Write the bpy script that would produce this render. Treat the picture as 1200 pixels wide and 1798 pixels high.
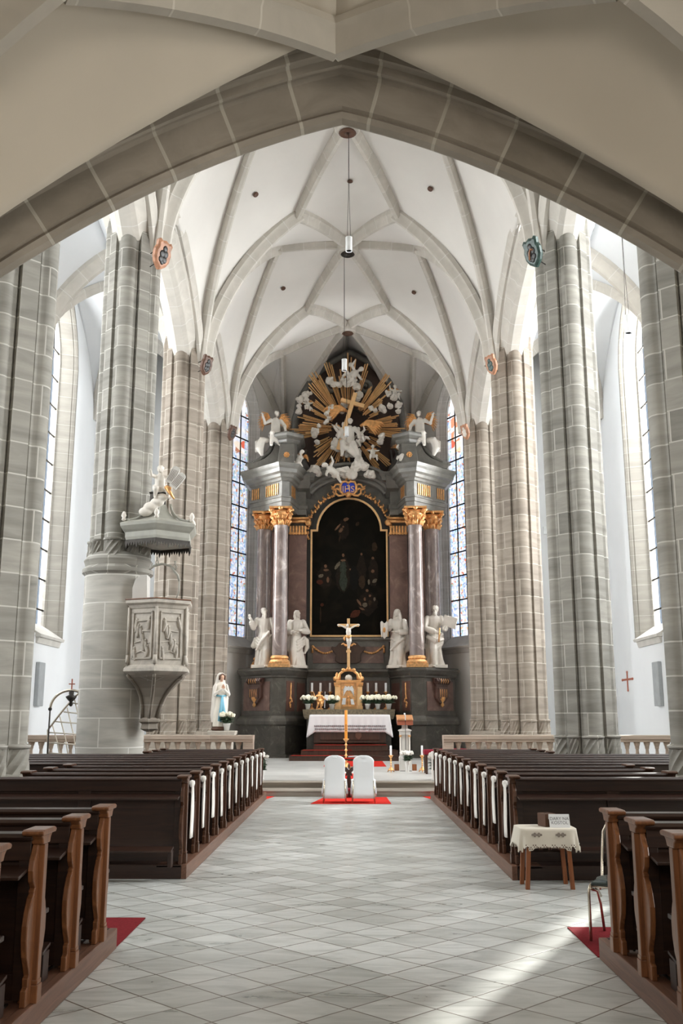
import bpy, math, random
from mathutils import Vector, Matrix, Euler
C = bpy.context.scene.collection
for o in list(bpy.data.objects): bpy.data.objects.remove(o)
R = math.radians
PI = math.pi
# ------------------------------------------------------------------ camera
CAMH = 1.75
F = 1700.0
PITCH = math.atan(361/F)
YAW = 0.0069
cam = bpy.data.cameras.new('camera'); camo = bpy.data.objects.new('camera', cam); C.objects.link(camo)
cam.sensor_fit = 'VERTICAL'; cam.sensor_height = 36; cam.sensor_width = 24
cam.lens = F/1798*36; cam.clip_start = .05; cam.clip_end = 300
camo.location = (0, 0, CAMH); camo.rotation_euler = (PI/2+PITCH, 0, YAW)
bpy.context.scene.camera = camo
ROT = Euler((PI/2+PITCH, 0, YAW)).to_matrix()
def ray(u, v): return ROT @ Vector((u-600, -(v-899), -F))
def P(u, v, Y):
    "world point on the photo ray (u, v) at depth Y"
    r = ray(u, v); return Vector((0, 0, CAMH)) + r*(Y/r.y)
def PF(u, v, z=0):
    r = ray(u, v); return Vector((0, 0, CAMH)) + r*((z-CAMH)/r.z)
# ------------------------------------------------------------------ world, sun, window and fill light, exposure
W = bpy.data.worlds.new('world'); bpy.context.scene.world = W; W.use_nodes = True
bg = W.node_tree.nodes['Background']; bg.inputs[0].default_value = (.75, .86, 1, 1); bg.inputs[1].default_value = 1.0
sd = bpy.data.lights.new('sun', 'SUN'); so = bpy.data.objects.new('sun', sd); C.objects.link(so)
sd.energy = 26; sd.angle = R(1.2); sd.color = (1, .95, .86)
so.rotation_euler = Vector((.45, .89, .60)).to_track_quat('Z', 'Y').to_euler()
def area(loc, to, sx, sy, e, col=(1, .975, .945)):
    l = bpy.data.lights.new('window_or_fill_light', 'AREA'); l.shape = 'RECTANGLE'; l.size = sx; l.size_y = sy; l.energy = e; l.color = col
    o = bpy.data.objects.new('window_or_fill_light', l); C.objects.link(o); o.location = loc
    o.rotation_euler = Vector(loc).__sub__(Vector(to)).to_track_quat('Z', 'Y').to_euler()
    return o
YM = [9.9, 16.9, 23.9, 30.9]
for s in (-1, 1):
    for i, y in enumerate(YM):
        e = (2600, 3200, 3500, 3300)[i]*(1.32 if s > 0 else .75)
        area((s*10.75, y, 10.2), (0, y, 8.6), 2.4, 11, e)
area((10.75, 3, 3.3), (0, 3, 3.3), 2.6, 3.6, 2000, (1, .95, .88))            # fill lamp outside an added, unseen low right window under the gallery
for s in (-1, 1): area((s*6.35, 36.6, 10), (0, 37.6, 10), 1.1, 10.5, 6000)   # fill lamps outside added, unseen choir lancets, to brighten the apse
area((0, -1.75, 4.6), (0, 9, 3.0), 4.5, 2.5, 300, (1, .93, .84))          # added fill lamp behind the camera, no window there
vs = bpy.context.scene.view_settings
vs.view_transform = 'Standard'; vs.look = 'None'; vs.gamma = 1; vs.use_curve_mapping = False; vs.exposure = -.62
# ------------------------------------------------------------------ materials
def _nt(name):
    m = bpy.data.materials.new(name); m.use_nodes = True; nt = m.node_tree
    return m, nt, nt.nodes['Principled BSDF']
def N(nt, t, **k):
    n = nt.nodes.new(t)
    for a, b in k.items():
        if a in n.inputs.keys(): n.inputs[a].default_value = b
        else: setattr(n, a, b)
    return n
def c4(c): return (c[0], c[1], c[2], 1)
def mat(name, col, rough=.6, metal=0, var=.12, sc=3, st=(1, 1, 1), bump=0, bsc=20, spec=.5):
    m, nt, b = _nt(name); L = nt.links.new
    b.inputs['Roughness'].default_value = rough; b.inputs['Metallic'].default_value = metal
    b.inputs['Specular IOR Level'].default_value = spec
    tc = N(nt, 'ShaderNodeTexCoord'); mp = N(nt, 'ShaderNodeMapping'); mp.inputs['Scale'].default_value = st
    L(tc.outputs['Object'], mp.inputs[0])
    no = N(nt, 'ShaderNodeTexNoise', Scale=sc, Detail=5); L(mp.outputs[0], no.inputs['Vector'])
    cr = N(nt, 'ShaderNodeValToRGB')
    cr.color_ramp.elements[0].position = .3; cr.color_ramp.elements[1].position = .7
    cr.color_ramp.elements[0].color = c4([x*(1-var) for x in col]); cr.color_ramp.elements[1].color = c4([min(1, x*(1+var)) for x in col])
    L(no.outputs['Fac'], cr.inputs[0]); L(cr.outputs[0], b.inputs['Base Color'])
    if bump:
        n2 = N(nt, 'ShaderNodeTexNoise', Scale=bsc, Detail=3); L(mp.outputs[0], n2.inputs['Vector'])
        bp = N(nt, 'ShaderNodeBump', Strength=bump, Distance=.02); L(n2.outputs['Fac'], bp.inputs['Height']); L(bp.outputs[0], b.inputs['Normal'])
    return m
def marble(name, col, vein, rough=.3, sc=2.0, amt=.5, st=(1, 1, 1)):
    m, nt, b = _nt(name); L = nt.links.new; b.inputs['Roughness'].default_value = rough
    tc = N(nt, 'ShaderNodeTexCoord'); mp = N(nt, 'ShaderNodeMapping'); mp.inputs['Scale'].default_value = st; L(tc.outputs['Object'], mp.inputs[0])
    n1 = N(nt, 'ShaderNodeTexNoise', Scale=sc, Detail=8, Roughness=.65, Distortion=1.2); L(mp.outputs[0], n1.inputs['Vector'])
    cr = N(nt, 'ShaderNodeValToRGB'); e = cr.color_ramp.elements
    e[0].position = .32; e[0].color = c4([x*.65 for x in col]); e[1].position = .72; e[1].color = c4(vein)
    k = e.new(.55); k.color = c4(col); k2 = e.new(.62); k2.color = c4([x*(1-amt)+y*amt for x, y in zip(col, vein)])
    L(n1.outputs['Fac'], cr.inputs[0]); L(cr.outputs[0], b.inputs['Base Color'])
    return m
def stone(name, c1, c2, mort, bw=1.1, bh=.46, ms=.012, streak=(.6, 4), dark=.78, rough=.75, off=.5):
    m, nt, b = _nt(name); L = nt.links.new; b.inputs['Roughness'].default_value = rough; b.inputs['Specular IOR Level'].default_value = .3
    uv = N(nt, 'ShaderNodeUVMap')
    br = N(nt, 'ShaderNodeTexBrick', offset=off); br.inputs['Scale'].default_value = 1; br.inputs['Brick Width'].default_value = bw; br.inputs['Row Height'].default_value = bh
    br.inputs['Mortar Size'].default_value = ms; br.inputs['Mortar Smooth'].default_value = .3; br.inputs['Bias'].default_value = 0
    br.inputs['Color1'].default_value = c4(c1); br.inputs['Color2'].default_value = c4(c2); br.inputs['Mortar'].default_value = c4(mort)
    L(uv.outputs[0], br.inputs['Vector'])
    mp = N(nt, 'ShaderNodeMapping'); mp.inputs['Scale'].default_value = (streak[0], streak[1], 1); L(uv.outputs[0], mp.inputs[0])
    sh = N(nt, 'ShaderNodeVectorMath', operation='MULTIPLY_ADD'); sh.inputs[1].default_value = (7, 7, 7); L(br.outputs['Color'], sh.inputs[0]); L(mp.outputs[0], sh.inputs[2])
    no = N(nt, 'ShaderNodeTexNoise', Scale=1, Detail=6, Roughness=.6, Distortion=.8); L(sh.outputs[0], no.inputs['Vector'])
    rp = N(nt, 'ShaderNodeMapRange'); rp.inputs['From Min'].default_value = .3; rp.inputs['From Max'].default_value = .7; rp.inputs['To Min'].default_value = dark; rp.inputs['To Max'].default_value = 1.1
    L(no.outputs['Fac'], rp.inputs['Value'])
    mx = N(nt, 'ShaderNodeMix', data_type='RGBA', blend_type='MULTIPLY'); mx.inputs[0].default_value = 1
    L(br.outputs['Color'], mx.inputs[6]); L(rp.outputs[0], mx.inputs[7]); 
    mm = N(nt, 'ShaderNodeMix', data_type='RGBA'); L(br.outputs['Fac'], mm.inputs[0]); L(mx.outputs[2], mm.inputs[6]); mm.inputs[7].default_value = c4(mort)
    L(mm.outputs[2], b.inputs['Base Color'])
    bp = N(nt, 'ShaderNodeBump', Strength=.3, Distance=.01); L(br.outputs['Fac'], bp.inputs['Height']); L(bp.outputs[0], b.inputs['Normal'])
    return m
def wood(name, c1, c2, rough=.35, ax=0, sc=1.0):
    m, nt, b = _nt(name); L = nt.links.new; b.inputs['Roughness'].default_value = rough
    tc = N(nt, 'ShaderNodeTexCoord'); mp = N(nt, 'ShaderNodeMapping'); s = [14*sc]*3; s[ax] = .9*sc; mp.inputs['Scale'].default_value = s; L(tc.outputs['Object'], mp.inputs[0])
    no = N(nt, 'ShaderNodeTexNoise', Scale=1.5, Detail=6, Distortion=1.5); L(mp.outputs[0], no.inputs['Vector'])
    cr = N(nt, 'ShaderNodeValToRGB'); cr.color_ramp.elements[0].position = .3; cr.color_ramp.elements[1].position = .7
    cr.color_ramp.elements[0].color = c4(c1); cr.color_ramp.elements[1].color = c4(c2)
    L(no.outputs['Fac'], cr.inputs[0]); L(cr.outputs[0], b.inputs['Base Color'])
    return m
M = {}
M['plaster'] = mat('white_plaster', (.78, .755, .715), .9, var=.04, sc=.6, spec=.2)
M['plaster_cool'] = mat('cool_white_plaster', (.78, .80, .82), .9, var=.03, sc=.6, spec=.2)
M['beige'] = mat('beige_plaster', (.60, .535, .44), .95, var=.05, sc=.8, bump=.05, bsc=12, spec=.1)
M['stone'] = stone('grey_green_ashlar', (.39, .372, .33), (.285, .272, .24), (.52, .50, .455), dark=.66)
M['stone_warm'] = stone('warm_ashlar', (.40, .345, .285), (.295, .25, .205), (.52, .47, .40), dark=.66)
M['drum'] = stone('large_block_ashlar', (.58, .555, .50), (.48, .46, .41), (.74, .72, .67), bw=1.25, bh=.58, ms=.012, dark=.72)
M['arch'] = stone('brown_sandstone', (.36, .315, .26), (.29, .25, .20), (.48, .44, .37), bw=40, bh=.62, ms=.018, streak=(3, 1.5), dark=.8, off=0)
M['rib'] = stone('pale_rib_stone', (.62, .585, .53), (.57, .54, .485), (.70, .68, .64), bw=40, bh=.75, ms=.012, streak=(2, 2), dark=.93, off=0)
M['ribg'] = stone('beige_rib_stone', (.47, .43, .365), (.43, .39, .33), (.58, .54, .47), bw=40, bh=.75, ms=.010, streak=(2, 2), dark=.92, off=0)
M['sill'] = mat('pale_sill_stone', (.60, .58, .54), .7, var=.08)
M['jamb'] = stone('pale_jamb_stone', (.66, .64, .60), (.60, .58, .54), (.74, .72, .69), bw=4, bh=.5, ms=.01, dark=.88, off=0)
M['jambd'] = stone('shaded_jamb_stone', (.36, .34, .30), (.32, .30, .265), (.46, .44, .40), bw=4, bh=.5, ms=.01, dark=.85, off=0)  # side-window jambs: shade put into the stone colour against the strong window light
M['dmarble'] = marble('dark_green_brown_marble', (.085, .078, .066), (.19, .175, .15), .28, 1.6, .3)
M['dwet'] = marble('damp_stained_dark_marble', (.08, .072, .06), (.34, .32, .27), .4, 3.0, .1)
M['gmarble'] = marble('grey_altar_marble', (.165, .158, .14), (.25, .24, .215), .35, 1.2, .3)
M['cmarble'] = marble('veined_grey_column_marble', (.24, .19, .175), (.56, .49, .45), .22, 2.2, .4, (1, 1, .6))
M['rmarble'] = marble('red_brown_marble', (.18, .105, .085), (.28, .19, .155), .3, 1.6, .35)
M['dred'] = marble('dark_red_brown_marble', (.11, .055, .042), (.18, .10, .08), .35, 1.6, .35)
M['railm'] = stone('pink_rail_marble', (.60, .49, .40), (.50, .40, .32), (.66, .58, .5), bw=2.2, bh=1.4, ms=.004, streak=(1.2, 12), dark=.75, rough=.4)
M['gold'] = mat('burnished_gold', (.78, .42, .17), .38, .75, var=.25, sc=9, bump=.35, bsc=40)
M['gold_matt'] = mat('matt_gilding', (.72, .40, .17), .5, .55, var=.3, sc=12)
M['palegold'] = mat('pale_gilded_wood', (.85, .55, .27), .45, .45, var=.12, sc=4)
M['white_marble'] = mat('white_statue_marble', (.74, .69, .62), .5, var=.06, sc=5)
M['cloudw'] = mat('white_cloud_stucco', (.76, .72, .66), .6, var=.06, sc=5)
M['black'] = mat('black_lacquer', (.012, .011, .010), .35, var=.1)
M['iron'] = mat('dark_iron', (.04, .035, .03), .5, .6)
M['woodshade'] = wood('shaded_red_brown_oak_upright', (.045, .018, .009), (.10, .042, .021), .3, 2)  # same oak as the near pews, with the far blocks' shade in its colour
M['wood'] = wood('dark_oiled_oak_lengthwise', (.016, .0065, .004), (.038, .016, .009), .42, 0)
M['woodz'] = wood('red_brown_oak_upright', (.11, .04, .015), (.23, .09, .034), .32, 2)
M['woodd'] = wood('dark_walnut_upright', (.03, .012, .007), (.07, .03, .016), .3, 2)
M['woody'] = wood('walnut_kerb', (.10, .045, .027), (.19, .092, .056), .42, 1)
M['stoolwood'] = wood('orange_stool_wood', (.20, .06, .02), (.32, .11, .035), .35, 2)
M['cloth'] = mat('white_cotton', (.82, .81, .82), .85, var=.02)
M['sheer'] = mat('white_sheer_ribbon', (.86, .83, .78), .8, var=.03)
M['cover'] = mat('white_chair_cover', (.83, .85, .87), .6, var=.02)
M['red'] = mat('bright_red_carpet', (.62, .03, .02), .95, var=.12, sc=30, spec=.1)
M['darkred'] = mat('dark_red_carpet', (.17, .014, .018), .95, var=.15, sc=40, spec=.1)
M['velvet'] = mat('crimson_velvet', (.22, .005, .02), .9, var=.1)
M['lamp'] = mat('white_lamp_metal', (.85, .87, .88), .4)
M['chrome'] = mat('champagne_metal', (.62, .55, .45), .25, .9, var=.03)
M['blackseat'] = mat('dark_green_seat_vinyl', (.03, .045, .042), .35)
M['greenleaf'] = mat('dark_green_leaves', (.02, .045, .015), .6, var=.5, sc=20)
M['petal'] = mat('cream_petals', (.82, .78, .62), .7, var=.12, sc=25)
M['petalw'] = mat('white_petals', (.85, .82, .76), .7, var=.12, sc=25)
M['pot'] = mat('white_ceramic', (.82, .81, .78), .3)
M['wax'] = mat('white_wax', (.85, .85, .86), .45)
M['ambwax'] = mat('amber_wax', (.80, .30, .03), .4)
M['blue'] = mat('lapis_blue', (.01, .05, .6), .4)
M['skyblue'] = mat('sky_blue_sash', (.20, .50, .66), .5)
M['ivory'] = mat('ivory_plaster', (.80, .75, .66), .55)
M['skin'] = mat('painted_skin', (.66, .40, .28), .5)
M['brown'] = mat('brown_box_wood', (.10, .045, .025), .5)
M['paper'] = mat('white_paper', (.72, .73, .74), .8, var=.01)
M['ink'] = mat('grey_ink', (.16, .16, .17), .8)
M['redwood'] = wood('reddish_lectern_wood', (.30, .08, .04), (.42, .13, .07), .35, 0)
M['lightwood'] = wood('light_lectern_wood', (.42, .19, .08), (.55, .27, .12), .35, 0)
M['greypanel'] = mat('grey_speaker_cloth', (.36, .38, .39), .7)
M['redcross'] = mat('red_brown_cross', (.42, .13, .08), .6)
M['rope'] = mat('unbleached_rope', (.70, .64, .54), .8)
M['hole'] = mat('dark_void', (.01, .008, .007), .9)
M['shieldwood'] = mat('reddish_shield_wood', (.42, .20, .11), .45, var=.25, sc=8)
M['shieldgreen'] = mat('dark_green_shield', (.035, .07, .06), .35, var=.4, sc=14)
M['canopy'] = mat('grey_green_painted_wood', (.34, .335, .29), .5, var=.12, sc=4)
M['pulpit'] = marble('carved_grey_beige_stone', (.52, .47, .405), (.62, .57, .50), .6, 2.4, .3)
M['pulpitd'] = stone('brown_pulpit_stone', (.30, .26, .215), (.26, .225, .185), (.42, .38, .33), bw=4, bh=.5, ms=.008, dark=.8)
def floor_mat():
    m, nt, b = _nt('diagonal_marble_tiles'); L = nt.links.new
    tc = N(nt, 'ShaderNodeTexCoord'); mp = N(nt, 'ShaderNodeMapping'); mp.inputs['Rotation'].default_value = (0, 0, R(45)); L(tc.outputs['Object'], mp.inputs[0])
    br = N(nt, 'ShaderNodeTexBrick', offset=0); 
    for k, v in (('Scale', 1), ('Brick Width', .38), ('Row Height', .38), ('Mortar Size', .0062), ('Mortar Smooth', .2)): br.inputs[k].default_value = v
    br.inputs['Color1'].default_value = (.645, .66, .65, 1); br.inputs['Color2'].default_value = (.49, .50, .485, 1); br.inputs['Mortar'].default_value = (.12, .09, .065, 1)
    L(mp.outputs[0], br.inputs['Vector'])
    sh = N(nt, 'ShaderNodeVectorMath', operation='MULTIPLY_ADD'); sh.inputs[1].default_value = (9, 9, 9); L(br.outputs['Color'], sh.inputs[0])
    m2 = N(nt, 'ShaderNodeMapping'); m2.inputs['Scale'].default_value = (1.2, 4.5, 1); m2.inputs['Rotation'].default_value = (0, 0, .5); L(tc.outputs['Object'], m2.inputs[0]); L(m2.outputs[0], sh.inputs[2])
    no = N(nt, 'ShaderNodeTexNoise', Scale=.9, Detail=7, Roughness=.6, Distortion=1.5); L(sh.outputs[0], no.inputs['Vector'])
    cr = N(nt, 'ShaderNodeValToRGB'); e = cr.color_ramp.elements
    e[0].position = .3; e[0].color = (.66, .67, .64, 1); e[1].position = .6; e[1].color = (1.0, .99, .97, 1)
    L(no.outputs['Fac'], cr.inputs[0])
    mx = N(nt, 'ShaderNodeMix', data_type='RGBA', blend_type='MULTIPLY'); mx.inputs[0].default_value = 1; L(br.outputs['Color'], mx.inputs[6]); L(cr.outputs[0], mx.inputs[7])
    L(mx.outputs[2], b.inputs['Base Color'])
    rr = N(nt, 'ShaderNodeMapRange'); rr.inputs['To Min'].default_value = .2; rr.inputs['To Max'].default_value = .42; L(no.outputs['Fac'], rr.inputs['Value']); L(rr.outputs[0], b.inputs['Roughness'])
    bp = N(nt, 'ShaderNodeBump', Strength=.4, Distance=.004, invert=True); L(br.outputs['Fac'], bp.inputs['Height']); L(bp.outputs[0], b.inputs['Normal'])
    return m
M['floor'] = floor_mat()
def slab_mat():
    m, nt, b = _nt('worn_step_stone'); L = nt.links.new
    tc = N(nt, 'ShaderNodeTexCoord'); mp = N(nt, 'ShaderNodeMapping'); mp.inputs['Scale'].default_value = (.5, 3, 6); L(tc.outputs['Object'], mp.inputs[0])
    no = N(nt, 'ShaderNodeTexNoise', Scale=1.2, Detail=8, Distortion=.6); L(mp.outputs[0], no.inputs['Vector'])
    cr = N(nt, 'ShaderNodeValToRGB'); e = cr.color_ramp.elements; e[0].position = .3; e[0].color = (.22, .19, .155, 1); e[1].position = .7; e[1].color = (.44, .39, .33, 1)
    L(no.outputs['Fac'], cr.inputs[0]); L(cr.outputs[0], b.inputs['Base Color']); b.inputs['Roughness'].default_value = .5
    return m
M['step'] = slab_mat()
M['chfloor'] = mat('pale_chancel_slabs', (.60, .595, .57), .35, var=.12, sc=1.5)
def glass_mat(name, emit, trans, warm=False, bias=1.0):
    "leaded stained glass: mostly clear quarries with small coloured pieces, an ornamental border and a pictorial middle; UV in metres"
    m, nt, b = _nt(name); L = nt.links.new; nt.nodes.remove(b); out = nt.nodes['Material Output']
    uv = N(nt, 'ShaderNodeUVMap')
    vo = N(nt, 'ShaderNodeTexVoronoi', Scale=11); L(uv.outputs[0], vo.inputs['Vector'])
    ve = N(nt, 'ShaderNodeTexVoronoi', Scale=11, feature='DISTANCE_TO_EDGE'); L(uv.outputs[0], ve.inputs['Vector'])
    cr = N(nt, 'ShaderNodeValToRGB'); cr.color_ramp.interpolation = 'CONSTANT'; e = cr.color_ramp.elements
    pal = [(0, (.93, .95, 1)), (.34, (.50, .68, .85)), (.50, (.85, .80, .74)), (.66, (.66, .68, .85)), (.80, (.70, .24, .14)), (.84, (.32, .44, .74)), (.9, (.40, .58, .48)), (.95, (.80, .50, .26))]
    e[0].color = c4(pal[0][1]); e[1].position = pal[1][0]; e[1].color = c4(pal[1][1])
    for p, c in pal[2:]:
        k = e.new(p); k.color = c4(c)
    sp = N(nt, 'ShaderNodeSeparateColor'); L(vo.outputs['Color'], sp.inputs[0]); L(sp.outputs[0], cr.inputs[0])
    # ornamental repeat in metres
    ch = N(nt, 'ShaderNodeTexBrick', offset=.5); 
    for k, v in (('Scale', 1), ('Brick Width', .23), ('Row Height', .31), ('Mortar Size', .012)): ch.inputs[k].default_value = v
    ch.inputs['Color1'].default_value = (1, 1, 1, 1); ch.inputs['Color2'].default_value = (.86, .92, 1, 1); ch.inputs['Mortar'].default_value = (.62, .60, .72, 1)
    L(uv.outputs[0], ch.inputs['Vector'])
    mx = N(nt, 'ShaderNodeMix', data_type='RGBA', blend_type='MULTIPLY'); mx.inputs[0].default_value = 1; L(cr.outputs[0], mx.inputs[6]); L(ch.outputs['Color'], mx.inputs[7])
    # pictorial middle: larger, deeper pieces in a band of heights
    v2 = N(nt, 'ShaderNodeTexVoronoi', Scale=3.2); L(uv.outputs[0], v2.inputs['Vector'])
    c2 = N(nt, 'ShaderNodeValToRGB'); c2.color_ramp.interpolation = 'CONSTANT'; e = c2.color_ramp.elements
    pal2 = [(0, (.95, .95, .97)), (.3, (.80, .34, .20) if warm else (.75, .80, .95)), (.45, (.94, .80, .66)), (.6, (.55, .25, .16) if not warm else (.93, .66, .42)), (.7, (.28, .55, .45)), (.78, (.9, .9, 1)), (.92, (.80, .16, .10))]
    e[0].color = c4(pal2[0][1]); e[1].position = pal2[1][0]; e[1].color = c4(pal2[1][1])
    for p, c in pal2[2:]:
        k = e.new(p); k.color = c4(c)
    s2 = N(nt, 'ShaderNodeSeparateColor'); L(v2.outputs['Color'], s2.inputs[0]); L(s2.outputs[0], c2.inputs[0])
    sx = N(nt, 'ShaderNodeSeparateXYZ'); L(uv.outputs[0], sx.inputs[0])
    def band(o, lo, hi):
        a = N(nt, 'ShaderNodeMath', operation='GREATER_THAN'); L(o, a.inputs[0]); a.inputs[1].default_value = lo
        b_ = N(nt, 'ShaderNodeMath', operation='LESS_THAN'); L(o, b_.inputs[0]); b_.inputs[1].default_value = hi
        c_ = N(nt, 'ShaderNodeMath', operation='MULTIPLY'); L(a.outputs[0], c_.inputs[0]); L(b_.outputs[0], c_.inputs[1]); return c_
    by = band(sx.outputs[1], 8.1, 11.0); bx = band(sx.outputs[0], -.62, .62)
    bb = N(nt, 'ShaderNodeMath', operation='MULTIPLY'); L(by.outputs[0], bb.inputs[0]); L(bx.outputs[0], bb.inputs[1])
    m2 = N(nt, 'ShaderNodeMix', data_type='RGBA'); L(bb.outputs[0], m2.inputs[0]); L(mx.outputs[2], m2.inputs[6]); L(c2.outputs[0], m2.inputs[7])
    # leads
    ld = N(nt, 'ShaderNodeMapRange'); ld.inputs['From Max'].default_value = .03; ld.inputs['To Min'].default_value = .45; L(ve.outputs['Distance'], ld.inputs['Value'])
    m3 = N(nt, 'ShaderNodeMix', data_type='RGBA', blend_type='MULTIPLY'); m3.inputs[0].default_value = 1; L(m2.outputs[2], m3.inputs[6]); L(ld.outputs[0], m3.inputs[7])
    em = N(nt, 'ShaderNodeEmission'); em.inputs['Strength'].default_value = emit; L(m3.outputs[2], em.inputs[0])
    tr = N(nt, 'ShaderNodeBsdfTransparent'); 
    if trans > 0:
        tr.inputs[0].default_value = (.86, .9, .93, 1)
        ms = N(nt, 'ShaderNodeMixShader'); ms.inputs[0].default_value = trans; L(em.outputs[0], ms.inputs[1]); L(tr.outputs[0], ms.inputs[2]); L(ms.outputs[0], out.inputs[0])
    else: L(em.outputs[0], out.inputs[0])
    return m
M['glass_l'] = glass_mat('stained_glass_with_monk_scene', 1.7, 0)
M['glass_r'] = glass_mat('stained_glass_with_city_scene', 2.2, 0, True)
M['glass_s'] = glass_mat('aisle_stained_glass', .9, .85)
# ------------------------------------------------------------------ mesh builder
def wl(p):
    v = Vector((0, 0, 0))
    while p: v += p.location; p = p.parent
    return v
class MB:
    def __init__(s, M_=None): s.v = []; s.f = []; s.uv = []; s.M = M_ or Matrix.Identity(4)
    def add(s, pts): 
        i = len(s.v); s.v += [s.M @ Vector(p) for p in pts]; return i
    def face(s, idx, uv=None): s.f.append(tuple(idx)); s.uv.append(uv)
    def poly(s, pts, uv=None):
        i = s.add(pts); s.face(range(i, i+len(pts)), uv)
    def box(s, x0, x1, y0, y1, z0, z1):
        i = s.add([(x0, y0, z0), (x1, y0, z0), (x1, y1, z0), (x0, y1, z0), (x0, y0, z1), (x1, y0, z1), (x1, y1, z1), (x0, y1, z1)])
        for f in ((3, 2, 1, 0), (4, 5, 6, 7), (0, 1, 5, 4), (1, 2, 6, 5), (2, 3, 7, 6), (3, 0, 4, 7)): s.face([i+k for k in f])
        return s
    def loft(s, secs, closed=True, cap=True, uv=False):
        n = len(secs[0]); ids = [s.add(q) for q in secs]
        us = vs_ = None
        if uv:
            us = [0]; q = [Vector(p) for p in secs[len(secs)//2]]
            for k in range(n): us.append(us[-1]+(q[(k+1) % n]-q[k]).length)
            vs_ = [0]
            for k in range(len(secs)-1): 
                vs_.append(vs_[-1]+((Vector(secs[k+1][0])-Vector(secs[k][0]))+(Vector(secs[k+1][n//2])-Vector(secs[k][n//2]))).length/2)
            if uv == 'z': vs_ = [q[0][2] for q in secs]
        for a in range(len(secs)-1):
            for k in range(n if closed else n-1):
                k2 = (k+1) % n
                u = [(us[k], vs_[a]), (us[k+1], vs_[a]), (us[k+1], vs_[a+1]), (us[k], vs_[a+1])] if uv else None
                s.face((ids[a]+k, ids[a]+k2, ids[a+1]+k2, ids[a+1]+k), u)
        if cap and closed:
            s.face([ids[0]+k for k in range(n)][::-1]); s.face([ids[-1]+k for k in range(n)])
        return s
    def prism(s, poly, ax, a, b):
        f = {'x': lambda p, t: (t, p[0], p[1]), 'y': lambda p, t: (p[0], t, p[1]), 'z': lambda p, t: (p[0], p[1], t)}[ax]
        return s.loft([[f(p, a) for p in poly], [f(p, b) for p in poly]])
    def lathe(s, prof, c=(0, 0, 0), n=16, sy=1, ph=0):
        return s.loft([[(c[0]+r*math.cos(2*PI*k/n+ph), c[1]+sy*r*math.sin(2*PI*k/n+ph), c[2]+z) for k in range(n)] for r, z in prof])
    def tube(s, path, r, n=8, flat=1):
        path = [Vector(p) for p in path]; m = len(path); rs = r if isinstance(r, (list, tuple)) else [r]*m
        secs = []; up = None
        for i, p in enumerate(path):
            t = (path[min(i+1, m-1)]-path[max(i-1, 0)]).normalized()
            if up is None: up = Vector((0, 0, 1)) if abs(t.z) < .9 else Vector((0, 1, 0))
            x = t.cross(up).normalized(); y = x.cross(t).normalized(); up = y
            secs.append([p+(x*math.cos(2*PI*k/n)+y*math.sin(2*PI*k/n)*flat)*rs[i] for k in range(n)])
        return s.loft(secs)
    def sph(s, c, r, nu=12, nv=8):
        if not isinstance(r, (tuple, list)): r = (r, r, r)
        secs = []
        for j in range(nv+1):
            a = -PI/2+PI*j/nv; ca = max(math.cos(a), .02)
            secs.append([(c[0]+r[0]*ca*math.cos(2*PI*k/nu), c[1]+r[1]*ca*math.sin(2*PI*k/nu), c[2]+r[2]*math.sin(a)) for k in range(nu)])
        return s.loft(secs)
    def sweep(s, path, prof, side=None):
        "prof = [(across, up)]; up = world z made square to the path"
        path = [Vector(p) for p in path]; m = len(path); secs = []
        for i, p in enumerate(path):
            t = (path[min(i+1, m-1)]-path[max(i-1, 0)]).normalized()
            if side is None:
                h = Vector((t.x, t.y, 0)); 
                hh = (path[-1]-path[0]); hh.z = 0
                if h.length < .15: h = hh
                x = h.normalized().cross(Vector((0, 0, 1))).normalized()
            else: x = Vector(side)
            y = x.cross(t).normalized()
            if y.z < -.01 : y = -y
            secs.append([p+x*a+y*b for a, b in prof])
        return s.loft(secs, uv=True)
    def coons(s, C0, C1, D0, D1):
        n = len(C0)-1; m = len(D0)-1; g = []
        c00, c10, c01, c11 = C0[0], C0[-1], C1[0], C1[-1]
        for j in range(m+1):
            v = j/m; row = []
            for i in range(n+1):
                u = i/n
                row.append(C0[i]*(1-v)+C1[i]*v+D0[j]*(1-u)+D1[j]*u-(c00*(1-u)*(1-v)+c10*u*(1-v)+c01*(1-u)*v+c11*u*v))
            g.append(s.add(row))
        for j in range(m):
            for i in range(n): s.face((g[j]+i, g[j]+i+1, g[j+1]+i+1, g[j+1]+i))
        return s
    def build(s, name, m, parent=None, smooth=False, bev=0, org=None, remesh=0, solid=0, auto=None):
        off = wl(parent) if parent else (Vector(org) if org is not None else Vector((0, 0, 0)))
        me = bpy.data.meshes.new(name); me.from_pydata([v-off for v in s.v], [], s.f)
        uvl = me.uv_layers.new(name='UVMap'); 
        for p, uv in zip(me.polygons, s.uv):
            if uv:
                for li, q in zip(p.loop_indices, uv): uvl.data[li].uv = q
            else:
                nn = p.normal; a = max(range(3), key=lambda k: abs(nn[k]))
                for li in p.loop_indices:
                    c = me.vertices[me.loops[li].vertex_index].co+off
                    uvl.data[li].uv = ((c.y, c.z), (c.x, c.z), (c.x, c.y))[a]
        me.materials.append(m)
        import bmesh
        bm = bmesh.new(); bm.from_mesh(me); bmesh.ops.recalc_face_normals(bm, faces=bm.faces); bm.to_mesh(me); bm.free()
        if smooth or auto:
            for p in me.polygons: p.use_smooth = True
            if auto:
                me.set_sharp_from_angle(angle=R(auto))
        o = bpy.data.objects.new(name, me); C.objects.link(o)
        if parent: o.parent = parent
        else: o.location = off
        if remesh:
            r = o.modifiers.new('remesh', 'REMESH'); r.mode = 'VOXEL'; r.voxel_size = remesh; r.use_smooth_shade = True
            q = o.modifiers.new('smooth', 'SMOOTH'); q.iterations = 2; q.factor = .5
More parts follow.
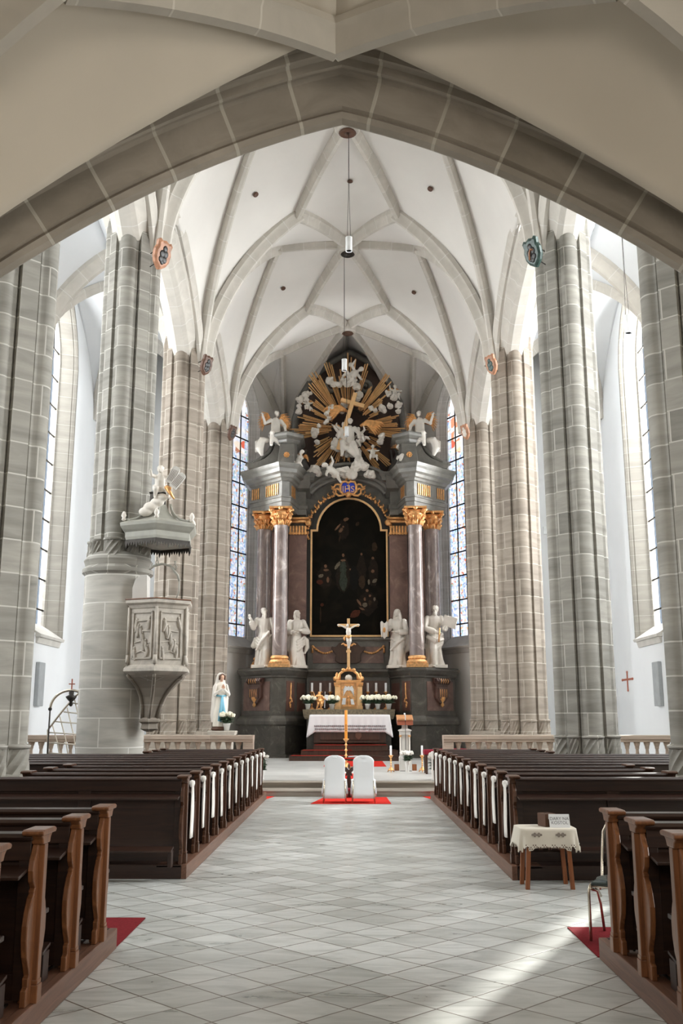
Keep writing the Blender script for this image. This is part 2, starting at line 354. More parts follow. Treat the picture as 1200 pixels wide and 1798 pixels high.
        if solid:
            r = o.modifiers.new('solid', 'SOLIDIFY'); r.thickness = solid; r.offset = 0
        if bev:
            r = o.modifiers.new('bevel', 'BEVEL'); r.width = bev; r.segments = 2; r.limit_method = 'ANGLE'; r.angle_limit = R(40)
        return o
def tag(o, label=None, cat=None, group=None, kind=None):
    if label: o['label'] = label
    if cat: o['category'] = cat
    if group: o['group'] = group
    if kind: o['kind'] = kind
    return o
def thing(name, label, cat, loc=(0, 0, 0), group=None):
    o = bpy.data.objects.new(name, None); C.objects.link(o); o.location = loc; o.empty_display_size = .1
    return tag(o, label, cat, group)
def struct(o): o['kind'] = 'structure'; return o
def copy_tree(o, parent=None):
    c = o.copy(); C.objects.link(c); c.parent = parent
    for ch in list(o.children): copy_tree(ch, c)
    return c
def off_poly(poly, d):
    n = len(poly); out = []
    A = sum(poly[i][0]*poly[(i+1) % n][1]-poly[(i+1) % n][0]*poly[i][1] for i in range(n)); sg = 1 if A > 0 else -1
    for i in range(n):
        p0, p1, p2 = (Vector(poly[i-1]), Vector(poly[i]), Vector(poly[(i+1) % n]))
        a = (p1-p0).normalized(); b = (p2-p1).normalized()
        na = Vector((a.y, -a.x))*sg; nb = Vector((b.y, -b.x))*sg
        m = (na+nb); l = max(m.length_squared/2, .35); out.append(p1+m*(d/l))
    return out
def molded(mb, plan, prof):
    "loft a plan polygon through (outset, z) steps"
    return mb.loft([[(q.x, q.y, z) for q in off_poly(plan, d)] for d, z in prof])
ORD = ['first', 'second', 'third', 'fourth', 'fifth', 'sixth', 'seventh', 'eighth', 'ninth', 'tenth', 'eleventh', 'twelfth']
SIDE = {-1: 'left', 1: 'right'}
# ================================================================== THE SETTING
PX = 4.9; YP = [6.4, 13.4, 20.4, 27.4, 34.4]; WX = 9.4; STEP = 23.4; CH = .30
b = MB(); b.box(-WX-.6, WX+.6, -3, STEP+.1, -.25, 0); struct(b.build('floor', M['floor']))
b = MB(); b.box(-WX-.6, WX+.6, STEP+.02, 44, -.2, CH-.06); b.prism([(STEP, CH-.07), (STEP-.03, CH-.03), (STEP, CH-.001), (STEP+.4, CH-.001), (STEP+.4, CH-.07)], 'x', -WX, WX)
struct(b.build('floor_chancel_edge', M['step']))
b = MB(); b.box(-WX-.6, WX+.6, STEP+.22, 44, CH-.1, CH); struct(b.build('floor_chancel', M['chfloor']))
b = MB(); b.box(-WX, WX, STEP-.62, STEP+.05, 0, .10); b.prism([(STEP-.62, .09), (STEP-.66, .12), (STEP-.62, .15), (STEP+.04, .15), (STEP+.04, .09)], 'x', -WX, WX)
o = b.build('chancel_step', M['step']); tag(o, 'worn stone step running across the nave in front of the raised chancel', 'step')
# ---- walls with pointed window openings
def arch_pts(w, z0, z1, n=10):
    "left to right over a pointed head, w = half width"
    h = w*1.75; L_ = []
    for i in range(n+1):
        t = i/n; L_.append((-w+w*t, z1-h+h*(.55*math.sqrt(max(0, 1-(1-t)**2))+.45*t)))
    return L_+[(-x, z) for x, z in L_[::-1][1:]]
def wall(name, p0, p1, H, thick, wins, m, out):
    p0 = Vector(p0); p1 = Vector(p1); L_ = (p1-p0).length; d = (p1-p0)/L_; nrm = Vector((d.y, -d.x))
    if nrm.dot(Vector(out)) < 0: nrm = -nrm
    T = Matrix(((d.x, nrm.x, 0, p0.x), (d.y, nrm.y, 0, p0.y), (0, 0, 1, 0), (0, 0, 0, 1)))
    b = MB(T); s0 = 0
    for (s, w, z0, z1) in wins:
        w += .3; z1 += .4
        b.box(s0, s-w, 0, thick, 0, H); b.box(s-w, s+w, 0, thick, 0, z0)
        a = arch_pts(w, z0, z1)
        for (xa, za), (xb, zb) in zip(a, a[1:]): b.prism([(s+xa, za), (s+xb, zb), (s+xb, H), (s+xa, H)], 'y', 0, thick)
        s0 = s+w
    b.box(s0, L_, 0, thick, 0, H)
    o = struct(b.build(name, m)); return T
WN = [0]
def window(T, s, w, z0, z1, glass, rec=.35, fr=.30, bars=.98, th=.7, jm='jamb'):
    "stone surround, sloping sill, pane and saddle bars"
    WN[0] += 1; n = WN[0]
    e = bpy.data.objects.new('window_%d' % n, None); C.objects.link(e); struct(e)
    e.location = T @ Vector((s, 0, z0))
    a = [(-w, z0)]+arch_pts(w, z0, z1)+[(w, z0)]
    ao = [(-w-fr, z0)]+arch_pts(w+fr, z0, z1+.4)+[(w+fr, z0)]
    b = MB(T)
    def ring(k, y): return [(s+(1-k)*x+k*X, y, (1-k)*z+k*Z) for (x, z), (X, Z) in zip(a, ao)]
    secs = [ring(1.25, -.03), ring(1.0, -.03), ring(.86, .04), ring(.8, .10), ring(.74, .10), ring(.25, rec-.12), ring(.2, rec-.08), ring(0, rec-.05), ring(0, rec+.04), ring(1.02, th-.02)]
    # the surround as strips around the opening
    for q0, q1 in zip(secs, secs[1:]):
        for k in range(len(q0)-1): b.poly([q0[k], q0[k+1], q1[k+1], q1[k]])
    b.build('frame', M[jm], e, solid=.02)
    b = MB(T); b.prism([(-.16, z0-.12), (-.19, z0-.04), (-.10, z0+.0), (rec, z0+.42), (rec, z0-.12)], 'x', s-w-.12, s+w+.12)
    b.prism([(-.05, z0-.3), (-.10, z0-.12), (.1, z0-.12), (.1, z0-.3)], 'x', s-w-.05, s+w+.05)
    b.build('sill', M['sill'], e, bev=.01)
    b = MB(T)
    for (xa, za), (xb, zb) in zip(a[1:-1], a[2:-1]):
        b.poly([(s+xa, rec+.02, z0), (s+xb, rec+.02, z0), (s+xb, rec+.02, zb), (s+xa, rec+.02, za)], [(xa, 0), (xb, 0), (xb, zb-z0), (xa, za-z0)])
    b.build('pane', glass, e)
    b = MB(T); z = z0+.9
    def halfw(z):
        for (xa, za), (xb, zb) in zip(a[1:], a[2:]):
            if za <= z <= zb: return -(xa+(xb-xa)*(z-za)/max(zb-za, 1e-6))
        return w
    while z < z1-.4:
        h = halfw(z) if z > z1-w*1.75 else w
        b.box(s-h, s+h, rec-.02, rec+.02, z-.025, z+.025); z += bars
    for x in ((-w/3, w/3) if w > .8 else (0,)): b.box(s+x-.022, s+x+.022, rec-.015, rec+.02, z0, z1-.55-abs(x)*1.2)
    b.build('glazing_bar', M['iron'], e)
    return e
HW = 18.6
for sd_ in (-1, 1):
    wins = [(y+3.0, 1.1, 4.25, 15.6) for y in YM[:3]]+[(30.35+3.0, 1.1, 4.25, 15.6)]
    if sd_ > 0: wins = [(6.0, 1.15, 1.5, 5.3)]+wins  # added low window, unseen, for light on the gallery vault and near left pews
    T = wall('wall_%s' % SIDE[sd_], (sd_*WX, -3), (sd_*WX, 36.2), HW, .8, wins, M['plaster_cool'], (sd_, 0))
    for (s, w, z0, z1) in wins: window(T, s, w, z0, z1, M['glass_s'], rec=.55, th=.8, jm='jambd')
    wall('wall_aisle_end_%s' % SIDE[sd_], (sd_*5.25, 36.0), (sd_*(WX+.5), 36.0), HW, .5, [], M['plaster_cool'], (0, 1))
    T = wall('wall_choir_%s' % SIDE[sd_], (sd_*5.25, 34.4), (sd_*5.25, 37.25), HW, .3, [(2.2, .28, 4.55, 15.2)], M['plaster'], (sd_, 0))
    window(T, 2.2, .28, 4.55, 15.2, M['glass_s'], rec=.2, th=.3)  # added lancet hidden behind the pillar, lets fill light into the apse
    Lf = Vector((2.35, 4.4)).length
    T = wall('wall_apse_%s' % SIDE[sd_], (sd_*2.9, 41.6), (sd_*5.25, 37.2), HW, .7, [(Lf*.62, .87, 4.55, 15.75)], M['plaster'], (sd_, 1))
    window(T, Lf*.62, .87, 4.55, 15.75, M['glass_l'] if sd_ < 0 else M['glass_r'])
wall('wall_east', (-3.1, 41.6), (3.1, 41.6), HW, .7, [], M['plaster'], (0, 1))
b = MB(); b.box(-WX-.8, WX+.8, -3.4, -3, 0, HW); struct(b.build('wall_west', M['beige']))
b = MB(); b.box(-WX-1, WX+1, -3.4, 43, HW, HW+.2); struct(b.build('ceiling_sky_block', M['beige']))  # unseen slab added above the vaults to keep sky light out
# ---- vaults
def g_(t): return .6*math.sqrt(max(0, 1-(1-t)**2))+.4*t
def spr(a, b_, n=14):
    a = Vector(a); b_ = Vector(b_); r = []
    for i in range(n+1):
        t = (i/n)**1.5; p = a.lerp(b_, t); p.z = a.z+(b_.z-a.z)*g_(t); r.append(p)
    return r
def lin(a, b_, bump=.12, n=14):
    a = Vector(a); b_ = Vector(b_); return [a.lerp(b_, i/n)+Vector((0, 0, bump*4*(i/n)*(1-i/n))) for i in range(n+1)]
rv = lambda c: c[::-1]
Z = 1.75
ZK = 15.9+Z; ZS = 15.8+Z; ZN = 15.35+Z; ZP = 10.3+Z; XP = 4.42; ZA = 13.0+Z
PROF = [(-.17, .04), (-.17, -.10), (-.12, -.15), (-.09, -.27), (-.05, -.34), (.05, -.34), (.09, -.27), (.12, -.15), (.17, -.10), (.17, .04)]
PROFS = [(x*.8, y*.85) for x, y in PROF]
web = MB(); webA = MB(); ribs = []
def bay(y0, y1, K, first=False, last=False):
    for s in (-1, 1):
        P0 = (s*XP, y0, ZP); P1 = (s*XP, y1, ZP); N0 = (s*1.55, y0, ZN); N1 = (s*1.55, y1, ZN); S = (s*2.4, K[1], ZS); A = (s*4.5, K[1], ZA)
        kn0 = lin(K, N0); kn1 = lin(K, N1); ks = lin(K, S, .06); pn0 = spr(P0, N0); pn1 = spr(P1, N1); sp0 = spr(P0, S); sp1 = spr(P1, S)
        a0 = spr(P0, A); a1 = spr(P1, A)
        web.coons(kn0, rv(sp0), ks, rv(pn0)); web.coons(kn1, rv(sp1), ks, rv(pn1)); web.coons(rv(sp0), a1, rv(sp1), a0)
        for c in (kn0, kn1, ks, sp0, sp1): ribs.append((c, PROFS if c is ks else PROF))
        ribs.append((pn1, [(x*1.15, y) for x, y in PROF]))
        ribs.append((a0+rv(a1)[1:], PROFS))
        if first: ribs.append((pn0, PROF))
        # arcade arch (soffit band between nave and aisle)
        B0 = Vector((s*PX, y0+.3, 10.0+Z)); B1 = Vector((s*PX, y1-.3, 10.0+Z)); BA = Vector((s*PX, K[1], 11.85+Z))
        ar = spr(B0, BA)+rv(spr(B1, BA))[1:]
        bb = MB(); bb.sweep(ar, [(-.42, .62), (-.42, .34), (-.30, .24), (-.24, .08), (-.12, 0), (.12, 0), (.24, .08), (.30, .24), (.42, .34), (.42, .62)])
        o = bb.build('arcade_arch', M['rib'], org=(s*PX, K[1], 12), auto=30); tag(o, 'pointed arcade arch between nave and %s aisle, %s arch from the gallery' % (SIDE[s], ORD[[round(y-.45, 2) for y in YM].index(round(K[1], 2))]), 'arch', 'arcade arches')
        # aisle vault
        Q0 = (s*5.08, y0, ZP); Q1 = (s*5.08, y1, ZP); W0 = (s*9.42, y0, 10.8+Z); W1 = (s*9.42, y1, 10.8+Z)
        T0 = (s*7.3, y0, 14.0+Z); T1 = (s*7.3, y1, 14.0+Z); KA = (s*7.35, K[1], 14.6+Z); AW = (s*9.42, K[1], 14.5+Z); AA = (s*5.3, K[1], ZA)
        q0 = spr(Q0, T0); w0 = spr(W0, T0); q1 = spr(Q1, T1); w1 = spr(W1, T1); t0 = lin(T0, KA, .1); t1 = lin(T1, KA, .1)
        dq0 = spr(Q0, KA); dq1 = spr(Q1, KA); dw0 = spr(W0, KA); dw1 = spr(W1, KA)
        webA.coons(dq0, rv(q0), [Vector(Q0)]*1 + [Vector(Q0)]*14, rv(t0)) if False else None
        def tri(c_from, c_to, edge):   # c_from, c_to start at the springer; edge joins their tops
            webA.coons(c_from, c_to, [c_from[0]]*15, edge)
        tri(q0, dq0, t0); tri(w0, dw0, t0); tri(q1, dq1, t1); tri(w1, dw1, t1)
        la = lin(AA, KA, .1); lw = lin(AW, KA, .1)
        tri(spr(Q0, AA), dq0, la); tri(spr(Q1, AA), dq1, la); tri(spr(W0, AW), dw0, lw); tri(spr(W1, AW), dw1, lw)
        for c in (dq0, dq1, dw0, dw1): ribs.append((c, PROFS))
        ribs.append((q1+rv(w1)[1:], [(x*1.5, y*1.1) for x, y in PROF]))
for i in range(4): bay(YP[i], YP[i+1], (0, YM[i]-.45, ZK), first=(i == 0))
# centre lozenges between bays
KS = [(0, y-.45, ZK) for y in YM]+[(0, 37.4, ZK)]
for i in range(4):
    for s in (-1, 1):
        pass
    y = YP[i+1]; K0 = KS[i]; K1 = KS[i+1]; NL = (-1.55, y, ZN); NR = (1.55, y, ZN)
    web.coons(lin(K0, NL), rv(lin(K1, NR))[0:0] or lin(NR, K1), lin(K0, NR), lin(NL, K1))
# apse
K3 = Vector(KS[4]); Ew = 16.0+Z
for s in (-1, 1):
    D = (s*XP, 34.4, ZP); N3 = (s*1.55, 34.4, ZN); S3 = (s*2.75, 38.1, 15.0+Z); E = (s*2.86, 41.55, 12.0+Z); A = (s*4.15, 39.35, 14.9+Z); FF = (s*5.2, 37.2, ZP+.2)
    kn = lin(K3, N3); ks = lin(K3, S3, .06); ke = rv(spr(E, K3)); dn = spr(D, N3); sD = spr(D, S3); sE = spr(E, S3)
    web.coons(kn, rv(sD), ks, rv(dn))
    web.coons(rv(ke), sE, [Vector(E)]*15, rv(ks))
    sF = spr(FF, S3); web.coons(sD, sF, lin(D, FF, 0), [Vector(S3)]*15)
    aF = spr(FF, A); aE = spr(E, A); web.coons(sF, aF, [Vector(FF)]*15, lin(S3, A, .1)); web.coons(sE, aE, [Vector(E)]*15, lin(S3, A, .1))
    for c in (kn, ks, sD, sE): ribs.append((c, PROF if c is kn else PROFS))
    ribs.append((rv(ke), PROFS)); ribs.append((aE, PROFS))
    top = (0, 41.55, Ew); cE = spr(E, top); web.coons(rv(ke), cE, [Vector(E)]*15, lin(K3, top, .1)); ribs.append((cE, PROFS))
ceil = struct(web.build('ceiling_nave_vault', M['plaster'], smooth=True, solid=.06))
struct(webA.build('ceiling_aisle_vault', M['plaster_cool'], smooth=True, solid=.06))
for c, pr in ribs:
    b = MB(); b.sweep(c, pr); b.build('vault_rib', M['rib'], ceil, auto=35)
# keystone rings with rope holes
for i, K in enumerate(KS[1:]):
    kx, ky, kz = K; b = MB(); b.lathe([(.30, 0), (.36, -.08), (.36, -.34), (.31, -.42), (.2, -.44), (.18, -.36), (.17, .1), (.3, .1)], (kx, ky, kz), 20)
    o = b.build('keystone', M['rib'], org=(kx, ky, kz-.4), auto=40)
    tag(o, 'round pierced vault keystone at the crown, %s from the altar' % ORD[3-i], 'keystone', 'vault keystones')
    b = MB(); b.lathe([(.19, -.40), (.24, -.47), (.19, -.50), (.05, -.47), (.05, -.40)], (kx, ky, kz), 16); b.build('boss_ring', M['brown'] if i % 2 else M['iron'], o, smooth=True)
# small round vents in the webs
for (u, v, Y, w) in ((448, 340, 24.0, 'left, nearest the gallery'), (757, 330, 24.0, 'right, nearest the gallery'), (615, 316, 25.9, 'crown, nearest the gallery'), (497, 505, 31.0, 'left, middle bay'), (728, 512, 31.0, 'right, middle bay'), (741, 421, 29.0, 'right, beside a rib')):
    r = ray(u, v)
    # walk to the web
    dg = bpy.context.evaluated_depsgraph_get()
    hit, loc, nor, _ = ceil.ray_cast(Vector((0, 0, CAMH)), r.normalized())
    if not hit: continue
    if nor.dot(r) > 0: nor = -nor
    Mx = Matrix.Translation(loc+nor*.035) @ nor.to_track_quat('Z', 'Y').to_matrix().to_4x4()
    b = MB(Mx); b.lathe([(.045, 0), (.085, 0), (.085, .03), (.06, .045), (.045, .03)], n=12)
    o = b.build('vault_vent', M['brown'], org=loc, smooth=True); tag(o, 'small round vent hole in the white vault web, %s' % w, 'vent', 'vault vents')
    b = MB(Mx); b.lathe([(.001, .01), (.055, .01), (.055, .012), (.001, .012)], n=12); b.build('opening', M['hole'], o)
# ---- gallery arch (camera side) and gallery vault
def zi(x): x = abs(x); return 5.33+Z-.26*x-.0775*x*x
def garch():
    xs = [-5.25+10.5*i/56 for i in range(57)]; base = [Vector((x-.05, 0, zi(x))) for x in xs]
    sec = [(8.5, .60), (8.2, .2), (8.02, .03), (7.96, 0), (7.88, .01), (7.84, .05), (7.87, .085), (7.83, .10), (7.77, .33), (7.76, .36), (7.72, .38), (7.66, .36), (7.62, .33), (7.58, .33), (7.56, .39), (7.50, .40), (7.46, .36), (7.43, .36), (7.41, .42), (7.34, .43), (7.31, .40), (7.22, .40), (7.20, .60), (8.5, .62)]
    secs = []; L_ = 0
    nrm = []
    for i, p in enumerate(base):
        t = (base[min(i+1, 56)]-base[max(i-1, 0)]).normalized(); n_ = Vector((-t.z, 0, t.x))
        if abs(xs[i]) < .01: n_ = Vector((0, 0, 1.03))
        nrm.append(n_)
    b = MB(); us = [0]
    for (y0, d0), (y1, d1) in zip(sec, sec[1:]): us.append(us[-1]+math.hypot(y1-y0, d1-d0))
    ls = [0]
    for i in range(56): ls.append(ls[-1]+(base[i+1]-base[i]).length)
    ids = [b.add([(p.x+n_.x*d, y, p.z+n_.z*d) for y, d in sec]) for p, n_ in zip(base, nrm)]
    for i in range(56):
        for k in range(len(sec)-1):
            b.face((ids[i]+k, ids[i]+k+1, ids[i+1]+k+1, ids[i+1]+k), [(us[k]+5, ls[i]+.18), (us[k+1]+5, ls[i]+.18), (us[k+1]+5, ls[i+1]+.18), (us[k]+5, ls[i+1]+.18)])
    return b
o = garch().build('gallery_arch', M['arch'], org=(0, 7.8, 3), auto=28)
tag(o, 'wide moulded brown stone pointed arch framing the nave from under the gallery', 'arch')
b = MB()
xs = [-5.25+10.5*i/40 for i in range(41)]
for xa, xb in zip(xs, xs[1:]): b.prism([(xa, zi(xa)+.7), (xb, zi(xb)+.7), (xb, 8.9), (xa, 8.9)], 'y', 7.6, 8.5)
for s in (-1, 1):
    xa, xb = sorted((s*5.25, s*WX)); b.box(xa, xb, 7.6, 8.5, 6.2, 8.9)
    b2 = MB(); b2.prism([(5.25*s-.0, 0), (6.1*s, 0), (6.1*s, 6.2), (5.25*s, 6.2)], 'y', 7.05, 8.5)
    o = b2.build('gallery_pier', M['arch'], org=(s*5.6, 7.8, 0), bev=.08); tag(o, 'square brown stone pier carrying the %s foot of the gallery arch' % SIDE[s], 'pier')
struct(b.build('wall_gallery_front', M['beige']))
gw = MB(); gr = []
KaG = Vector((-.10, 7.18, 5.70+Z)); KC = Vector((0, 3.6, 5.6+Z))
GP = [(x*.95, y*.8) for x, y in PROF]
for s in (-1, 1):
    Mg = Vector((s*2.04-.05, 5.99, 5.3+Z)); Sp = Vector((s*5.3, 7.3, 1.4+Z)); Sb = Vector((s*5.3, .2, 1.4+Z))
    e1 = lin(KaG, Mg, .10); e2 = spr(Sp, Mg)
    ex = [Vector((-.07+(s*5.3+.07)*i/14, 7.21, zi((-.07+(s*5.3+.07)*i/14))+.52)) for i in range(15)]; ex[0] = KaG.copy(); ex[-1] = Sp.copy()
    gw.coons(e1, rv(ex)[0:0] or [Sp]*15, ex, rv(e2)) if False else gw.coons(ex, rv(e2), e1[:1]*15, [Sp]*15) if False else None
    # cell between arch and the two ribs
    gw.coons(rv(ex), e2, [Sp]*15, rv(e1))
    gr.append((e1, GP)); gr.append((e2, GP))
    m2 = Vector((s*2.04-.05, 1.3, 5.3+Z)); k0 = Vector((0, .2, 5.6+Z))
    gw.coons(e1, lin(KC, Vector((s*1.0, 4.7, 5.6+Z))), lin(KaG, KC), lin(Mg, Vector((s*1.0, 4.7, 5.6+Z)), .0)) if False else None
    gw.coons(lin(KaG, KC, .05), [Mg]*15, e1, rv(lin(Mg, KC, .05))) 
    side = Vector((s*5.3, 3.6, 4.4+Z)); gr.append((lin(Mg, KC, .05), GP))
    gw.coons(e2, spr(Sp, side), [Sp]*15, lin(Mg, side, .1))
    gw.coons(lin(Mg, KC, .05), lin(side, Vector((s*3, 3.6, 5.2+Z)), 0), lin(Mg, side, .1), lin(KC, Vector((s*3, 3.6, 5.2+Z)), 0))
gw.box(-5.3, 5.3, -3, 3.6, 5.55+Z, 5.7+Z)
for s in (-1, 1): gw.box(*sorted((s*5.3, s*WX)), -3, 7.3, 6.2, 6.3)
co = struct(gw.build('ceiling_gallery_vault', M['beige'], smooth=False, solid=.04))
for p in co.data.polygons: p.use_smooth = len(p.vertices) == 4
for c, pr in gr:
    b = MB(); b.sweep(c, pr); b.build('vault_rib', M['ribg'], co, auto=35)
# ---- pillars
def pillar_r(a, base=0):
    # eight shafts: four large on the axes, four slim on the diagonals, hollows between
    r = .47
    for k in range(4):
        d = abs((a-k*PI/2+PI) % (2*PI)-PI)
        if d < .36: r = max(r, .46+math.sqrt(max(0, .175**2-(d*.47)**2)))
    for k in range(4):
        d = abs((a-PI/4-k*PI/2+PI) % (2*PI)-PI)
        if d < .27: r = max(r, min(.56, .535/math.cos(d)))
    for k in range(8):
        d = abs((a-PI/8-k*PI/4+PI) % (2*PI)-PI)
        if d < .055: r = max(r, .515)
    return r+base
def ring(cx, cy, z, f, n=128, extra=0): return [(cx+(pillar_r(2*PI*k/n)*f+extra)*math.cos(2*PI*k/n), cy+(pillar_r(2*PI*k/n)*f+extra)*math.sin(2*PI*k/n), z) for k in range(n)]
def oct_(cx, cy, z, r, n=8): return [(cx+r*math.cos(2*PI*(k+.5)/n), cy+r*math.sin(2*PI*(k+.5)/n), z) for k in range(n)]
def pillar(x, y, m, lab, z0=0, drum=False):
    t = thing('pillar', lab, 'pillar', (x, y, z0), 'nave pillars')
    zb = z0+1.05 if not drum else 4.9
    b = MB(); b.loft([ring(x, y, z, 1) for z in (zb, 6, 8, 10, 12, 13.0)]+[ring(x, y, 13.5, .85), ring(x, y, 14.0, .55)], uv='z'); b.build('shaft', m, t, auto=50)
    if drum:
        b = MB(); n = 48
        b.loft([[(x+.68*math.cos(2*PI*k/n), y+.68*math.sin(2*PI*k/n), z) for k in range(n)] for z in (z0, 2, 4.75)], uv='z'); b.build('drum', M['drum'], t, auto=50)
        b = MB(); b.lathe([(.60, 4.6), (.74, 4.72), (.74, 4.80), (.68, 4.86), (.72, 4.98), (.62, 5.12), (.4, 5.2)], (x, y, 0), 48); b.build('drum_moulding', M['stone'], t, auto=40)
        zz, hh = 5.05, .32
    else:
        b = MB(); b.loft([oct_(x, y, z, r) for z, r in ((z0, .80), (z0+.5, .80), (z0+.57, .74), (z0+.92, .74), (z0+1.0, .71), (z0+1.02, .5))]); b.build('plinth', m, t)
        zz, hh = z0+1.0, .34
    # twisted fluted bases under each shaft
    for k in range(8):
        a = k*PI/4; big = k % 2 == 0; rr = .46 if big else .50; r0 = .185 if big else .115
        cx, cy = x+rr*math.cos(a), y+rr*math.sin(a); nn = 40
        secs = []
        for j in range(7):
            f = j/6; tw = f*1.1; q = r0*(1.16-.12*f)
            secs.append([(cx+(q+.016*math.cos(10*(2*PI*i/nn)))*math.cos(2*PI*i/nn+tw), cy+(q+.016*math.cos(10*(2*PI*i/nn)))*math.sin(2*PI*i/nn+tw), zz+hh*f) for i in range(nn)])
        b = MB(); b.loft(secs); b.lathe([(r0*.9, hh-.01), (r0*1.22, hh+.01), (r0*1.24, hh+.045), (r0*.9, hh+.07)], (cx, cy, zz), 20)
        b.build('twisted_base', m, t, auto=60)
    return t
where = {1: 'foremost, rising from the near pews', 2: 'second, rising beside the last pews', 3: 'third, behind the communion rail', 4: 'fourth, at the choir entrance'}
for i in range(1, 5):
    for s in (-1, 1):
        drum = (i == 2 and s < 0)
        lab = '%s nave pillar of clustered shafts, %s' % (SIDE[s], where[i])
        if drum: lab = 'left nave pillar with round block drum below carrying the pulpit'
        pillar(s*(PX+(.08 if i == 1 else 0)), YP[i], M['stone'] if i < 3 else M['stone_warm'], lab, CH if i > 2 else 0, drum)
# ================================================================== PEWS
def end_outline():
    "side silhouette of a scalloped pew end, (y, z) about y = 0"
    L_ = [(-.13, 0), (-.13, .09), (-.10, .10), (-.105, .15), (-.085, .16), (-.105, .20), (-.15, .27), (-.175, .36), (-.175, .44), (-.15, .52), (-.115, .58), (-.085, .60), (-.09, .62), (-.07, .63), (-.11, .67), (-.125, .73), (-.11, .79), (-.08, .83), (-.06, .87)]
    return L_+[(-y, z) for y, z in L_[::-1]]
def pew(s, L_, wz='woodz'):
    "s = side of the nave; local x runs from the aisle end (0) outwards; the people face +Y"
    t = thing('pew', 'pew', 'pew')
    X = lambda a, b: sorted((s*a, s*b))
    def end(x, nm='end_panel'):
        b = MB(); b.prism(end_outline(), 'x', *X(x+.012, x+.048)); e = b.build(nm, M[wz], t, bev=.006)
        b = MB(); b.box(*X(x-.018, x+.078), -.032, .032, .10, .87); b.box(*X(x-.026, x+.086), -.042, .042, 0, .10); b.box(*X(x-.022, x+.082), -.038, .038, .10, .125); b.build('post', M[wz], e, bev=.005)
        b = MB(); b.prism([(-.12, .925), (-.135, .936), (-.13, .95), (-.10, .958), (.10, .958), (.13, .95), (.135, .936), (.12, .925)], 'x', *X(x-.035, x+.095)); 
        b.prism([(-.06, .87), (-.075, .90), (-.11, .926), (.11, .926), (.075, .90), (.06, .87)], 'x', *X(x-.02, x+.08)); b.build('cap', M[wz], e, bev=.008)
    end(0); end(L_-.08)
    b = MB(); b.prism([(-.02, .02), (.012, .02), (-.012, .90), (-.045, .90)], 'x', *X(.05, L_-.05))
    b.build('backrest', M['wood'], t)
    b = MB(); n = max(1, round(L_/1.15)); w = (L_-.1)/n
    for k in range(n+1):
        x = .05+k*w; b.prism([(-.055, .02), (-.02, .02), (-.045, .90), (-.075, .90)], 'x', *X(max(.05, x-.07), min(L_-.05, x+.07)))
    for z0, z1 in ((.02, .16), (.78, .90)): b.prism([(-.052-.028*z0, z0), (-.02, z0), (-.045, z1), (-.052-.028*z1, z1)], 'x', *X(.05, L_-.05))
    b.build('back_frame', M['wood'], t, bev=.004)
    b = MB(); b.prism([(-.10, .895), (-.11, .915), (-.09, .935), (.04, .935), (.055, .915), (.04, .895)], 'x', *X(.04, L_-.04)); b.build('top_rail', M['wood'], t, bev=.004)
    b = MB(); b.box(*X(.05, L_-.05), 0, .36, .42, .45); b.build('seat', M['wood'], t, bev=.006)
    b = MB(); b.prism([(-.27, .70), (-.27, .72), (-.05, .755), (-.05, .735)], 'x', *X(.05, L_-.05)); b.build('book_shelf', M['wood'], t, bev=.004)
    b = MB(); b.prism([(-.42, .16), (-.42, .18), (-.26, .21), (-.26, .19)], 'x', *X(.08, L_-.08)); 
    b.box(*X(.08, .12), -.40, -.28, 0, .17); b.box(*X(L_-.12, L_-.08), -.40, -.28, 0, .17); b.build('kneeler', M['wood'], t, bev=.004)
    return t
KH = .15
def platform(s, x0, x1, y0, y1, lab):
    X = lambda a, b: sorted((s*a, s*b))
    t = thing('pew_platform', lab, 'pew platform', (s*x0, y0, 0), 'pew platforms')
    b = MB(); b.box(*X(x0+.05, x1), y0+.05, y1-.05, 0, KH-.02); b.build('boarding', M['wood'], t)
    b = MB(); b.box(*X(x0, x0+.06), y0, y1, 0, KH); b.box(*X(x0+.06, x0+.34), y0, y1, KH-.03, KH-.004); b.build('side_kerb', M['woody'], t, bev=.006)
    b = MB(); b.box(*X(x0+.06, x1), y0, y0+.05, 0, KH); b.build('back_kerb', M['wood'], t, bev=.006)
    b = MB(); b.box(*X(x0+.06, x1), y1-.05, y1, 0, KH); b.build('front_kerb', M['wood'], t, bev=.006)
    k = y0+.2
    while k < y1-.3: b = MB(); b.box(*X(x0+.14, x0+.155), k, k+.46, KH-.006, KH+.008); b.build('edge_strip', M['iron'], t); k += .9
    return t
XA = 1.80
platform(-1, XA, 8.7, 11.32, 22.1, 'long dark wooden platform under the left pews beyond the cross aisle, ending at the chancel')
platform(1, XA, 8.7, 11.25, 22.1, 'long dark wooden platform under the right pews behind the lace-covered stool')
platform(-1, XA+.0, 5.0, 2.6, 8.03, 'brown wooden platform under the nearest left pews')
platform(1, XA+.06, 5.0, 2.6, 7.72, 'brown wooden platform under the nearest right pews beside the metal chair')
def hits(y, yc, r=.86): return y-.12 < yc+r and y+.55 > yc-r
rows = [11.47+.9*i for i in range(12)]
protos = {}
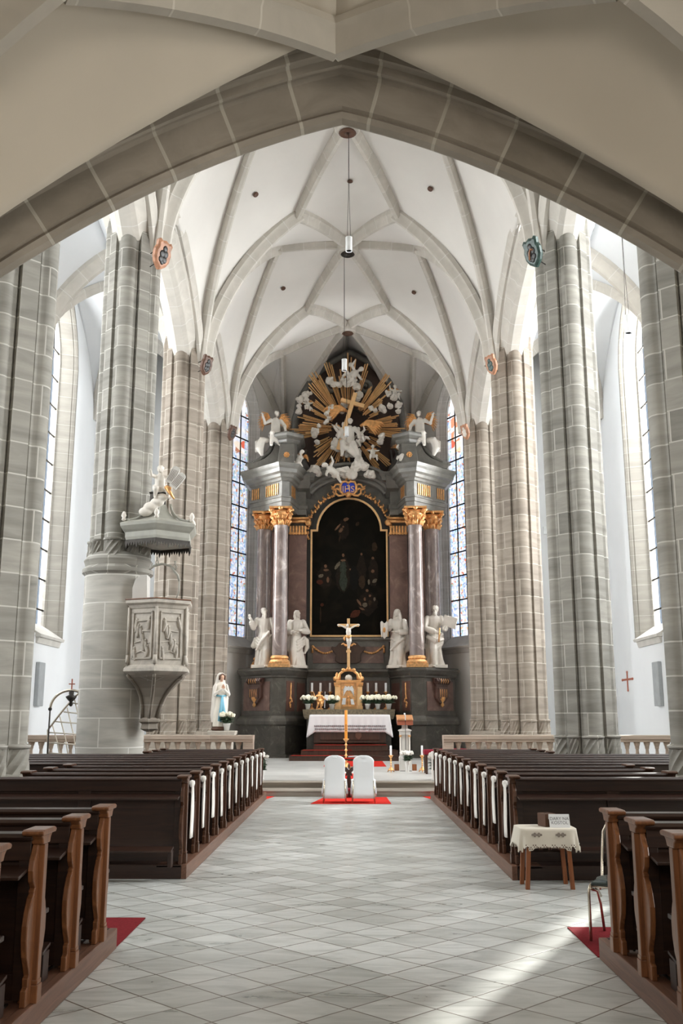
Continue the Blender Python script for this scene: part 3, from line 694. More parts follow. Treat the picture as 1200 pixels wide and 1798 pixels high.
def ribbon(x, y, s, lab):
    b = MB(); n = 12; secs = []; rnd = random.Random(int(y*100)+s)
    ln = rnd.uniform(.52, .66); a0 = rnd.uniform(0, 6)
    for j in range(10):
        f = j/9; z = KH+.86-ln*f; w = .022+.05*math.sin(min(1, f*1.4)*PI*.6); sw = .02*math.sin(f*5+a0)
        top = [(x-s*(.035+.010*math.sin(k/n*2*PI*2.5+a0)), y+sw+(k/n-.5)*2*w, z) for k in range(n+1)]
        secs.append(top+[(p[0]-s*.006, p[1], p[2]) for p in top[::-1]])
    b.loft(secs)
    b.lathe([(.002, .03), (.03, .02), (.035, -.01), (.022, -.05)], (x-s*.03, y, KH+.86), 8)
    o = b.build('ribbon', M['sheer'], org=(x, y, KH+.86), smooth=True); tag(o, lab, 'ribbon', 'white ribbons on the pew ends')
for s in (-1, 1):
    for i, y in enumerate(rows):
        short = hits(y, 13.4) or hits(y, 20.4)
        L_ = (4.02 if short else 8.55)-XA-.06
        key = (s, short)
        if key not in protos: o = protos[key] = pew(s, L_, 'woodshade')
        else: o = copy_tree(protos[key])
        o.location = (s*(XA+.05), y, KH)
        pos = 'first' if i == 0 else 'last' if i == 11 else ORD[i]
        extra = ', its panelled back towards the gallery' if i == 0 else ', nearest the chancel steps' if i == 11 else ', counted from the cross aisle'
        tag(o, 'dark pew in the far %s block, %s row%s' % (SIDE[s], pos, extra), 'pew', 'pews of the far blocks')
        if s > 0 or i < 11:
            ribbon(s*(XA+.05), y+.20, s, 'white sheer ribbon hanging on the aisle end of the %s far %s pew' % (pos, SIDE[s]))
for s, ys in ((-1, (7.58, 6.82, 6.02, 5.22, 4.42, 3.62)), (1, (7.28, 6.62, 5.86, 5.1, 4.3))):
    pr = None
    for i, y in enumerate(ys):
        if i > (3 if s < 0 else 3): continue
        o = pew(s, 4.9-XA) if pr is None else copy_tree(pr); pr = pr or o
        o.location = (s*(XA+.01+(.06 if s > 0 else 0)), y, KH)
        tag(o, 'varnished oak pew in the near %s block, %s row counting back from the cross aisle' % (SIDE[s], ORD[i]), 'pew', 'pews of the near blocks')
# ================================================================== CARPETS
def carpet(name, poly, z, m, lab):
    b = MB(); b.prism(poly, 'z', z+.001, z+.009); o = b.build(name, m, org=(poly[0][0], poly[0][1], z)); return tag(o, lab, 'carpet')
carpet('carpet', [(-1.66, 8.08), (-1.52, 8.72), (-1.86, 8.9), (-4.2, 8.9), (-4.2, 8.10)][::1] if False else [(-4.4, 8.06), (-1.81, 8.06), (-1.81, 9.17), (-4.4, 9.17)], 0, M['darkred'], 'dark red carpet runner lying at the end of the near left pews')
carpet('carpet', [(1.86, 7.76), (4.4, 7.76), (4.4, 8.8), (1.86, 8.8)], 0, M['darkred'], 'pinkish red carpet runner under the metal chair, lit by the sun')
a, b_, c, d = PF(570, 1400), PF(679, 1400), PF(688, 1413), PF(545, 1413)
carpet('carpet', [(a.x, 22.55), (b_.x, 22.55), (c.x, 20.85), (d.x, 20.85)], 0, M['red'], 'bright red carpet under the two white covered chairs')
a, b_, c, d = PF(562, 1337, CH), PF(672, 1337, CH), PF(690, 1347, CH), PF(560, 1347, CH)
carpet('carpet', [(-.75, 30.2), (1.15, 30.2), (1.15, 33.9), (-.75, 33.9)], CH, M['red'], 'red carpet in front of the wooden altar steps')
carpet('carpet', [(-.30, 24.2), (.50, 24.2), (.50, 26.4), (-.30, 26.4)], CH, M['red'], 'red carpet on the chancel floor under the wooden kneeler')
for s in (-1, 1):
    carpet('carpet', [(s*XA, 22.12), (s*2.4, 22.12), (s*2.4, 22.74), (s*1.68, 22.74)], 0, M['red'], 'small red mat at the far end of the %s far pew block' % SIDE[s])
# ================================================================== WHITE COVERED CHAIRS
def covered_chair(x, y, lab):
    t = thing('covered_chair', lab, 'chair', (x, y, 0), 'white covered chairs')
    b = MB(); w = .235
    for sx in (-1, 1):
        for yy in (.02, .42): b.tube([(x+sx*(w-.02), y+yy, 0.009), (x+sx*(w-.035), y+yy+.01, .45)], .013, 8)
    # four legs as separate parts
    for sx in (-1, 1):
        for yy, dy in ((.0, -.03), (.43, .02)):
            bb = MB(); bb.tube([(x+sx*w, y+yy+dy, .009), (x+sx*(w-.02), y+yy, .46)], .014, 8); bb.build('leg', M['chrome'], t, smooth=True)
    def outl(z):
        if z > .82: return w*math.sqrt(max(.01, 1-((z-.82)/.16)**2.4))*.97
        return w*(.94+.03*math.cos(z*5))
    secs = []
    for z in (.10, .2, .35, .45, .55, .7, .82, .87, .91, .94, .962, .975):
        h = outl(z); yb = y-.02-.07*(z-.45 if z > .45 else 0)-.01*math.sin(z*9)
        r = []
        for k in range(24):
            a = 2*PI*k/24; cx = math.copysign(abs(math.cos(a))**.5, math.cos(a)); cy = math.copysign(abs(math.sin(a))**.6, math.sin(a)); r.append((x+h*cx, yb+.03+.028*cy, z))
        secs.append(r)
    b = MB(); b.loft(secs); b.build('back_cover', M['cover'], t, smooth=True)
    b = MB(); secs = []
    for z, g in ((.12, .0), (.2, .01), (.42, -.01), (.47, -.015), (.485, -.05)):
        r = []
        for k in range(48):
            a = 2*PI*k/48; cx = math.copysign(abs(math.cos(a))**.35, math.cos(a)); cy = math.copysign(abs(math.sin(a))**.35, math.sin(a)); f = (.012*math.sin(a*11)*(1 if z < .4 else 0))
            zz = z+(.07*abs(math.sin(a*2)) if z < .15 else 0)
            r.append((x+(w+.03+g+f)*cx, y+.24+(.21+g+f)*cy, zz))
        secs.append(r)
    b.loft(secs); b.build('seat_cover', M['cover'], t, smooth=True)
    b = MB(); b.lathe([(.001, 0), (.05, 0), (.055, .006), (.045, .012), (.001, .013)], (x, y-.055, .93), 12, .4); b.build('fabric_gather', M['cover'], t, smooth=True)
    return t
q1 = PF(588, 1411); q2 = PF(639, 1411)
covered_chair(q1.x, 20.98, 'chair in a white stretch cover, the left one of the pair facing the altar')
covered_chair(q2.x, 20.98, 'chair in a white stretch cover, the right one of the pair facing the altar')
# kneeler in front of the chairs
kx = P(613, 1360, 23).x
t = thing('kneeler', 'dark carved wooden prie-dieu with red cushion top in front of the white chairs', 'kneeler', (kx, 22.6, 0))
ky = 22.62
b = MB(); b.box(kx-.44, kx+.44, ky+.02, ky+.30, .80, .83); b.build('top_board', M['woodd'], t, bev=.008)
b = MB(); b.box(kx-.43, kx+.43, ky+.03, ky+.28, .83, .85); b.build('top_cushion', M['red'], t, bev=.015)
for s in (-1, 1):
    b = MB(); b.box(kx+s*.38-.03, kx+s*.38+.03, ky+.04, ky+.28, .0, .80); b.build('side_panel', M['woodd'], t, bev=.006)
b = MB()
for k in range(5):
    a = k*2*PI/5+PI/2; b.prism([(kx+.0, .58), (kx+.07*math.cos(a-.4), .58+.10*math.sin(a-.4)), (kx+.15*math.cos(a), .58+.17*math.sin(a)), (kx+.07*math.cos(a+.4), .58+.10*math.sin(a+.4))], 'y', ky+.12, ky+.16)
b.prism([(kx-.35, .80), (kx-.25, .80), (kx+.02, .56), (kx-.04, .52)], 'y', ky+.125, ky+.155); b.prism([(kx+.35, .80), (kx+.25, .80), (kx-.02, .56), (kx+.04, .52)], 'y', ky+.125, ky+.155)
b.prism([(kx-.03, .58), (kx+.03, .58), (kx+.06, .15), (kx-.06, .15)], 'y', ky+.125, ky+.155)
b.box(kx-.38, kx+.38, ky+.10, ky+.16, .12, .2); b.build('carved_front', M['woodd'], t)
b = MB(); b.box(kx-.42, kx+.42, ky-.30, ky+.1, .152, .20); b.build('kneeling_board', M['velvet'], t, bev=.01)
# open book on it
b = MB(); b.prism([(kx-.02, .868), (kx+.3, .868), (kx+.29, .885), (kx+.14, .90), (kx-.01, .885)], 'y', ky+.06, ky+.24); o = b.build('book', M['paper'], org=(kx+.14, ky+.15, .866)); tag(o, 'small open white book lying on the red cushion of the kneeler', 'book')
# ================================================================== PASCHAL CANDLE
def stick(t, x, y, z0, h, r, m, nm='stem'):
    pr = [(r*2.6, 0), (r*2.6, .02), (r*1.7, .05), (r*.9, .09)]
    n = max(3, int(h/.16))
    for k in range(n):
        z = .1+(h-.2)*k/n; dz = (h-.2)/n; pr += [(r*.45, z), (r*.5, z+dz*.35), (r*1.05, z+dz*.5), (r*1.1, z+dz*.56), (r*.5, z+dz*.7)]
    pr += [(r*.5, h-.10), (r*.8, h-.07), (r*1.9, h-.02), (r*2.0, h), (r*.5, h)]
    b = MB(); b.lathe(pr, (x, y, z0), 14); return b.build(nm, m, t, smooth=True)
q = P(608, 1336, 27.4); px_, py_ = q.x, 27.4
t = thing('paschal_candlestick', 'tall gilt floor candlestick standing between the chairs and the altar steps', 'candlestick', (px_, py_, CH))
zt = P(605, 1297, py_).z; stick(t, px_, py_, CH+.12, zt-CH-.12, .04, M['gold'])
b = MB(); 
for k in range(3):
    a = k*2*PI/3+.5; b.tube([(px_, py_, CH+.22), (px_+.08*math.cos(a), py_+.08*math.sin(a), CH+.18), (px_+.17*math.cos(a), py_+.17*math.sin(a), CH+.02)], [.05, .035, .03], 8)
b.build('tripod_foot', M['gold'], t, smooth=True)
b = MB(); zc = P(605, 1247, py_).z
b.lathe([(.04, 0), (.04, zc-zt-.01), (.036, zc-zt), (.01, zc-zt)], (px_, py_, zt), 16); o = b.build('paschal_candle', M['ambwax'], org=(px_, py_, zt), smooth=False, auto=40)
tag(o, 'thick tall amber paschal candle in the gilt floor candlestick', 'candle')
b = MB()
for z in (.28, .34, .40, .46): b.box(px_-.015, px_+.015, py_-.043, py_-.038, zt+z*(zc-zt), zt+(z+.03)*(zc-zt))
b.build('painted_sign', M['brown'], o)
def candle(x, y, z, r, h, lab, grp=None):
    b = MB(); b.lathe([(r, 0), (r, h-.006), (r*.85, h), (.004, h-.004)], (x, y, z), 14); o = b.build('candle', M['wax'], org=(x, y, z), auto=40); tag(o, lab, 'candle', grp)
    b = MB(); b.tube([(x, y, z+h-.006), (x+.003, y, z+h+.02)], .003, 5); b.build('wick', M['ink'], o)
for (u, Y, side) in ((687, 25.2, 'left'), (742, 25.1, 'right')):
    q = PF(u, 1356, CH); x, y = q.x, q.y
    t = thing('floor_candlestick', 'slender gilt floor candlestick standing %s of the stone lectern' % side, 'candlestick', (x, y, CH), 'floor candlesticks')
    z1 = P(u, 1326, y).z; stick(t, x, y, CH+.05, z1-CH-.05, .032, M['gold'])
    for k in range(3):
        a = k*2*PI/3+PI/6; b = MB(); b.tube([(x, y, CH+.12), (x+.05*math.cos(a), y+.05*math.sin(a), CH+.09), (x+.10*math.cos(a), y+.10*math.sin(a), CH+.012)], [.025, .018, .015], 6); b.build('foot', M['gold'], t, smooth=True)
    z2 = P(u, 1309, y).z; candle(x, y, z1, .028, z2-z1, 'white pillar candle on the floor candlestick %s of the lectern' % side, 'floor candles')
# ================================================================== LECTERN
q = PF(713, 1354, CH); lx, ly = q.x, q.y+.25
zz = lambda v: P(713, v, ly).z
t = thing('lectern', 'pale stone lectern with corner columns and a slanted reddish wooden desk', 'lectern', (lx, ly, CH))
sq = lambda r: [(lx-r, ly-r), (lx+r, ly-r), (lx+r, ly+r), (lx-r, ly+r)]
b = MB(); molded(b, sq(.17), [(.0, CH), (.0, CH+.36), (-.03, CH+.42), (-.05, CH+.43)]); b.build('pedestal', M['sill'], t, bev=.01)
b = MB(); z0 = CH+.42; z1 = zz(1290); b.box(lx-.085, lx+.085, ly-.085, ly+.085, z0, z1); b.build('core', M['sill'], t, bev=.01)
for sx in (-1, 1):
    for sy in (-1, 1):
        b = MB(); b.lathe([(.026, 0), (.026, .02), (.018, .03), (.018, z1-z0-.05), (.024, z1-z0-.03), (.03, z1-z0)], (lx+sx*.125, ly+sy*.125, z0), 10); b.build('column', M['white_marble'], t, smooth=True)
        b = MB(); b.lathe([(.028, z1-z0-.06), (.034, z1-z0-.01)], (lx+sx*.125, ly+sy*.125, z0), 10); b.build('gilt_capital', M['gold'], t)
z2 = zz(1283); z3 = zz(1270)
b = MB(); molded(b, sq(.15), [(0, z1), (0, z2-.03), (.03, z2), (.03, z2+.02), (-.05, z2+.05), (-.07, z2+.07), (-.07, z3)]); b.build('upper_block', M['sill'], t, bev=.008)
b = MB(); zf = zz(1264.5); b.prism([(ly-.22, z3-.05), (ly-.22, zf-.01), (ly+.22, zf+.12), (ly+.22, z3+.02)], 'x', lx-.22, lx+.22); b.build('desk_box', M['redwood'], t, bev=.006)
b = MB(); b.prism([(ly-.25, zf-.01), (ly-.25, zf+.01), (ly+.23, zf+.15), (ly+.23, zf+.13)], 'x', lx-.23, lx+.23); b.box(lx-.2, lx+.2, ly-.255, ly-.24, zf, zf+.04); b.build('desk_top', M['lightwood'], t, bev=.004)
b = MB(); b.box(lx-.30, lx-.16, ly-.0, ly+.2, CH, CH+.17); b.box(lx+.2, lx+.32, ly-.0, ly+.2, CH, CH+.17); o = b.build('lectern_step', M['stoolwood'], org=(lx, ly, CH)); tag(o, 'low reddish wooden step box behind the stone lectern', 'step')
t = thing('microphone', 'thin black microphone stand with silver head in front of the lectern', 'microphone', (lx, ly-.38, CH))
zm = zz(1253)
b = MB(); b.tube([(lx, ly-.34, CH+.012), (lx, ly-.34, zm-.15)], .008, 6); b.build('pole', M['black'], t)
b = MB(); b.tube([(lx-.16, ly-.34, CH+.008), (lx+.16, ly-.34, CH+.008)], .008, 6); b.tube([(lx, ly-.46, CH+.008), (lx, ly-.22, CH+.008)], .008, 6); b.build('base', M['black'], t)
b = MB(); b.tube([(lx, ly-.34, zm-.18), (lx, ly-.36, zm-.06), (lx-.02, ly-.42, zm-.02)], [.014, .014, .018], 8); b.sph((lx-.025, ly-.44, zm-.01), .026); b.build('head', M['lamp'], t, smooth=True)
# ================================================================== FLOWERS
def blossom(b, c, r, rnd, n=14):
    for k in range(n):
        a = rnd.uniform(0, 2*PI); e = rnd.uniform(-.2, 1.4); b.sph((c[0]+r*.72*math.cos(a)*math.cos(e), c[1]+r*.72*math.sin(a)*math.cos(e), c[2]+r*.6*math.sin(e)), r*rnd.uniform(.36, .5), 7, 5)
def leaf(b, p, d, l, w):
    d = Vector(d).normalized(); sdv = d.cross(Vector((0, 0, 1))).normalized()*w; up = Vector((0, 0, w*.35)); p = Vector(p)
    m = p+d*l*.5; tip = p+d*l-Vector((0, 0, l*.25))
    b.loft([[p+sdv*.15, p-up*.2, p-sdv*.15, p+up*.2], [m+sdv, m-up*.3, m-sdv, m+up], [tip+sdv*.1, tip-up*.1, tip-sdv*.1, tip+up*.1]])
def flowerpot(x, y, z, hp, rp, nb, spread, rb, lab, cat='flowers', petal='petal', grp=None, seed=1, stand='pot', lh=None):
    rnd = random.Random(seed); t = thing('potted_flowers', lab, cat, (x, y, z), grp)
    b = MB()
    if stand == 'pot': b.lathe([(rp*.68, 0), (rp*.95, hp*.85), (rp*1.05, hp*.86), (rp*1.05, hp), (rp*.9, hp), (rp*.8, hp*.8), (.001, hp*.8)], (x, y, z), 16)
    else: b.lathe([(rp*.8, 0), (rp*.85, .01), (rp*.6, hp*.15), (rp*.8, hp*.6), (rp*1.15, hp), (rp*1.05, hp), (rp*.7, hp*.5), (.001, hp*.3)], (x, y, z), 16)
    b.build('pot' if stand == 'pot' else 'vase', M['pot'], t, smooth=True)
    b = MB(); lh = lh or spread*.7
    for k in range(46):
        a = rnd.uniform(0, 2*PI); h = rnd.uniform(0, 1); leaf(b, (x+spread*.2*math.cos(a), y+spread*.2*math.sin(a), z+hp*.9+lh*h*.75), (math.cos(a), math.sin(a), .5-h*.3), spread*rnd.uniform(.6, 1.0), spread*.2)
    b.sph((x, y, z+hp+lh*.35), (spread*.55, spread*.55, lh*.5), 10, 6)
    b.build('foliage', M['greenleaf'], t, smooth=True)
    for k in range(nb):
        a = 2*PI*k/max(1, nb-1)+rnd.uniform(-.4, .4); q = 0 if k == nb-1 else spread*rnd.uniform(.6, .85)
        b = MB(); blossom(b, (x+q*math.cos(a), y+q*math.sin(a)*.7, z+hp+lh*rnd.uniform(.75, 1.05)+(lh*.1 if q == 0 else 0)), rb*rnd.uniform(.85, 1.1), rnd); b.build('blossom', M[petal], t, smooth=True)
    return t
flowerpot(lx+.02, ly-.62, CH, .30, .07, 8, .17, .075, 'white rose bouquet in a white vase on the floor before the lectern', petal='petalw', seed=5, stand='vase', lh=.2)
for (s, u, v, sdx) in ((-1, 461, 1352, 7), (1, 763, 1350, 8)):
    y = 23.95; q = P(u, v, y)
    t = flowerpot(q.x, y, CH, .22, .06, 6, .15, .06, 'white flowers in a vase on the chancel edge beside the far %s pews' % SIDE[s], petal='petalw', seed=sdx, stand='vase', lh=.35)
# ================================================================== BALUSTRADES
def balustrade(x0, x1, y, lab, name='communion_rail'):
    t = thing(name, lab, 'balustrade', ((x0+x1)/2, y, CH), 'marble communion rails'); L_ = x1-x0
    H_ = 1.04
    b = MB(); b.prism([(-.15, H_-.16), (-.17, H_-.15), (-.17, H_-.12), (-.20, H_-.09), (-.20, H_), (.20, H_), (.20, H_-.09), (.17, H_-.12), (.17, H_-.15), (.15, H_-.16)], 'x', 0, L_); b.v = [v+Vector((x0, y, CH)) for v in b.v]; b.build('top_rail', M['railm'], t, bev=.006)
    b = MB(); b.box(x0, x1, y-.17, y+.17, CH, CH+.16); b.build('plinth', M['railm'], t, bev=.01)
    n = max(2, round(L_/.24)); w = L_/n
    for k in range(n):
        x = x0+(k+.5)*w
        if k in (0, n-1):
            b = MB(); b.box(x-w*.5, x+w*.5, y-.15, y+.15, CH+.16, CH+H_-.16); b.box(x-w*.36, x+w*.36, y-.158, y+.158, CH+.22, CH+H_-.22); b.build('end_pier', M['railm'], t, bev=.008)
        else:
            b = MB(); h = H_-.32; b.lathe([(.085, 0), (.085, .05), (.05, .07), (.06, .11), (.082, .2), (.088, .27), (.07, .36), (.04, .47), (.036, .55), (.052, .58), (.05, .61), (.075, h-.04), (.08, h)], (x, y, CH+.16), 14); b.build('baluster', M['railm'], t, smooth=True)
    return t
xe = abs(P(446, 1295, 23.75).x)
balustrade(-5.9, -xe, 23.75, 'pink marble balustrade left of the chancel opening, behind the pulpit pillar')
balustrade(P(778, 1295, 23.75).x, 5.9, 23.75, 'pink marble balustrade right of the chancel opening, beside the red bench')
balustrade(-9.35, -6.05, 23.75, 'pink marble balustrade closing the left aisle behind the leaning trellis')
balustrade(6.05, 9.35, 23.75, 'pink marble balustrade closing the right aisle')
# red upholstered bench
q = P(762, 1320, 26.5)
t = thing('upholstered_bench', 'dark bench with a crimson velvet seat beside the right balustrade end', 'bench', (q.x+.35, 26.5, CH))
bx = q.x+.35; zt = P(762, 1314, 26.5).z
b = MB(); b.box(bx-.62, bx+.9, 26.25, 26.8, zt-.16, zt-.03); b.sph((bx+.14, 26.52, zt-.06), (.74, .26, .06), 20, 8); b.build('seat', M['velvet'], t, bev=.03)
for sx in (-.56, .84):
    for yy in (26.3, 26.75):
        b = MB(); b.box(bx+sx-.03, bx+sx+.03, yy-.03, yy+.03, CH, zt-.15); b.build('leg', M['woodd'], t, bev=.005)
# ================================================================== LACE-COVERED STOOL, BOX, CARD
tx = PF(968, 1553).x-.07; ty = 10.86; S = .185; TH = P(968, 1452, ty).z
t = thing('side_table', 'small orange-brown wooden stool table under a lace cloth before the right pews', 'table', (tx, ty, 0))
for sx in (-1, 1):
    for sy in (-1, 1):
        b = MB(); b.prism([(tx+sx*.235-.022, 0), (tx+sx*.235+.022, 0), (tx+sx*.20+.022, TH-.03), (tx+sx*.20-.022, TH-.03)], 'y', ty+sy*.17-.02, ty+sy*.17+.02); b.build('leg', M['stoolwood'], t, bev=.003)
b = MB(); b.box(tx-.25, tx+.25, ty-.2, ty+.2, TH-.03, TH-.005); b.build('tabletop', M['stoolwood'], t, bev=.006)
b = MB(); 
for sy in (-1, 1): b.box(tx-.2, tx+.2, ty+sy*.17-.01, ty+sy*.17+.01, TH-.11, TH-.03)
for sx in (-1, 1): b.box(tx+sx*.2-.01, tx+sx*.2+.01, ty-.17, ty+.17, TH-.11, TH-.03)
b.build('apron', M['stoolwood'], t)
# cloth: rounded rectangle draping with folds and a stepped lace hem
def drape(cx, cy, zt, hx, hy, drop, folds, hem, amp=.02, flare=.05, n=180, rows_=10, e=.3):
    b = MB(); secs = []
    per = []
    for k in range(n):
        a = 2*PI*k/n; per.append((math.copysign(abs(math.cos(a))**e, math.cos(a)), math.copysign(abs(math.sin(a))**e, math.sin(a)), a))
    for f in (.0, .3, .7, .96): secs.append([(cx+hx*px*f, cy+hy*py*f, zt) for px, py, a in per])
    for j in range(rows_+1):
        f = j/rows_; r = []
        for k, (px, py, a) in enumerate(per):
            o_ = f*flare+amp*f*math.sin(a*folds)+.006; dz = drop*f
            if f > .8: dz -= hem(k)*(f-.8)/.2
            c_ = (abs(px*py))**3*.05*f
            r.append((cx+px*(hx+o_-c_), cy+py*(hy+o_-c_), zt-.004-dz-(abs(px*py)**3)*.06*f))
        secs.append(r)
    b.loft(secs, cap=False); return b
b = drape(tx, ty, TH+.004, .30, .215, .20, 9, lambda k: .035*((k*14//180) % 2)+.018*((k*42//180) % 2), amp=.012, flare=.045, e=.28)
cl = b.build('tablecloth', mat('cream_lace_cloth', (.66, .61, .52), .9, var=.03), org=(tx, ty, TH), smooth=True, solid=.003)
tag(cl, 'cream tablecloth with cutwork squares and stepped lace hem on the small stool table', 'tablecloth')
b = MB()
for cxm in (-.13, .12):
    for (i, j) in ((-2, 0), (-1, -1), (-1, 1), (0, 0), (1, -1), (1, 1), (2, 0)):
        x = tx+cxm+i*.022; z = TH-.055+j*.012; yf = ty-.232-.0
        for (a0, a1, c0, c1) in ((-.009, .009, -.009, -.005), (-.009, .009, .005, .009), (-.009, -.005, -.009, .009), (.005, .009, -.009, .009)): b.box(x+a0, x+a1, yf-.012, yf-.006, z+c0, z+c1)
for k in range(21):
    x = tx-.25+k*.025; z = TH-.155-.022*(k % 4 in (1, 2)); b.box(x-.005, x+.005, ty-.266, ty-.258, z-.005, z+.005); b.box(x-.005+.012, x+.005+.012, ty-.266, ty-.258, z-.022, z-.012)
b.build('cutwork', M['brown'], cl)
bxx = P(958, 1440, ty).x
b = MB(Matrix.Translation((bxx+.01, ty+.02, TH+.006)) @ Matrix.Rotation(.35, 4, 'Z')); b.box(-.055, .075, -.08, .08, 0, .135); o = b.build('collection_box', M['brown'], org=(bxx, ty, TH+.006), bev=.004); tag(o, 'small brown wooden collection box behind the white card on the stool table', 'box')
b = MB(Matrix.Translation((bxx+.01, ty+.02, TH+.006)) @ Matrix.Rotation(.35, 4, 'Z')); b.box(-.02, .04, -.008, .008, .134, .1365); b.build('coin_slot', M['hole'], o)
cx0 = P(965, 1448, ty-.1).x; cx1 = P(1001, 1448, ty-.1).x; ch_ = .14; yc = ty-.13
b = MB(); b.loft([[(cx0, yc, TH+.006), (cx1, yc, TH+.006), (cx1, yc+.0015, TH+.006), (cx0, yc+.0015, TH+.006)], [(cx0, yc+.05, TH+ch_), (cx1, yc+.05, TH+ch_), (cx1, yc+.0515, TH+ch_), (cx0, yc+.0515, TH+ch_)]])
b.loft([[(cx0, yc+.10, TH+.006), (cx1, yc+.10, TH+.006), (cx1, yc+.1015, TH+.006), (cx0, yc+.1015, TH+.006)], [(cx0, yc+.05, TH+ch_), (cx1, yc+.05, TH+ch_), (cx1, yc+.0515, TH+ch_), (cx0, yc+.0515, TH+ch_)]])
o = b.build('folded_card', M['paper'], org=(cx0, yc, TH+.006)); tag(o, 'white folded card with two lines of grey lettering on the stool table', 'card')
def text(s_, size, loc, rot, m, parent, name='lettering', ext=.0006, align='CENTER'):
    cu = bpy.data.curves.new(name, 'FONT'); cu.body = s_; cu.size = size; cu.extrude = ext; cu.align_x = align; cu.align_y = 'CENTER'
    o_ = bpy.data.objects.new(name, cu); C.objects.link(o_)
    bpy.context.view_layer.update(); dg = bpy.context.evaluated_depsgraph_get(); me = bpy.data.meshes.new_from_object(o_.evaluated_get(dg))
    bpy.data.objects.remove(o_); me.materials.clear(); me.materials.append(m)
    Mx = Matrix.Translation(Vector(loc)-wl(parent)) @ Euler(rot).to_matrix().to_4x4(); me.transform(Mx)
    o2 = bpy.data.objects.new(name, me); C.objects.link(o2); o2.parent = parent; return o2
tl = math.atan2(.05, ch_)
for i, w_ in enumerate(('DARY NA', 'KOSTOL')):
    z = .093-.04*i; text(w_, .047, ((cx0+cx1)/2, yc+.05*(z/ch_)-.0012, TH+z), (PI/2-tl, 0, 0), M['ink'], o)
# ================================================================== METAL BANQUET CHAIR
mx, my = 2.23, 8.33
t = thing('banquet_chair', 'champagne metal banquet chair with dark seat on the pink carpet by the near right pews', 'chair', (mx, my, 0))
Tm = Matrix.Translation((2.22, 8.356, 0)) @ Matrix.Rotation(R(-28), 4, 'Z')
def T_(p): return Tm @ Vector(p)
# local: seat centre 0,0; faces -y (left of the picture); back at +y
for sx in (-1, 1):
    b = MB(); b.tube([T_((sx*.21, -.22, .012)), T_((sx*.21, -.215, .38)), T_((sx*.205, -.20, .42)), T_((sx*.2, -.16, .435)), T_((sx*.2, -.08, .42)), T_((sx*.2, .12, .30))], .012, 8); b.tube([T_((sx*.2, -.19, .40)), T_((sx*.2, .0, .36)), T_((sx*.205, .12, .24)), T_((sx*.21, .22, .012))], .012, 8); b.build('leg_frame', M['chrome'], t, smooth=True)
    b = MB(); b.tube([T_((sx*.20, .10, .36)), T_((sx*.20, .19, .42)), T_((sx*.20, .23, .60)), T_((sx*.19, .27, .80)), T_((sx*.15, .28, .88)), T_((0, .285, .905))], .012, 8); b.build('back_upright', M['chrome'], t, smooth=True)
b = MB(); b.tube([T_((-.2, .19, .42)), T_((.2, .19, .42))], .01, 8); b.tube([T_((-.2, -.18, .42)), T_((.2, -.18, .42))], .01, 8); b.build('cross_bar', M['chrome'], t, smooth=True)
b = MB(Tm); b.box(-.2, .2, -.2, .18, .425, .455); b.sph((0, -.01, .455), (.205, .2, .035), 16, 8); b.build('seat', M['blackseat'], t, bev=.02)
b = MB(Tm); b.prism([(-.17, .52), (.17, .52), (.17, .80), (.12, .86), (-.12, .86), (-.17, .80)], 'y', .245, .275); b.build('back_pad', M['blackseat'], t, bev=.01)
# ================================================================== ARCHED TRELLIS, LEFT AISLE
q = P(122, 1335, 23.0); gy = 22.62
c0 = P(88, 1245, gy); c1 = P(146+12, 1245, gy); cc = (c0+c1)/2; rr_ = (c1.x-c0.x)/2; at = P(122, 1212, gy).z
t = thing('arched_trellis', 'pale arched metal stand with leaning rope trellis and small red cross in the left aisle', 'trellis', (cc.x, gy, 0))
b = MB(); b.tube([(cc.x+rr_*math.cos(PI*k/20), gy, c0.z+(at-c0.z)*math.sin(PI*k/20)) for k in range(21)], .03, 8); b.build('arch_bar', M['chrome'], t, smooth=True)
for s in (-1, 1):
    b = MB(); b.tube([(cc.x+s*rr_, gy, .012), (cc.x+s*rr_, gy, c0.z)], .018, 8); b.sph((cc.x+s*rr_, gy, c0.z), .045, 10, 8); b.build('post', M['iron'], t, smooth=True)
ctop = P(127, 1192, gy)
b = MB(); b.box(ctop.x-.012, ctop.x+.012, gy-.012, gy+.012, at, ctop.z); zc = at+(ctop.z-at)*.55; b.box(ctop.x-.07, ctop.x+.07, gy-.012, gy+.012, zc-.012, zc+.012); b.build('cross', M['redcross'], t)
b = MB(); zt = P(125, 1228, gy).z; b.lathe([(.02, -.16), (.05, -.12), (.03, -.06), (.09, 0), (.13, .06), (.05, .1), (.06, .16), (.02, .2)], (ctop.x-.0, gy, zt), 9); b.build('leaf_boss', M['iron'], t, smooth=True)
# the leaning ladder-like net, its left edge rising to the right
A0 = P(84, 1330, gy+.03); A1 = P(84, 1282, gy+.03); A2 = P(150, 1206, gy+.03)
edge = [A1.lerp(A2, k/8)+Vector((0, 0, .06*math.sin(PI*k/8))) for k in range(9)]
b = MB(); b.tube([A0]+edge+[P(156, 1200, gy+.03)], .022, 6); b.build('leaning_edge', M['chrome'], t, smooth=True)
b = MB()
for k, v in enumerate((1322, 1304, 1286, 1267, 1250, 1234)):
    xl = 84 if v > 1282 else 84+(1282-v)*66/76; b.tube([P(xl, v, gy+.03), P(158, v+5, gy+.03)], .016, 6)
for k in range(5):
    xt = 92+k*13; vt = 1282-(xt-84)*76/66; b.tube([P(xt, vt, gy+.05), P(xt+9+k, (vt+1336)/2, gy+.06), P(xt+14+k*2, 1334, gy+.05)], .014, 6)
b.build('rope_net', M['rope'], t, smooth=True)
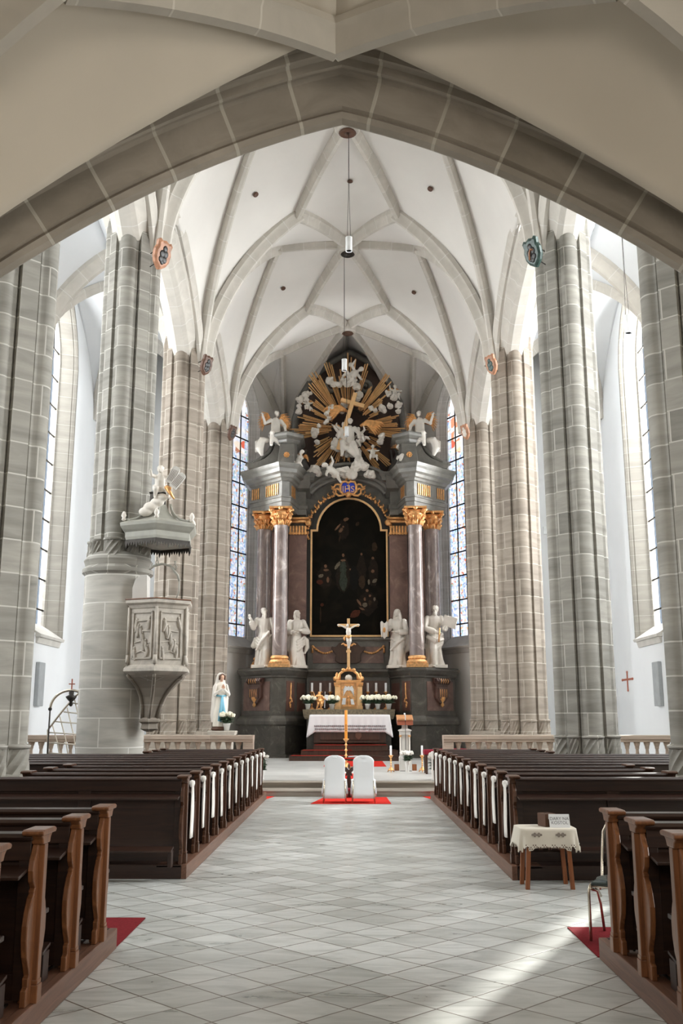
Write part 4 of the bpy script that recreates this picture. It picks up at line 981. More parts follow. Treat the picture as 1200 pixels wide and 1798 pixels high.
# ================================================================== WALL FITTINGS
for s, u, v0, v1 in ((-1, 75, 1163, 1240), (1, 1150, 1162, 1240)):
    p0 = PF(u, v0); Y = 28.0 if s > 0 else 28.0
    r = ray(u, v0); k = s*(WX-.12)/r.x; top = Vector((0, 0, CAMH))+r*k; r = ray(u, v1); k2 = s*(WX-.12)/r.x; bot = Vector((0, 0, CAMH))+r*k2
    y = top.y; b = MB(); b.box(*sorted((s*(WX-.13), s*WX)), y-.28, y+.28, bot.z, top.z); o = b.build('column_speaker', M['greypanel'], org=(s*WX, y, bot.z), bev=.02)
    tag(o, 'tall narrow grey column loudspeaker on the white %s aisle wall' % SIDE[s], 'loudspeaker', 'column loudspeakers')
def on_wall(u, v, s):
    r = ray(u, v); return Vector((0, 0, CAMH))+r*(s*WX/r.x)
p = P(1103, 1193, 33); p = on_wall(1103, 1193, 1)
t = thing('wall_cross', 'small red-brown cross with lobed ends on the white right aisle wall', 'cross', p)
b = MB(); h = .3; b.box(WX-.03, WX, p.y-.03, p.y+.03, p.z-.36, p.z+.24); b.box(WX-.03, WX, p.y-.6, p.y+.6, p.z-.03, p.z+.03)
for dy, dz in ((-.6, 0), (.6, 0), (0, .24), (0, -.36)): b.sph((WX-.015, p.y+dy, p.z+dz), (.015, .1, .045), 8, 6)
b.build('cross_body', M['redcross'], t)
p = on_wall(1083, 1220, 1)
t = thing('wall_camera', 'small black and white surveillance camera on the right aisle wall below the cross', 'camera', p)
b = MB(); b.box(WX-.03, WX, p.y-.1, p.y+.1, p.z-.08, p.z+.3); b.build('bracket', M['lamp'], t, bev=.01)
b = MB(); b.tube([(WX-.03, p.y, p.z), (WX-.30, p.y-.1, p.z)], .03, 8); b.sph((WX-.31, p.y-.1, p.z), .04); b.build('camera_body', M['black'], t, smooth=True)
p = P(961, 931, 35.9)
b = MB(); b.box(p.x-.12, p.x+.12, 35.88, 36.0, p.z-.14, p.z+.14); o = b.build('wall_box', M['lamp'], org=p, bev=.01); tag(o, 'small white box fixed high on the wall between two right pillars', 'box')
# ================================================================== HANGING LAMPS
def lamp(x, y, zc_, r, h, ztop, lab):
    t = thing('pendant_lamp', lab, 'lamp', (x, y, zc_), 'hanging cylinder lamps')
    b = MB(); b.lathe([(r*.8, -h/2+.02), (r, -h/2), (r, h/2), (r*.4, h/2+.01), (.001, h/2+.01)], (x, y, zc_), 20); b.build('shade', M['lamp'], t, auto=40)
    b = MB(); b.lathe([(.001, -h/2+.03), (r*.78, -h/2+.03), (r*.78, -h/2+.02)], (x, y, zc_), 16); b.build('diffuser', M['greypanel'], t)
    b = MB()
    for s in (-1, 1): b.tube([(x+s*r*.5, y, zc_+h/2), (x+s*.01, y, zc_+h/2+1.2), (x, y, ztop)], .006, 5)
    b.build('cable', M['iron'], t)
for (u, v, Y, w) in ((613, 429, 23.45, 'nearest the gallery'), (605, 641, 30.45, 'middle one over the nave axis'), (609, 758, 37.3, 'lowest in the picture, before the gilded glory')):
    p = P(u, v, Y); lamp(p.x, Y, p.z, .088, .40, ZK-.1, 'white cylinder lamp on long wires, %s' % w)
p = P(1103, 570, 23.9); lamp(p.x, p.y, p.z, .1, .5, 16.33, 'white cylinder lamp hanging in the right aisle')
# ================================================================== SHIELDS ON THE PIERS
def shield(c, face, m1, m2, lab, sc=1.0, br=None, style=0):
    c = Vector(c); Q = Vector(face).normalized(); Mx = Matrix.Translation(c) @ Q.to_track_quat('Z', 'Y').to_matrix().to_4x4() @ Matrix.Scale(sc, 4)
    t = thing('painted_shield', lab, 'shield', c, 'painted wooden shields')
    pts = [(0, .30), (.10, .27), (.16, .30), (.22, .25), (.20, .14), (.24, .05), (.23, -.1), (.16, -.22), (.05, -.30), (0, -.33), (-.05, -.30), (-.16, -.22), (-.23, -.10), (-.24, .05), (-.2, .14), (-.22, .25), (-.16, .30), (-.10, .27)]
    b = MB(Mx); b.loft([[(x*.98, y*.98, -.05) for x, y in pts], [(x, y, -.03) for x, y in pts], [(x, y, .02) for x, y in pts], [(x*.8, y*.8, .05) for x, y in pts]]); b.build('board', m1, t, bev=.0)
    b = MB(Mx)
    for (x, y, r) in ((0, .12, .07), (.05, .02, .08), (-.05, .0, .08), (.05, -.1, .075), (-.05, -.11, .075), (0, -.16, .06)): b.sph((x, y, .05), (r, r, .018), 10, 6)
    b.build('emblem', m2, t, smooth=True)
    if style:
        b = MB(Mx); b.tube([(-.07, -.14, .075), (-.02, 0, .08), (.04, .06, .08), (.08, .02, .075)], .018, 6); b.build('figure', M['shieldwood'], t, smooth=True)
    if br is not None:
        b = MB(); b.tube([c+Vector((0, 0, .22*sc)), Vector(br)], .012, 6); b.tube([c-Vector((0, 0, .1*sc)), Vector(br)-Vector((0, 0, .3*sc))], .012, 6); b.build('bracket', M['iron'], t)
    return t
defs = [(285, 447, 19.55, -1, M['shieldwood'], M['black'], 1.05, 'left pillar above the pulpit'), (936, 443, 19.6, 1, M['shieldgreen'], M['black'], 1.05, 'second right pillar'),
        (363, 641, 26.6, -1, M['brown'], M['black'], .95, 'third left pillar'), (863, 640, 26.6, 1, M['shieldwood'], M['shieldgreen'], .95, 'third right pillar'),
        (408, 760, 33.6, -1, M['brown'], M['black'], .9, 'fourth left pillar beside the stained glass'), (817, 758, 33.6, 1, M['shieldwood'], M['white_marble'], .9, 'fourth right pillar beside the stained glass')]
for u, v, Y, s, m1, m2, sc, w in defs:
    p = P(u, v, Y); shield(p, (-s*1.0, -.55, -.35), m1, m2, 'carved painted shield projecting from the %s' % w, sc, (s*4.42, Y+.45, p.z+.25), 1 if w.startswith('second') else 0)
for u, v, s in ((160, 673, -1), (1062, 679, 1)):
    p = P(u, v, 35.6); shield(p, (-s*.8, -.6, -.4), M['shieldwood'], M['black'], 'small carved shield under the rib springing in the %s aisle corner' % SIDE[s], .8, (s*9.35, 35.95, p.z+.2))
# ================================================================== SCULPTURE HELPERS
def limb(b, pts, rs, n=10): b.tube(pts, rs, n); [b.sph(p, r*.98, 8, 6) for p, r in zip(pts, rs)]
def hand(b, w, d, up, s):
    "palm, four unequal bent fingers and a side thumb; w wrist, d direction, up = palm normal"
    w = Vector(w); d = Vector(d).normalized(); up = Vector(up); sd = d.cross(up).normalized(); up = sd.cross(d).normalized()
    b.tube([w, w+d*.03*s, w+d*.085*s], [.022*s, .036*s, .034*s], 8, .6)
    for k, l in enumerate((.062, .072, .068, .052)):
        o = w+d*.08*s+sd*(k-1.5)*.021*s; b.tube([o, o+d*l*.5*s-up*.004*s, o+d*l*.95*s-up*.024*s], [.0115*s, .011*s, .009*s], 6)
    o = w+d*.025*s-sd*.032*s; b.tube([o, o+d*.028*s-sd*.026*s, o+d*.062*s-sd*.032*s], [.0125*s, .012*s, .010*s], 6)
def head(b, c, s, yaw=0, tilt=0, hair='short', beard=False, veil=False):
    "s = head height; looks towards -y turned by yaw"
    Mh = Matrix.Translation(c) @ Matrix.Rotation(yaw, 4, 'Z') @ Matrix.Rotation(tilt, 4, 'X'); old = b.M; b.M = old @ Mh
    b.sph((0, 0, .08*s), (.36*s, .43*s, .43*s), 14, 10); b.sph((0, -.10*s, -.14*s), (.29*s, .32*s, .33*s), 12, 8)
    b.tube([(0, -.42*s, .07*s), (0, -.52*s, -.08*s), (0, -.44*s, -.12*s)], [.05*s, .075*s, .05*s], 6)
    for x in (-.15, .15): b.sph((x*s, -.37*s, .03*s), (.075*s, .05*s, .035*s), 6, 5); b.tube([((x-.1)*s, -.37*s, .12*s), (x*s, -.42*s, .15*s), ((x+.1)*s, -.38*s, .12*s)], .03*s, 5)
    b.tube([(-.12*s, -.40*s, -.26*s), (0, -.44*s, -.25*s), (.12*s, -.40*s, -.26*s)], .035*s, 6); b.sph((0, -.36*s, -.38*s), (.11*s, .09*s, .08*s), 8, 6)
    for x in (-.37, .37): b.sph((x*s, .02*s, -.02*s), (.04*s, .09*s, .13*s), 6, 5)
    if hair in ('short', 'long', 'curly'):
        for k in range(16):
            a = k/16*2*PI; e = .2+.7*(k % 3)/2
            b.sph((.36*s*math.cos(a)*math.cos(e), .06*s+.40*s*math.sin(a)*math.cos(e)*(1 if math.sin(a) > 0 else .6), .12*s+.42*s*math.sin(e)), .11*s, 7, 5)
    if hair == 'long':
        for x in (-1, 1): b.tube([(x*.36*s, .1*s, .1*s), (x*.40*s, .14*s, -.3*s), (x*.34*s, .1*s, -.75*s)], [.13*s, .15*s, .08*s], 8)
        b.tube([(0, .35*s, .1*s), (0, .38*s, -.4*s)], [.3*s, .25*s], 8)
    if beard: b.tube([(0, -.32*s, -.32*s), (0, -.38*s, -.55*s), (0, -.34*s, -.78*s)], [.2*s, .19*s, .07*s], 8)
    if veil:
        b.sph((0, .05*s, .12*s), (.44*s, .45*s, .48*s), 12, 8)
        for x in (-1, 1): b.tube([(x*.38*s, .05*s, .2*s), (x*.48*s, .08*s, -.3*s), (x*.55*s, .1*s, -1.0*s)], [.14*s, .17*s, .2*s], 8)
    b.M = old
def robe(b, H, secs, n=56, folds=11, seed=0, amp=1.0):
    "secs: (z, cx, cy, rx, ry, fold) in units of H"
    out = []
    rnd = random.Random(seed); ph = [rnd.uniform(0, 6) for _ in range(4)]
    zs = [s[0] for s in secs]
    m = 30
    for j in range(m+1):
        z = zs[0]+(zs[-1]-zs[0])*j/m
        k = max(i for i in range(len(secs)-1) if (secs[i][0]-z)*(1 if zs[0] > zs[-1] else -1) >= -1e-9) if j else 0
        k = min(k, len(secs)-2); a, c = secs[k], secs[k+1]; t = (z-a[0])/(c[0]-a[0]) if c[0] != a[0] else 0; t = t*t*(3-2*t)
        q = [a[i]+(c[i]-a[i])*t for i in range(6)]
        r = []
        for i in range(n):
            an = 2*PI*i/n; f = q[5]*amp*(math.sin(an*folds/2+ph[0]+z*5)*.6+math.sin(an*folds+ph[1]-z*9)*.4+.5*math.sin(an*3+z*14+ph[2])*.5)
            r.append(((q[1]+(q[3]+f)*math.cos(an))*H, (q[2]+(q[4]+f)*math.sin(an))*H, z*H))
        out.append(r)
    b.loft(out)
def saint(x, y, z, H, lab, pose, flip=1, m=None, vox=.017):
    t = thing('marble_statue', lab, 'statue', (x, y, z), 'white marble saints on the altar pedestals')
    Mx = Matrix.Translation((x, y, z)) @ Matrix.Scale(flip, 4, (1, 0, 0)) @ Matrix.Rotation(pose.get('turn', 0), 4, 'Z')
    b = MB(Mx); hip = pose.get('hip', .03)
    robe(b, H, [(.84, 0, 0, .045, .04, 0), (.82, 0, 0, .10, .06, .002), (.78, 0, 0, .125, .075, .004), (.70, .005, -.005, .105, .08, .006), (.60, hip*.6, 0, .09, .075, .007), (.50, hip, 0, .115, .09, .010), (.36, hip*.8, -.005, .125, .10, .014), (.18, 0, 0, .13, .105, .018), (.04, 0, 0, .15, .115, .022), (.0, 0, 0, .155, .12, .024)], seed=pose['seed'])
    # forward knee, chest, neck, head
    kx = pose.get('knee', .06)*H
    limb(b, [(kx*.6, -.04*H, .52*H), (kx, -.10*H, .30*H), (kx*.9, -.07*H, .05*H)], [.07*H, .062*H, .045*H]); b.sph((kx, -.13*H, .022*H), (.035*H, .07*H, .022*H))
    b.tube([(0, 0, .80*H), (pose.get('hx', 0)*H*.5, -.005*H, .88*H)], [.045*H, .036*H], 10)
    head(b, (pose.get('hx', 0)*H, -.01*H, .925*H), .135*H, pose.get('yaw', 0), pose.get('tilt', 0), pose.get('hair', 'short'), pose.get('beard', False), pose.get('veil', False))
    for side, key in ((-1, 'L'), (1, 'R')):
        e, w, d = [Vector(q)*H for q in pose[key]]
        sh = Vector((side*.11, 0, .79))*H
        limb(b, [sh, e, w], [.052*H, .046*H, .028*H]); b.tube([e, e.lerp(w, .5), e.lerp(w, .75)], [.05*H, .052*H, .044*H], 10)
        hand(b, w, d, (0, 0, 1) if abs(d.normalized().z) < .8 else (0, -1, 0), H/1.75)
    # mantle across the hips and a falling end
    for (p, r_) in pose.get('drape', []): b.tube([Vector(q)*H for q in p], [k*H for k in r_], 10, .7)
    for k in range(4):
        f = k/3; b.tube([(-.12*H, -.02*H, (.50-.045*k)*H), (-.06*H, -.085*H, (.455-.05*k)*H), (.02*H, -.10*H, (.45-.05*k)*H), (.09*H, -.08*H, (.49-.045*k)*H), (.13*H, -.0*H, (.54-.04*k)*H)], [.022*H, .027*H, .028*H, .027*H, .022*H], 8)
    b.build('figure', m or M['white_marble'], t, remesh=vox)
    b = MB(Matrix.Translation((x, y, z))); s_ = .185*H; b.prism([(-s_, -s_*.9), (s_, -s_*.9), (s_*1.05, s_*.8), (-s_*1.05, s_*.8)], 'z', .001, .05*H); b.build('base', M['white_marble'], t, bev=.01)
    for kind, args in pose.get('attr', []):
        b = MB(Mx)
        if kind == 'book':
            c = Vector(args[0])*H; b.M = Mx @ Matrix.Translation(c) @ Euler(args[1]).to_matrix().to_4x4(); b.box(-.11*H, .11*H, -.012*H, .012*H, -.09*H, .09*H); b.box(-.10*H, .10*H, -.016*H, .0, -.08*H, .08*H); b.build('stone_tablet', M['white_marble'], t, bev=.004)
        if kind == 'cloth':
            c = Vector(args[0])*H; secs = []
            for j in range(8):
                f = j/7; secs.append([(c.x+(k/10-.5)*.13*H*(1-.25*f*f), c.y+.010*H*math.sin(k*1.4+j*.5)+s2, c.z+.06*H-f*.26*H+.02*H*math.sin(k*.9)) for s2 in (0, ) for k in range(11)]+[(c.x+(k/10-.5)*.13*H*(1-.25*f*f), c.y+.012*H+.010*H*math.sin(k*1.4+j*.5), c.z+.06*H-f*.26*H+.02*H*math.sin(k*.9)) for k in range(10, -1, -1)])
            b.loft(secs); b.build('held_cloth', M['white_marble'], t, smooth=True)
            b = MB(Mx); b.sph((c.x, c.y-.012*H, c.z-.07*H), (.022*H, .012*H, .045*H)); b.build('gilt_face', M['gold'], t, smooth=True)
        if kind == 'rod':
            b.tube([Vector(q)*H for q in args[0]], args[1]*H, 8); b.build('gilt_rod', M['gold'], t, smooth=True)
    return t
def putto(x, y, z, s, lab, seed, yaw=0, wings=True, m=None, parentcloud=False, lean=0, cat='cherub', vox=None, grp='white cherubs on the altar'):
    "plump child figure about s tall, seated or flying"
    rnd = random.Random(seed); t = thing('cherub', lab, cat, (x, y, z), grp)
    Mx = Matrix.Translation((x, y, z)) @ Matrix.Rotation(yaw, 4, 'Z') @ Matrix.Rotation(lean, 4, 'Y') @ Matrix.Scale(s, 4)
    b = MB(Mx)
    b.sph((0, 0, .28), (.17, .14, .16)); b.sph((0, -.01, .45), (.16, .12, .17)); b.tube([(0, 0, .28), (0, -.01, .45), (0, 0, .58), (0, 0, .68)], [.15, .15, .12, .06], 12)
    head(b, (.0, -.02, .80), .25, rnd.uniform(-.6, .6), rnd.uniform(-.2, .2), 'curly')
    for sx in (-1, 1):
        ax, az = rnd.uniform(.12, .3), rnd.uniform(-.1, .3)
        e = Vector((sx*(.17+ax*.6), -.06, .56+az*.2)); w = e+Vector((sx*.06, -.12, az*.6))
        limb(b, [(sx*.14, 0, .58), e, w], [.065, .055, .038], 9); hand(b, w, w-e, (0, 0, 1), .62)
        k = Vector((sx*.17, -.2-rnd.uniform(0, .08), .22+rnd.uniform(-.06, .1))); f = k+Vector((sx*rnd.uniform(-.04, .1), rnd.uniform(-.06, .14), -.24))
        limb(b, [(sx*.09, -.02, .24), k, f], [.10, .085, .045], 9); b.sph(f+Vector((0, -.04, -.02)), (.035, .07, .028))
    for k in range(3): b.tube([(-.2, .04, .30-.05*k), (0, -.14, .24-.05*k), (.2, .0, .30-.04*k), (.34, .06, .20-.08*k)], [.03, .04, .04, .02], 8)
    b.build('figure', m or M['cloudw'], t, remesh=vox or max(.008, s*.022))
    if wings:
        for sx in (-1, 1):
            b = MB(Mx)
            for k in range(6):
                a = .2+k*.22; l = .42-.03*k; b.tube([(sx*.05, .12, .56), (sx*(.05+l*.6*math.cos(a)), .15, .56+l*.6*math.sin(a)+.02), (sx*(.05+l*math.cos(a-.3)), .16, .56+l*math.sin(a-.3))], [.03, .045, .012], 6, .5)
            b.build('gilt_wing', M['gold'], t, smooth=True)
    return t
def cloud(name, lumps, Y, lab, m=None, grp='white stucco clouds of the glory', px2=None):
    "lumps in pixels of the photo (u, v, r) standing at depth Y"
    pts = [(P(u, v, Y+dy), r) for (u, v, r, dy) in lumps]; k = .0232
    o0 = sum((p for p, r in pts), Vector())/len(pts)
    b = MB()
    rnd = random.Random(int(lumps[0][0]*7+lumps[0][1]))
    for p, r in pts:
        b.sph(p, (r*k*.9, r*k*.7, r*k*.85), 14, 10)
        for j in range(9):
            a = rnd.uniform(0, 2*PI); q = r*k; e = rnd.uniform(.15, .8); g = rnd.uniform(.26, .42); b.sph((p.x+q*e*math.cos(a), p.y-q*.62*math.sqrt(1-e*e)-.02, p.z+q*e*.95*math.sin(a)), (q*g, q*g, q*g), 10, 8)
    o = b.build(name, m or M['cloudw'], org=o0, remesh=.02); tag(o, lab, 'cloud', grp); return o
# ================================================================== ALTAR STEPS, TABLE, GRADINE
AX = P(612, 1300, 36).x
T0 = 34.05
t = thing('altar_steps', 'three dark wooden altar steps edged with red carpet', 'steps', (AX, T0, CH))
xl, xr = P(508, 1337, T0).x, P(705, 1337, T0).x
for i, (y0, xa, xb) in enumerate(((T0, xl, xr), (T0+.38, xl+.38, xr-.08), (T0+.76, xl+.8, xr-.42))):
    b = MB(); b.box(xa, xb, y0, 36.6, CH+.17*i+.001, CH+.17*(i+1)-.02); b.prism([(y0-.02, CH+.17*(i+1)-.025), (y0-.03, CH+.17*(i+1)-.01), (y0-.02, CH+.17*(i+1)), (y0+.5, CH+.17*(i+1)), (y0+.5, CH+.17*(i+1)-.025)], 'x', xa, xb); b.build('step', M['woodd'], t)
    b = MB(); b.box(xa+.05, xb-.05 if i == 2 else xb-1.6, y0+.16, y0+.36, CH+.17*(i+1), CH+.17*(i+1)+.006); b.build('carpet_strip', M['red'], t)
SZ = CH+.51
# people's altar with white cloth
yA = 35.3; ta, tb = P(545, 1256, yA).x, P(684, 1256, yA).x; tz = P(612, 1255, yA+.1).z
t = thing('altar_table', 'dark wooden altar table under a white lace-edged cloth', 'altar', ((ta+tb)/2, yA+.45, SZ))
b = MB(); b.box(ta+.12, tb-.12, yA+.1, yA+.85, SZ+.05, tz-.06); b.box(ta+.35, tb-.35, yA+.05, yA+.1, SZ+.15, tz-.3); b.build('body', M['woodd'], t, bev=.02)
b = MB(); b.box(ta+.02, tb-.02, yA+.02, yA+.92, tz-.06, tz-.004); b.build('tabletop', M['woodd'], t, bev=.01)
b = MB(); b.prism([((ta+tb)/2+.2, tz-.62), ((ta+tb)/2+.42, tz-.62), ((ta+tb)/2+.42, tz-.78), ((ta+tb)/2+.31, tz-.88), ((ta+tb)/2+.2, tz-.78)], 'y', yA+.02, yA+.05); b.build('carved_shell', M['brown'], t, bev=.01)
cx, cy = (ta+tb)/2, yA+.47; hx, hy = (tb-ta)/2, .47; drop = tz-P(612, 1285, yA).z
b = MB(); n = 240; secs = []
per = []
# rectangle perimeter with evenly spaced points
per = []
def rect_pt(s_):
    w, h = 2*hx, 2*hy; L_ = 2*(w+h); s_ = (s_ % 1)*L_
    if s_ < w: return (-hx+s_, -hy, 'f', s_/w)
    s_ -= w
    if s_ < h: return (hx, -hy+s_, 'r', s_/h)
    s_ -= h
    if s_ < w: return (hx-s_, hy, 'b', s_/w)
    return (-hx, hy-(s_-w), 'l', (s_-w)/h)
for f in (0, .5, .98): secs.append([(cx+rect_pt(k/n)[0]*f, cy+rect_pt(k/n)[1]*f, tz+.003) for k in range(n)])
for j in range(9):
    f = j/8; r = []
    for k in range(n):
        x_, y_, sd_, q = rect_pt(k/n); corner = max(0, 1-min(q, 1-q)*(18 if sd_ in 'fb' else 5)); ox = oy = 0; amp = .012*f*math.sin(k*.9)
        if sd_ == 'f': oy = -.012-amp
        if sd_ == 'b': oy = .012+amp
        if sd_ == 'r': ox = .02+.09*f+amp*2
        if sd_ == 'l': ox = -.02-.09*f-amp*2
        if sd_ in 'fb' and corner > 0: ox = math.copysign(.11*f*corner, x_)
        d = drop*(1+.3*(1 if sd_ in 'lr' else corner))
        r.append((cx+x_+ox, cy+y_+oy, tz-.004-d*f-.012*f*abs(math.sin(k*1.57))))
    secs.append(r)
b.loft(secs, cap=False); ac = b.build('altar_cloth', M['cloth'], org=(cx, cy, tz), smooth=True, solid=.004); tag(ac, 'long white altar cloth with a wide lace border hanging to both ends', 'altar cloth')
b = MB(); nn = 52
for k in range(nn):
    x = ta+.16+(tb-ta-.32)*k/(nn-1)
    for j, zr in enumerate((.66, .84)):
        z = tz-drop*zr; xx = x+(j % 2)*.028; b.prism([(xx-.019, z), (xx, z+.04), (xx+.019, z), (xx, z-.04)], 'y', yA-.034, yA-.022)
b.build('lace_openwork', mat('lace_shadow_gaps', (.16, .13, .14), .9), ac)
# old mensa behind
yM = 36.2
t = thing('high_altar_mensa', 'dark rough stone altar mensa with gradine before the altarpiece', 'altar', (AX, yM, SZ))
ma, mb_ = P(533, 1250, yM).x, P(693, 1250, yM).x; mz = P(612, 1245.5, yM).z; m2z = P(612, 1263, yM).z
b = MB(); b.box(ma+.12, mb_-.12, yM+.12, 38.2, SZ+.01-.3, m2z); b.build('body', M['dmarble'], t)
b = MB(); b.prism([(ma+.05, m2z), (ma, m2z+.12), (ma-.03, mz-.03), (ma-.03, mz), (mb_+.03, mz), (mb_+.03, mz-.03), (mb_, m2z+.12), (mb_-.05, m2z)], 'y', yM, 38.3); b.build('slab', mat('brown_gold_rough_slab', (.13, .10, .06), .6, var=.5, sc=14), t, bev=.02)
# ================================================================== TABERNACLE
yT = 36.75; tl_, tr_ = P(589, 1200, yT).x, P(636, 1200, yT).x; tc = (tl_+tr_)/2; zv = lambda v: P(612, v, yT).z
t = thing('tabernacle', 'gilded tabernacle with corner columns and scrolled crown on the mensa', 'tabernacle', (tc, yT+.3, mz))
wT = (tr_-tl_)/2
b = MB(); b.box(tc-wT*.72, tc+wT*.72, yT+.12, yT+.7, mz+.002, zv(1196)); b.build('cabinet', M['palegold'], t, bev=.01)
for s in (-1, 1):
    b = MB(); x0 = tc+s*wT*.84; b.box(x0-.11, x0+.11, yT, yT+.6, mz+.002, mz+.12); b.box(x0-.09, x0+.09, yT+.02, yT+.5, mz+.12, zv(1206)); b.build('pilaster', M['palegold'], t, bev=.012)
    b = MB(); 
    for k, (zz_, rr2) in enumerate(((zv(1207), .10), (zv(1204), .12), (zv(1201), .13))): b.box(x0-rr2, x0+rr2, yT+.02-.02*k, yT+.5, zz_, zz_+.06)
    b.build('capital', M['gold'], t, bev=.01)
    b = MB(); b.lathe([(.09, 0), (.14, .05), (.15, .12), (.11, .18), (.05, .2), (.07, .24), (.03, .30), (.02, .33)], (x0+s*.02, yT+.2, zv(1196)), 14); b.build('urn', M['gold'], t, smooth=True)
b = MB(); b.box(tc-wT*.95, tc+wT*.95, yT-.0, yT+.62, zv(1198), zv(1194)); b.build('cornice', M['gold'], t, bev=.01)
b = MB()
top = zv(1177)
for s in (-1, 1): b.tube([(tc+s*.44, yT+.1, zv(1194)), (tc+s*.36, yT+.1, zv(1190)), (tc+s*.33, yT+.1, zv(1183)), (tc+s*.18, yT+.1, top), (tc, yT+.1, top+.02)], [.05, .07, .05, .06, .05], 8); b.sph((tc+s*.42, yT+.1, zv(1192)), .075); b.sph((tc+s*.2, yT+.08, top+.02), .07)
b.sph((tc, yT+.08, top+.05), .09); b.build('scrolled_crown', M['gold'], t, smooth=True)
b = MB(); b.lathe([(.12, 0), (.14, .12), (.10, .2), (.001, .24)], (tc, yT+.3, zv(1196)+.02), 14); b.build('crown_niche_figure', M['white_marble'], t, smooth=True)
# doors with relief
b = MB(); zc = (mz+zv(1196))/2+.05; b.box(tc-.27, tc+.27, yT+.09, yT+.13, mz+.16, zv(1200)); dr = b.build('door', M['gold_matt'], t, bev=.008)
b = MB(); 
for s in (-1, 1): 
    for k in range(4): b.tube([(tc, yT+.08, zc+.20), (tc+s*.12, yT+.07, zc+.27-.05*k), (tc+s*.2, yT+.08, zc+.14-.07*k)], [.03, .035, .012], 6)
b.sph((tc, yT+.07, zc+.2), (.06, .04, .09)); b.build('silver_angel_relief', M['lamp'], dr, smooth=True)
b = MB(); b.box(tc-.22, tc+.22, yT+.03, yT+.12, mz+.10, mz+.17); b.tube([(tc, yT+.08, mz+.17), (tc, yT+.08, mz+.36), (tc, yT+.08, mz+.42)], [.05, .07, .03], 8); b.sph((tc, yT+.07, mz+.46), .05); b.build('gilt_plinth', M['gold'], t, smooth=False)
b = MB(); b.loft([[(tc-.26, yT+.04, mz+.18), (tc-.12, yT+.04, mz+.18), (tc-.12, yT+.045, mz+.18), (tc-.26, yT+.045, mz+.18)], [(tc-.22, yT+.08, mz+.42), (tc-.1, yT+.08, mz+.42), (tc-.1, yT+.085, mz+.42), (tc-.22, yT+.085, mz+.42)]]); b.loft([[(tc+.1, yT+.04, mz+.18), (tc+.22, yT+.04, mz+.18), (tc+.22, yT+.045, mz+.18), (tc+.1, yT+.045, mz+.18)], [(tc+.06, yT+.08, mz+.38), (tc+.17, yT+.08, mz+.38), (tc+.17, yT+.085, mz+.38), (tc+.06, yT+.085, mz+.38)]]); b.build('white_wings', M['lamp'], t)
# crucifix
yC = yT+.12; cz0 = top+.10; cz1 = P(612, 1086, yC).z; bz = P(612, 1098, yC).z; xh = (P(631, 1098, yC).x-P(594, 1098, yC).x)/2
t = thing('crucifix', 'tall gilded crucifix with white corpus standing on the tabernacle', 'crucifix', (tc, yC, cz0))
b = MB(); b.box(tc-.055, tc+.055, yC-.03, yC+.03, cz0+.001, cz1); b.box(tc-xh, tc+xh, yC-.03, yC+.03, bz-.055, bz+.055); b.box(tc-.09, tc+.09, yC-.05, yC+.05, P(612, 1142, yC).z-.08, P(612, 1142, yC).z); b.build('cross', M['palegold'], t, bev=.008)
b = MB(); zs_ = P(612, 1134, yC).z
for s in (-1, 1): b.tube([(tc, yC-.02, zs_), (tc+s*.12, yC-.02, zs_+.02), (tc+s*.2, yC-.02, zs_+.08), (tc+s*.28, yC-.02, zs_+.04)], [.04, .045, .04, .02], 6)
b.build('scroll_ornament', M['gold'], t, smooth=True)
b = MB(); hC = bz-P(612, 1137, yC).z; y = yC-.07
b.tube([(tc, y, bz-.02-hC*.12), (tc, y-.02, bz-hC*.30), (tc, y, bz-hC*.48)], [.085, .10, .08], 12); head(b, (tc-.03, y-.03, bz-hC*.02), hC*.13, .4, .4, 'long', True)
for s in (-1, 1): limb(b, [(tc+s*.08, y, bz-hC*.14), (tc+s*.22, y, bz-hC*.05), (tc+s*(xh-.08), y+.02, bz+.0)], [.038, .032, .022], 8); hand(b, (tc+s*(xh-.08), y+.02, bz), (s, 0, .1), (0, -1, 0), .75)
for s in (-1, 1): limb(b, [(tc+s*.045, y, bz-hC*.5), (tc+s*.05+.02, y-.06, bz-hC*.72), (tc+s*.02, y, bz-hC*.96)], [.06, .048, .028], 8); b.sph((tc+s*.02, y-.01, bz-hC*1.0), (.022, .03, .05))
b.build('corpus', M['white_marble'], t, remesh=.009)
b = MB(); b.tube([(tc-.1, y-.02, bz-hC*.48), (tc, y-.07, bz-hC*.55), (tc+.1, y-.03, bz-hC*.47)], [.05, .06, .05], 8); b.tube([(tc-.1, y-.02, bz-hC*.5), (tc-.16, y, bz-hC*.58), (tc-.15, y, bz-hC*.7)], [.04, .05, .02], 8); b.build('gilt_loincloth', M['gold'], t, smooth=True)
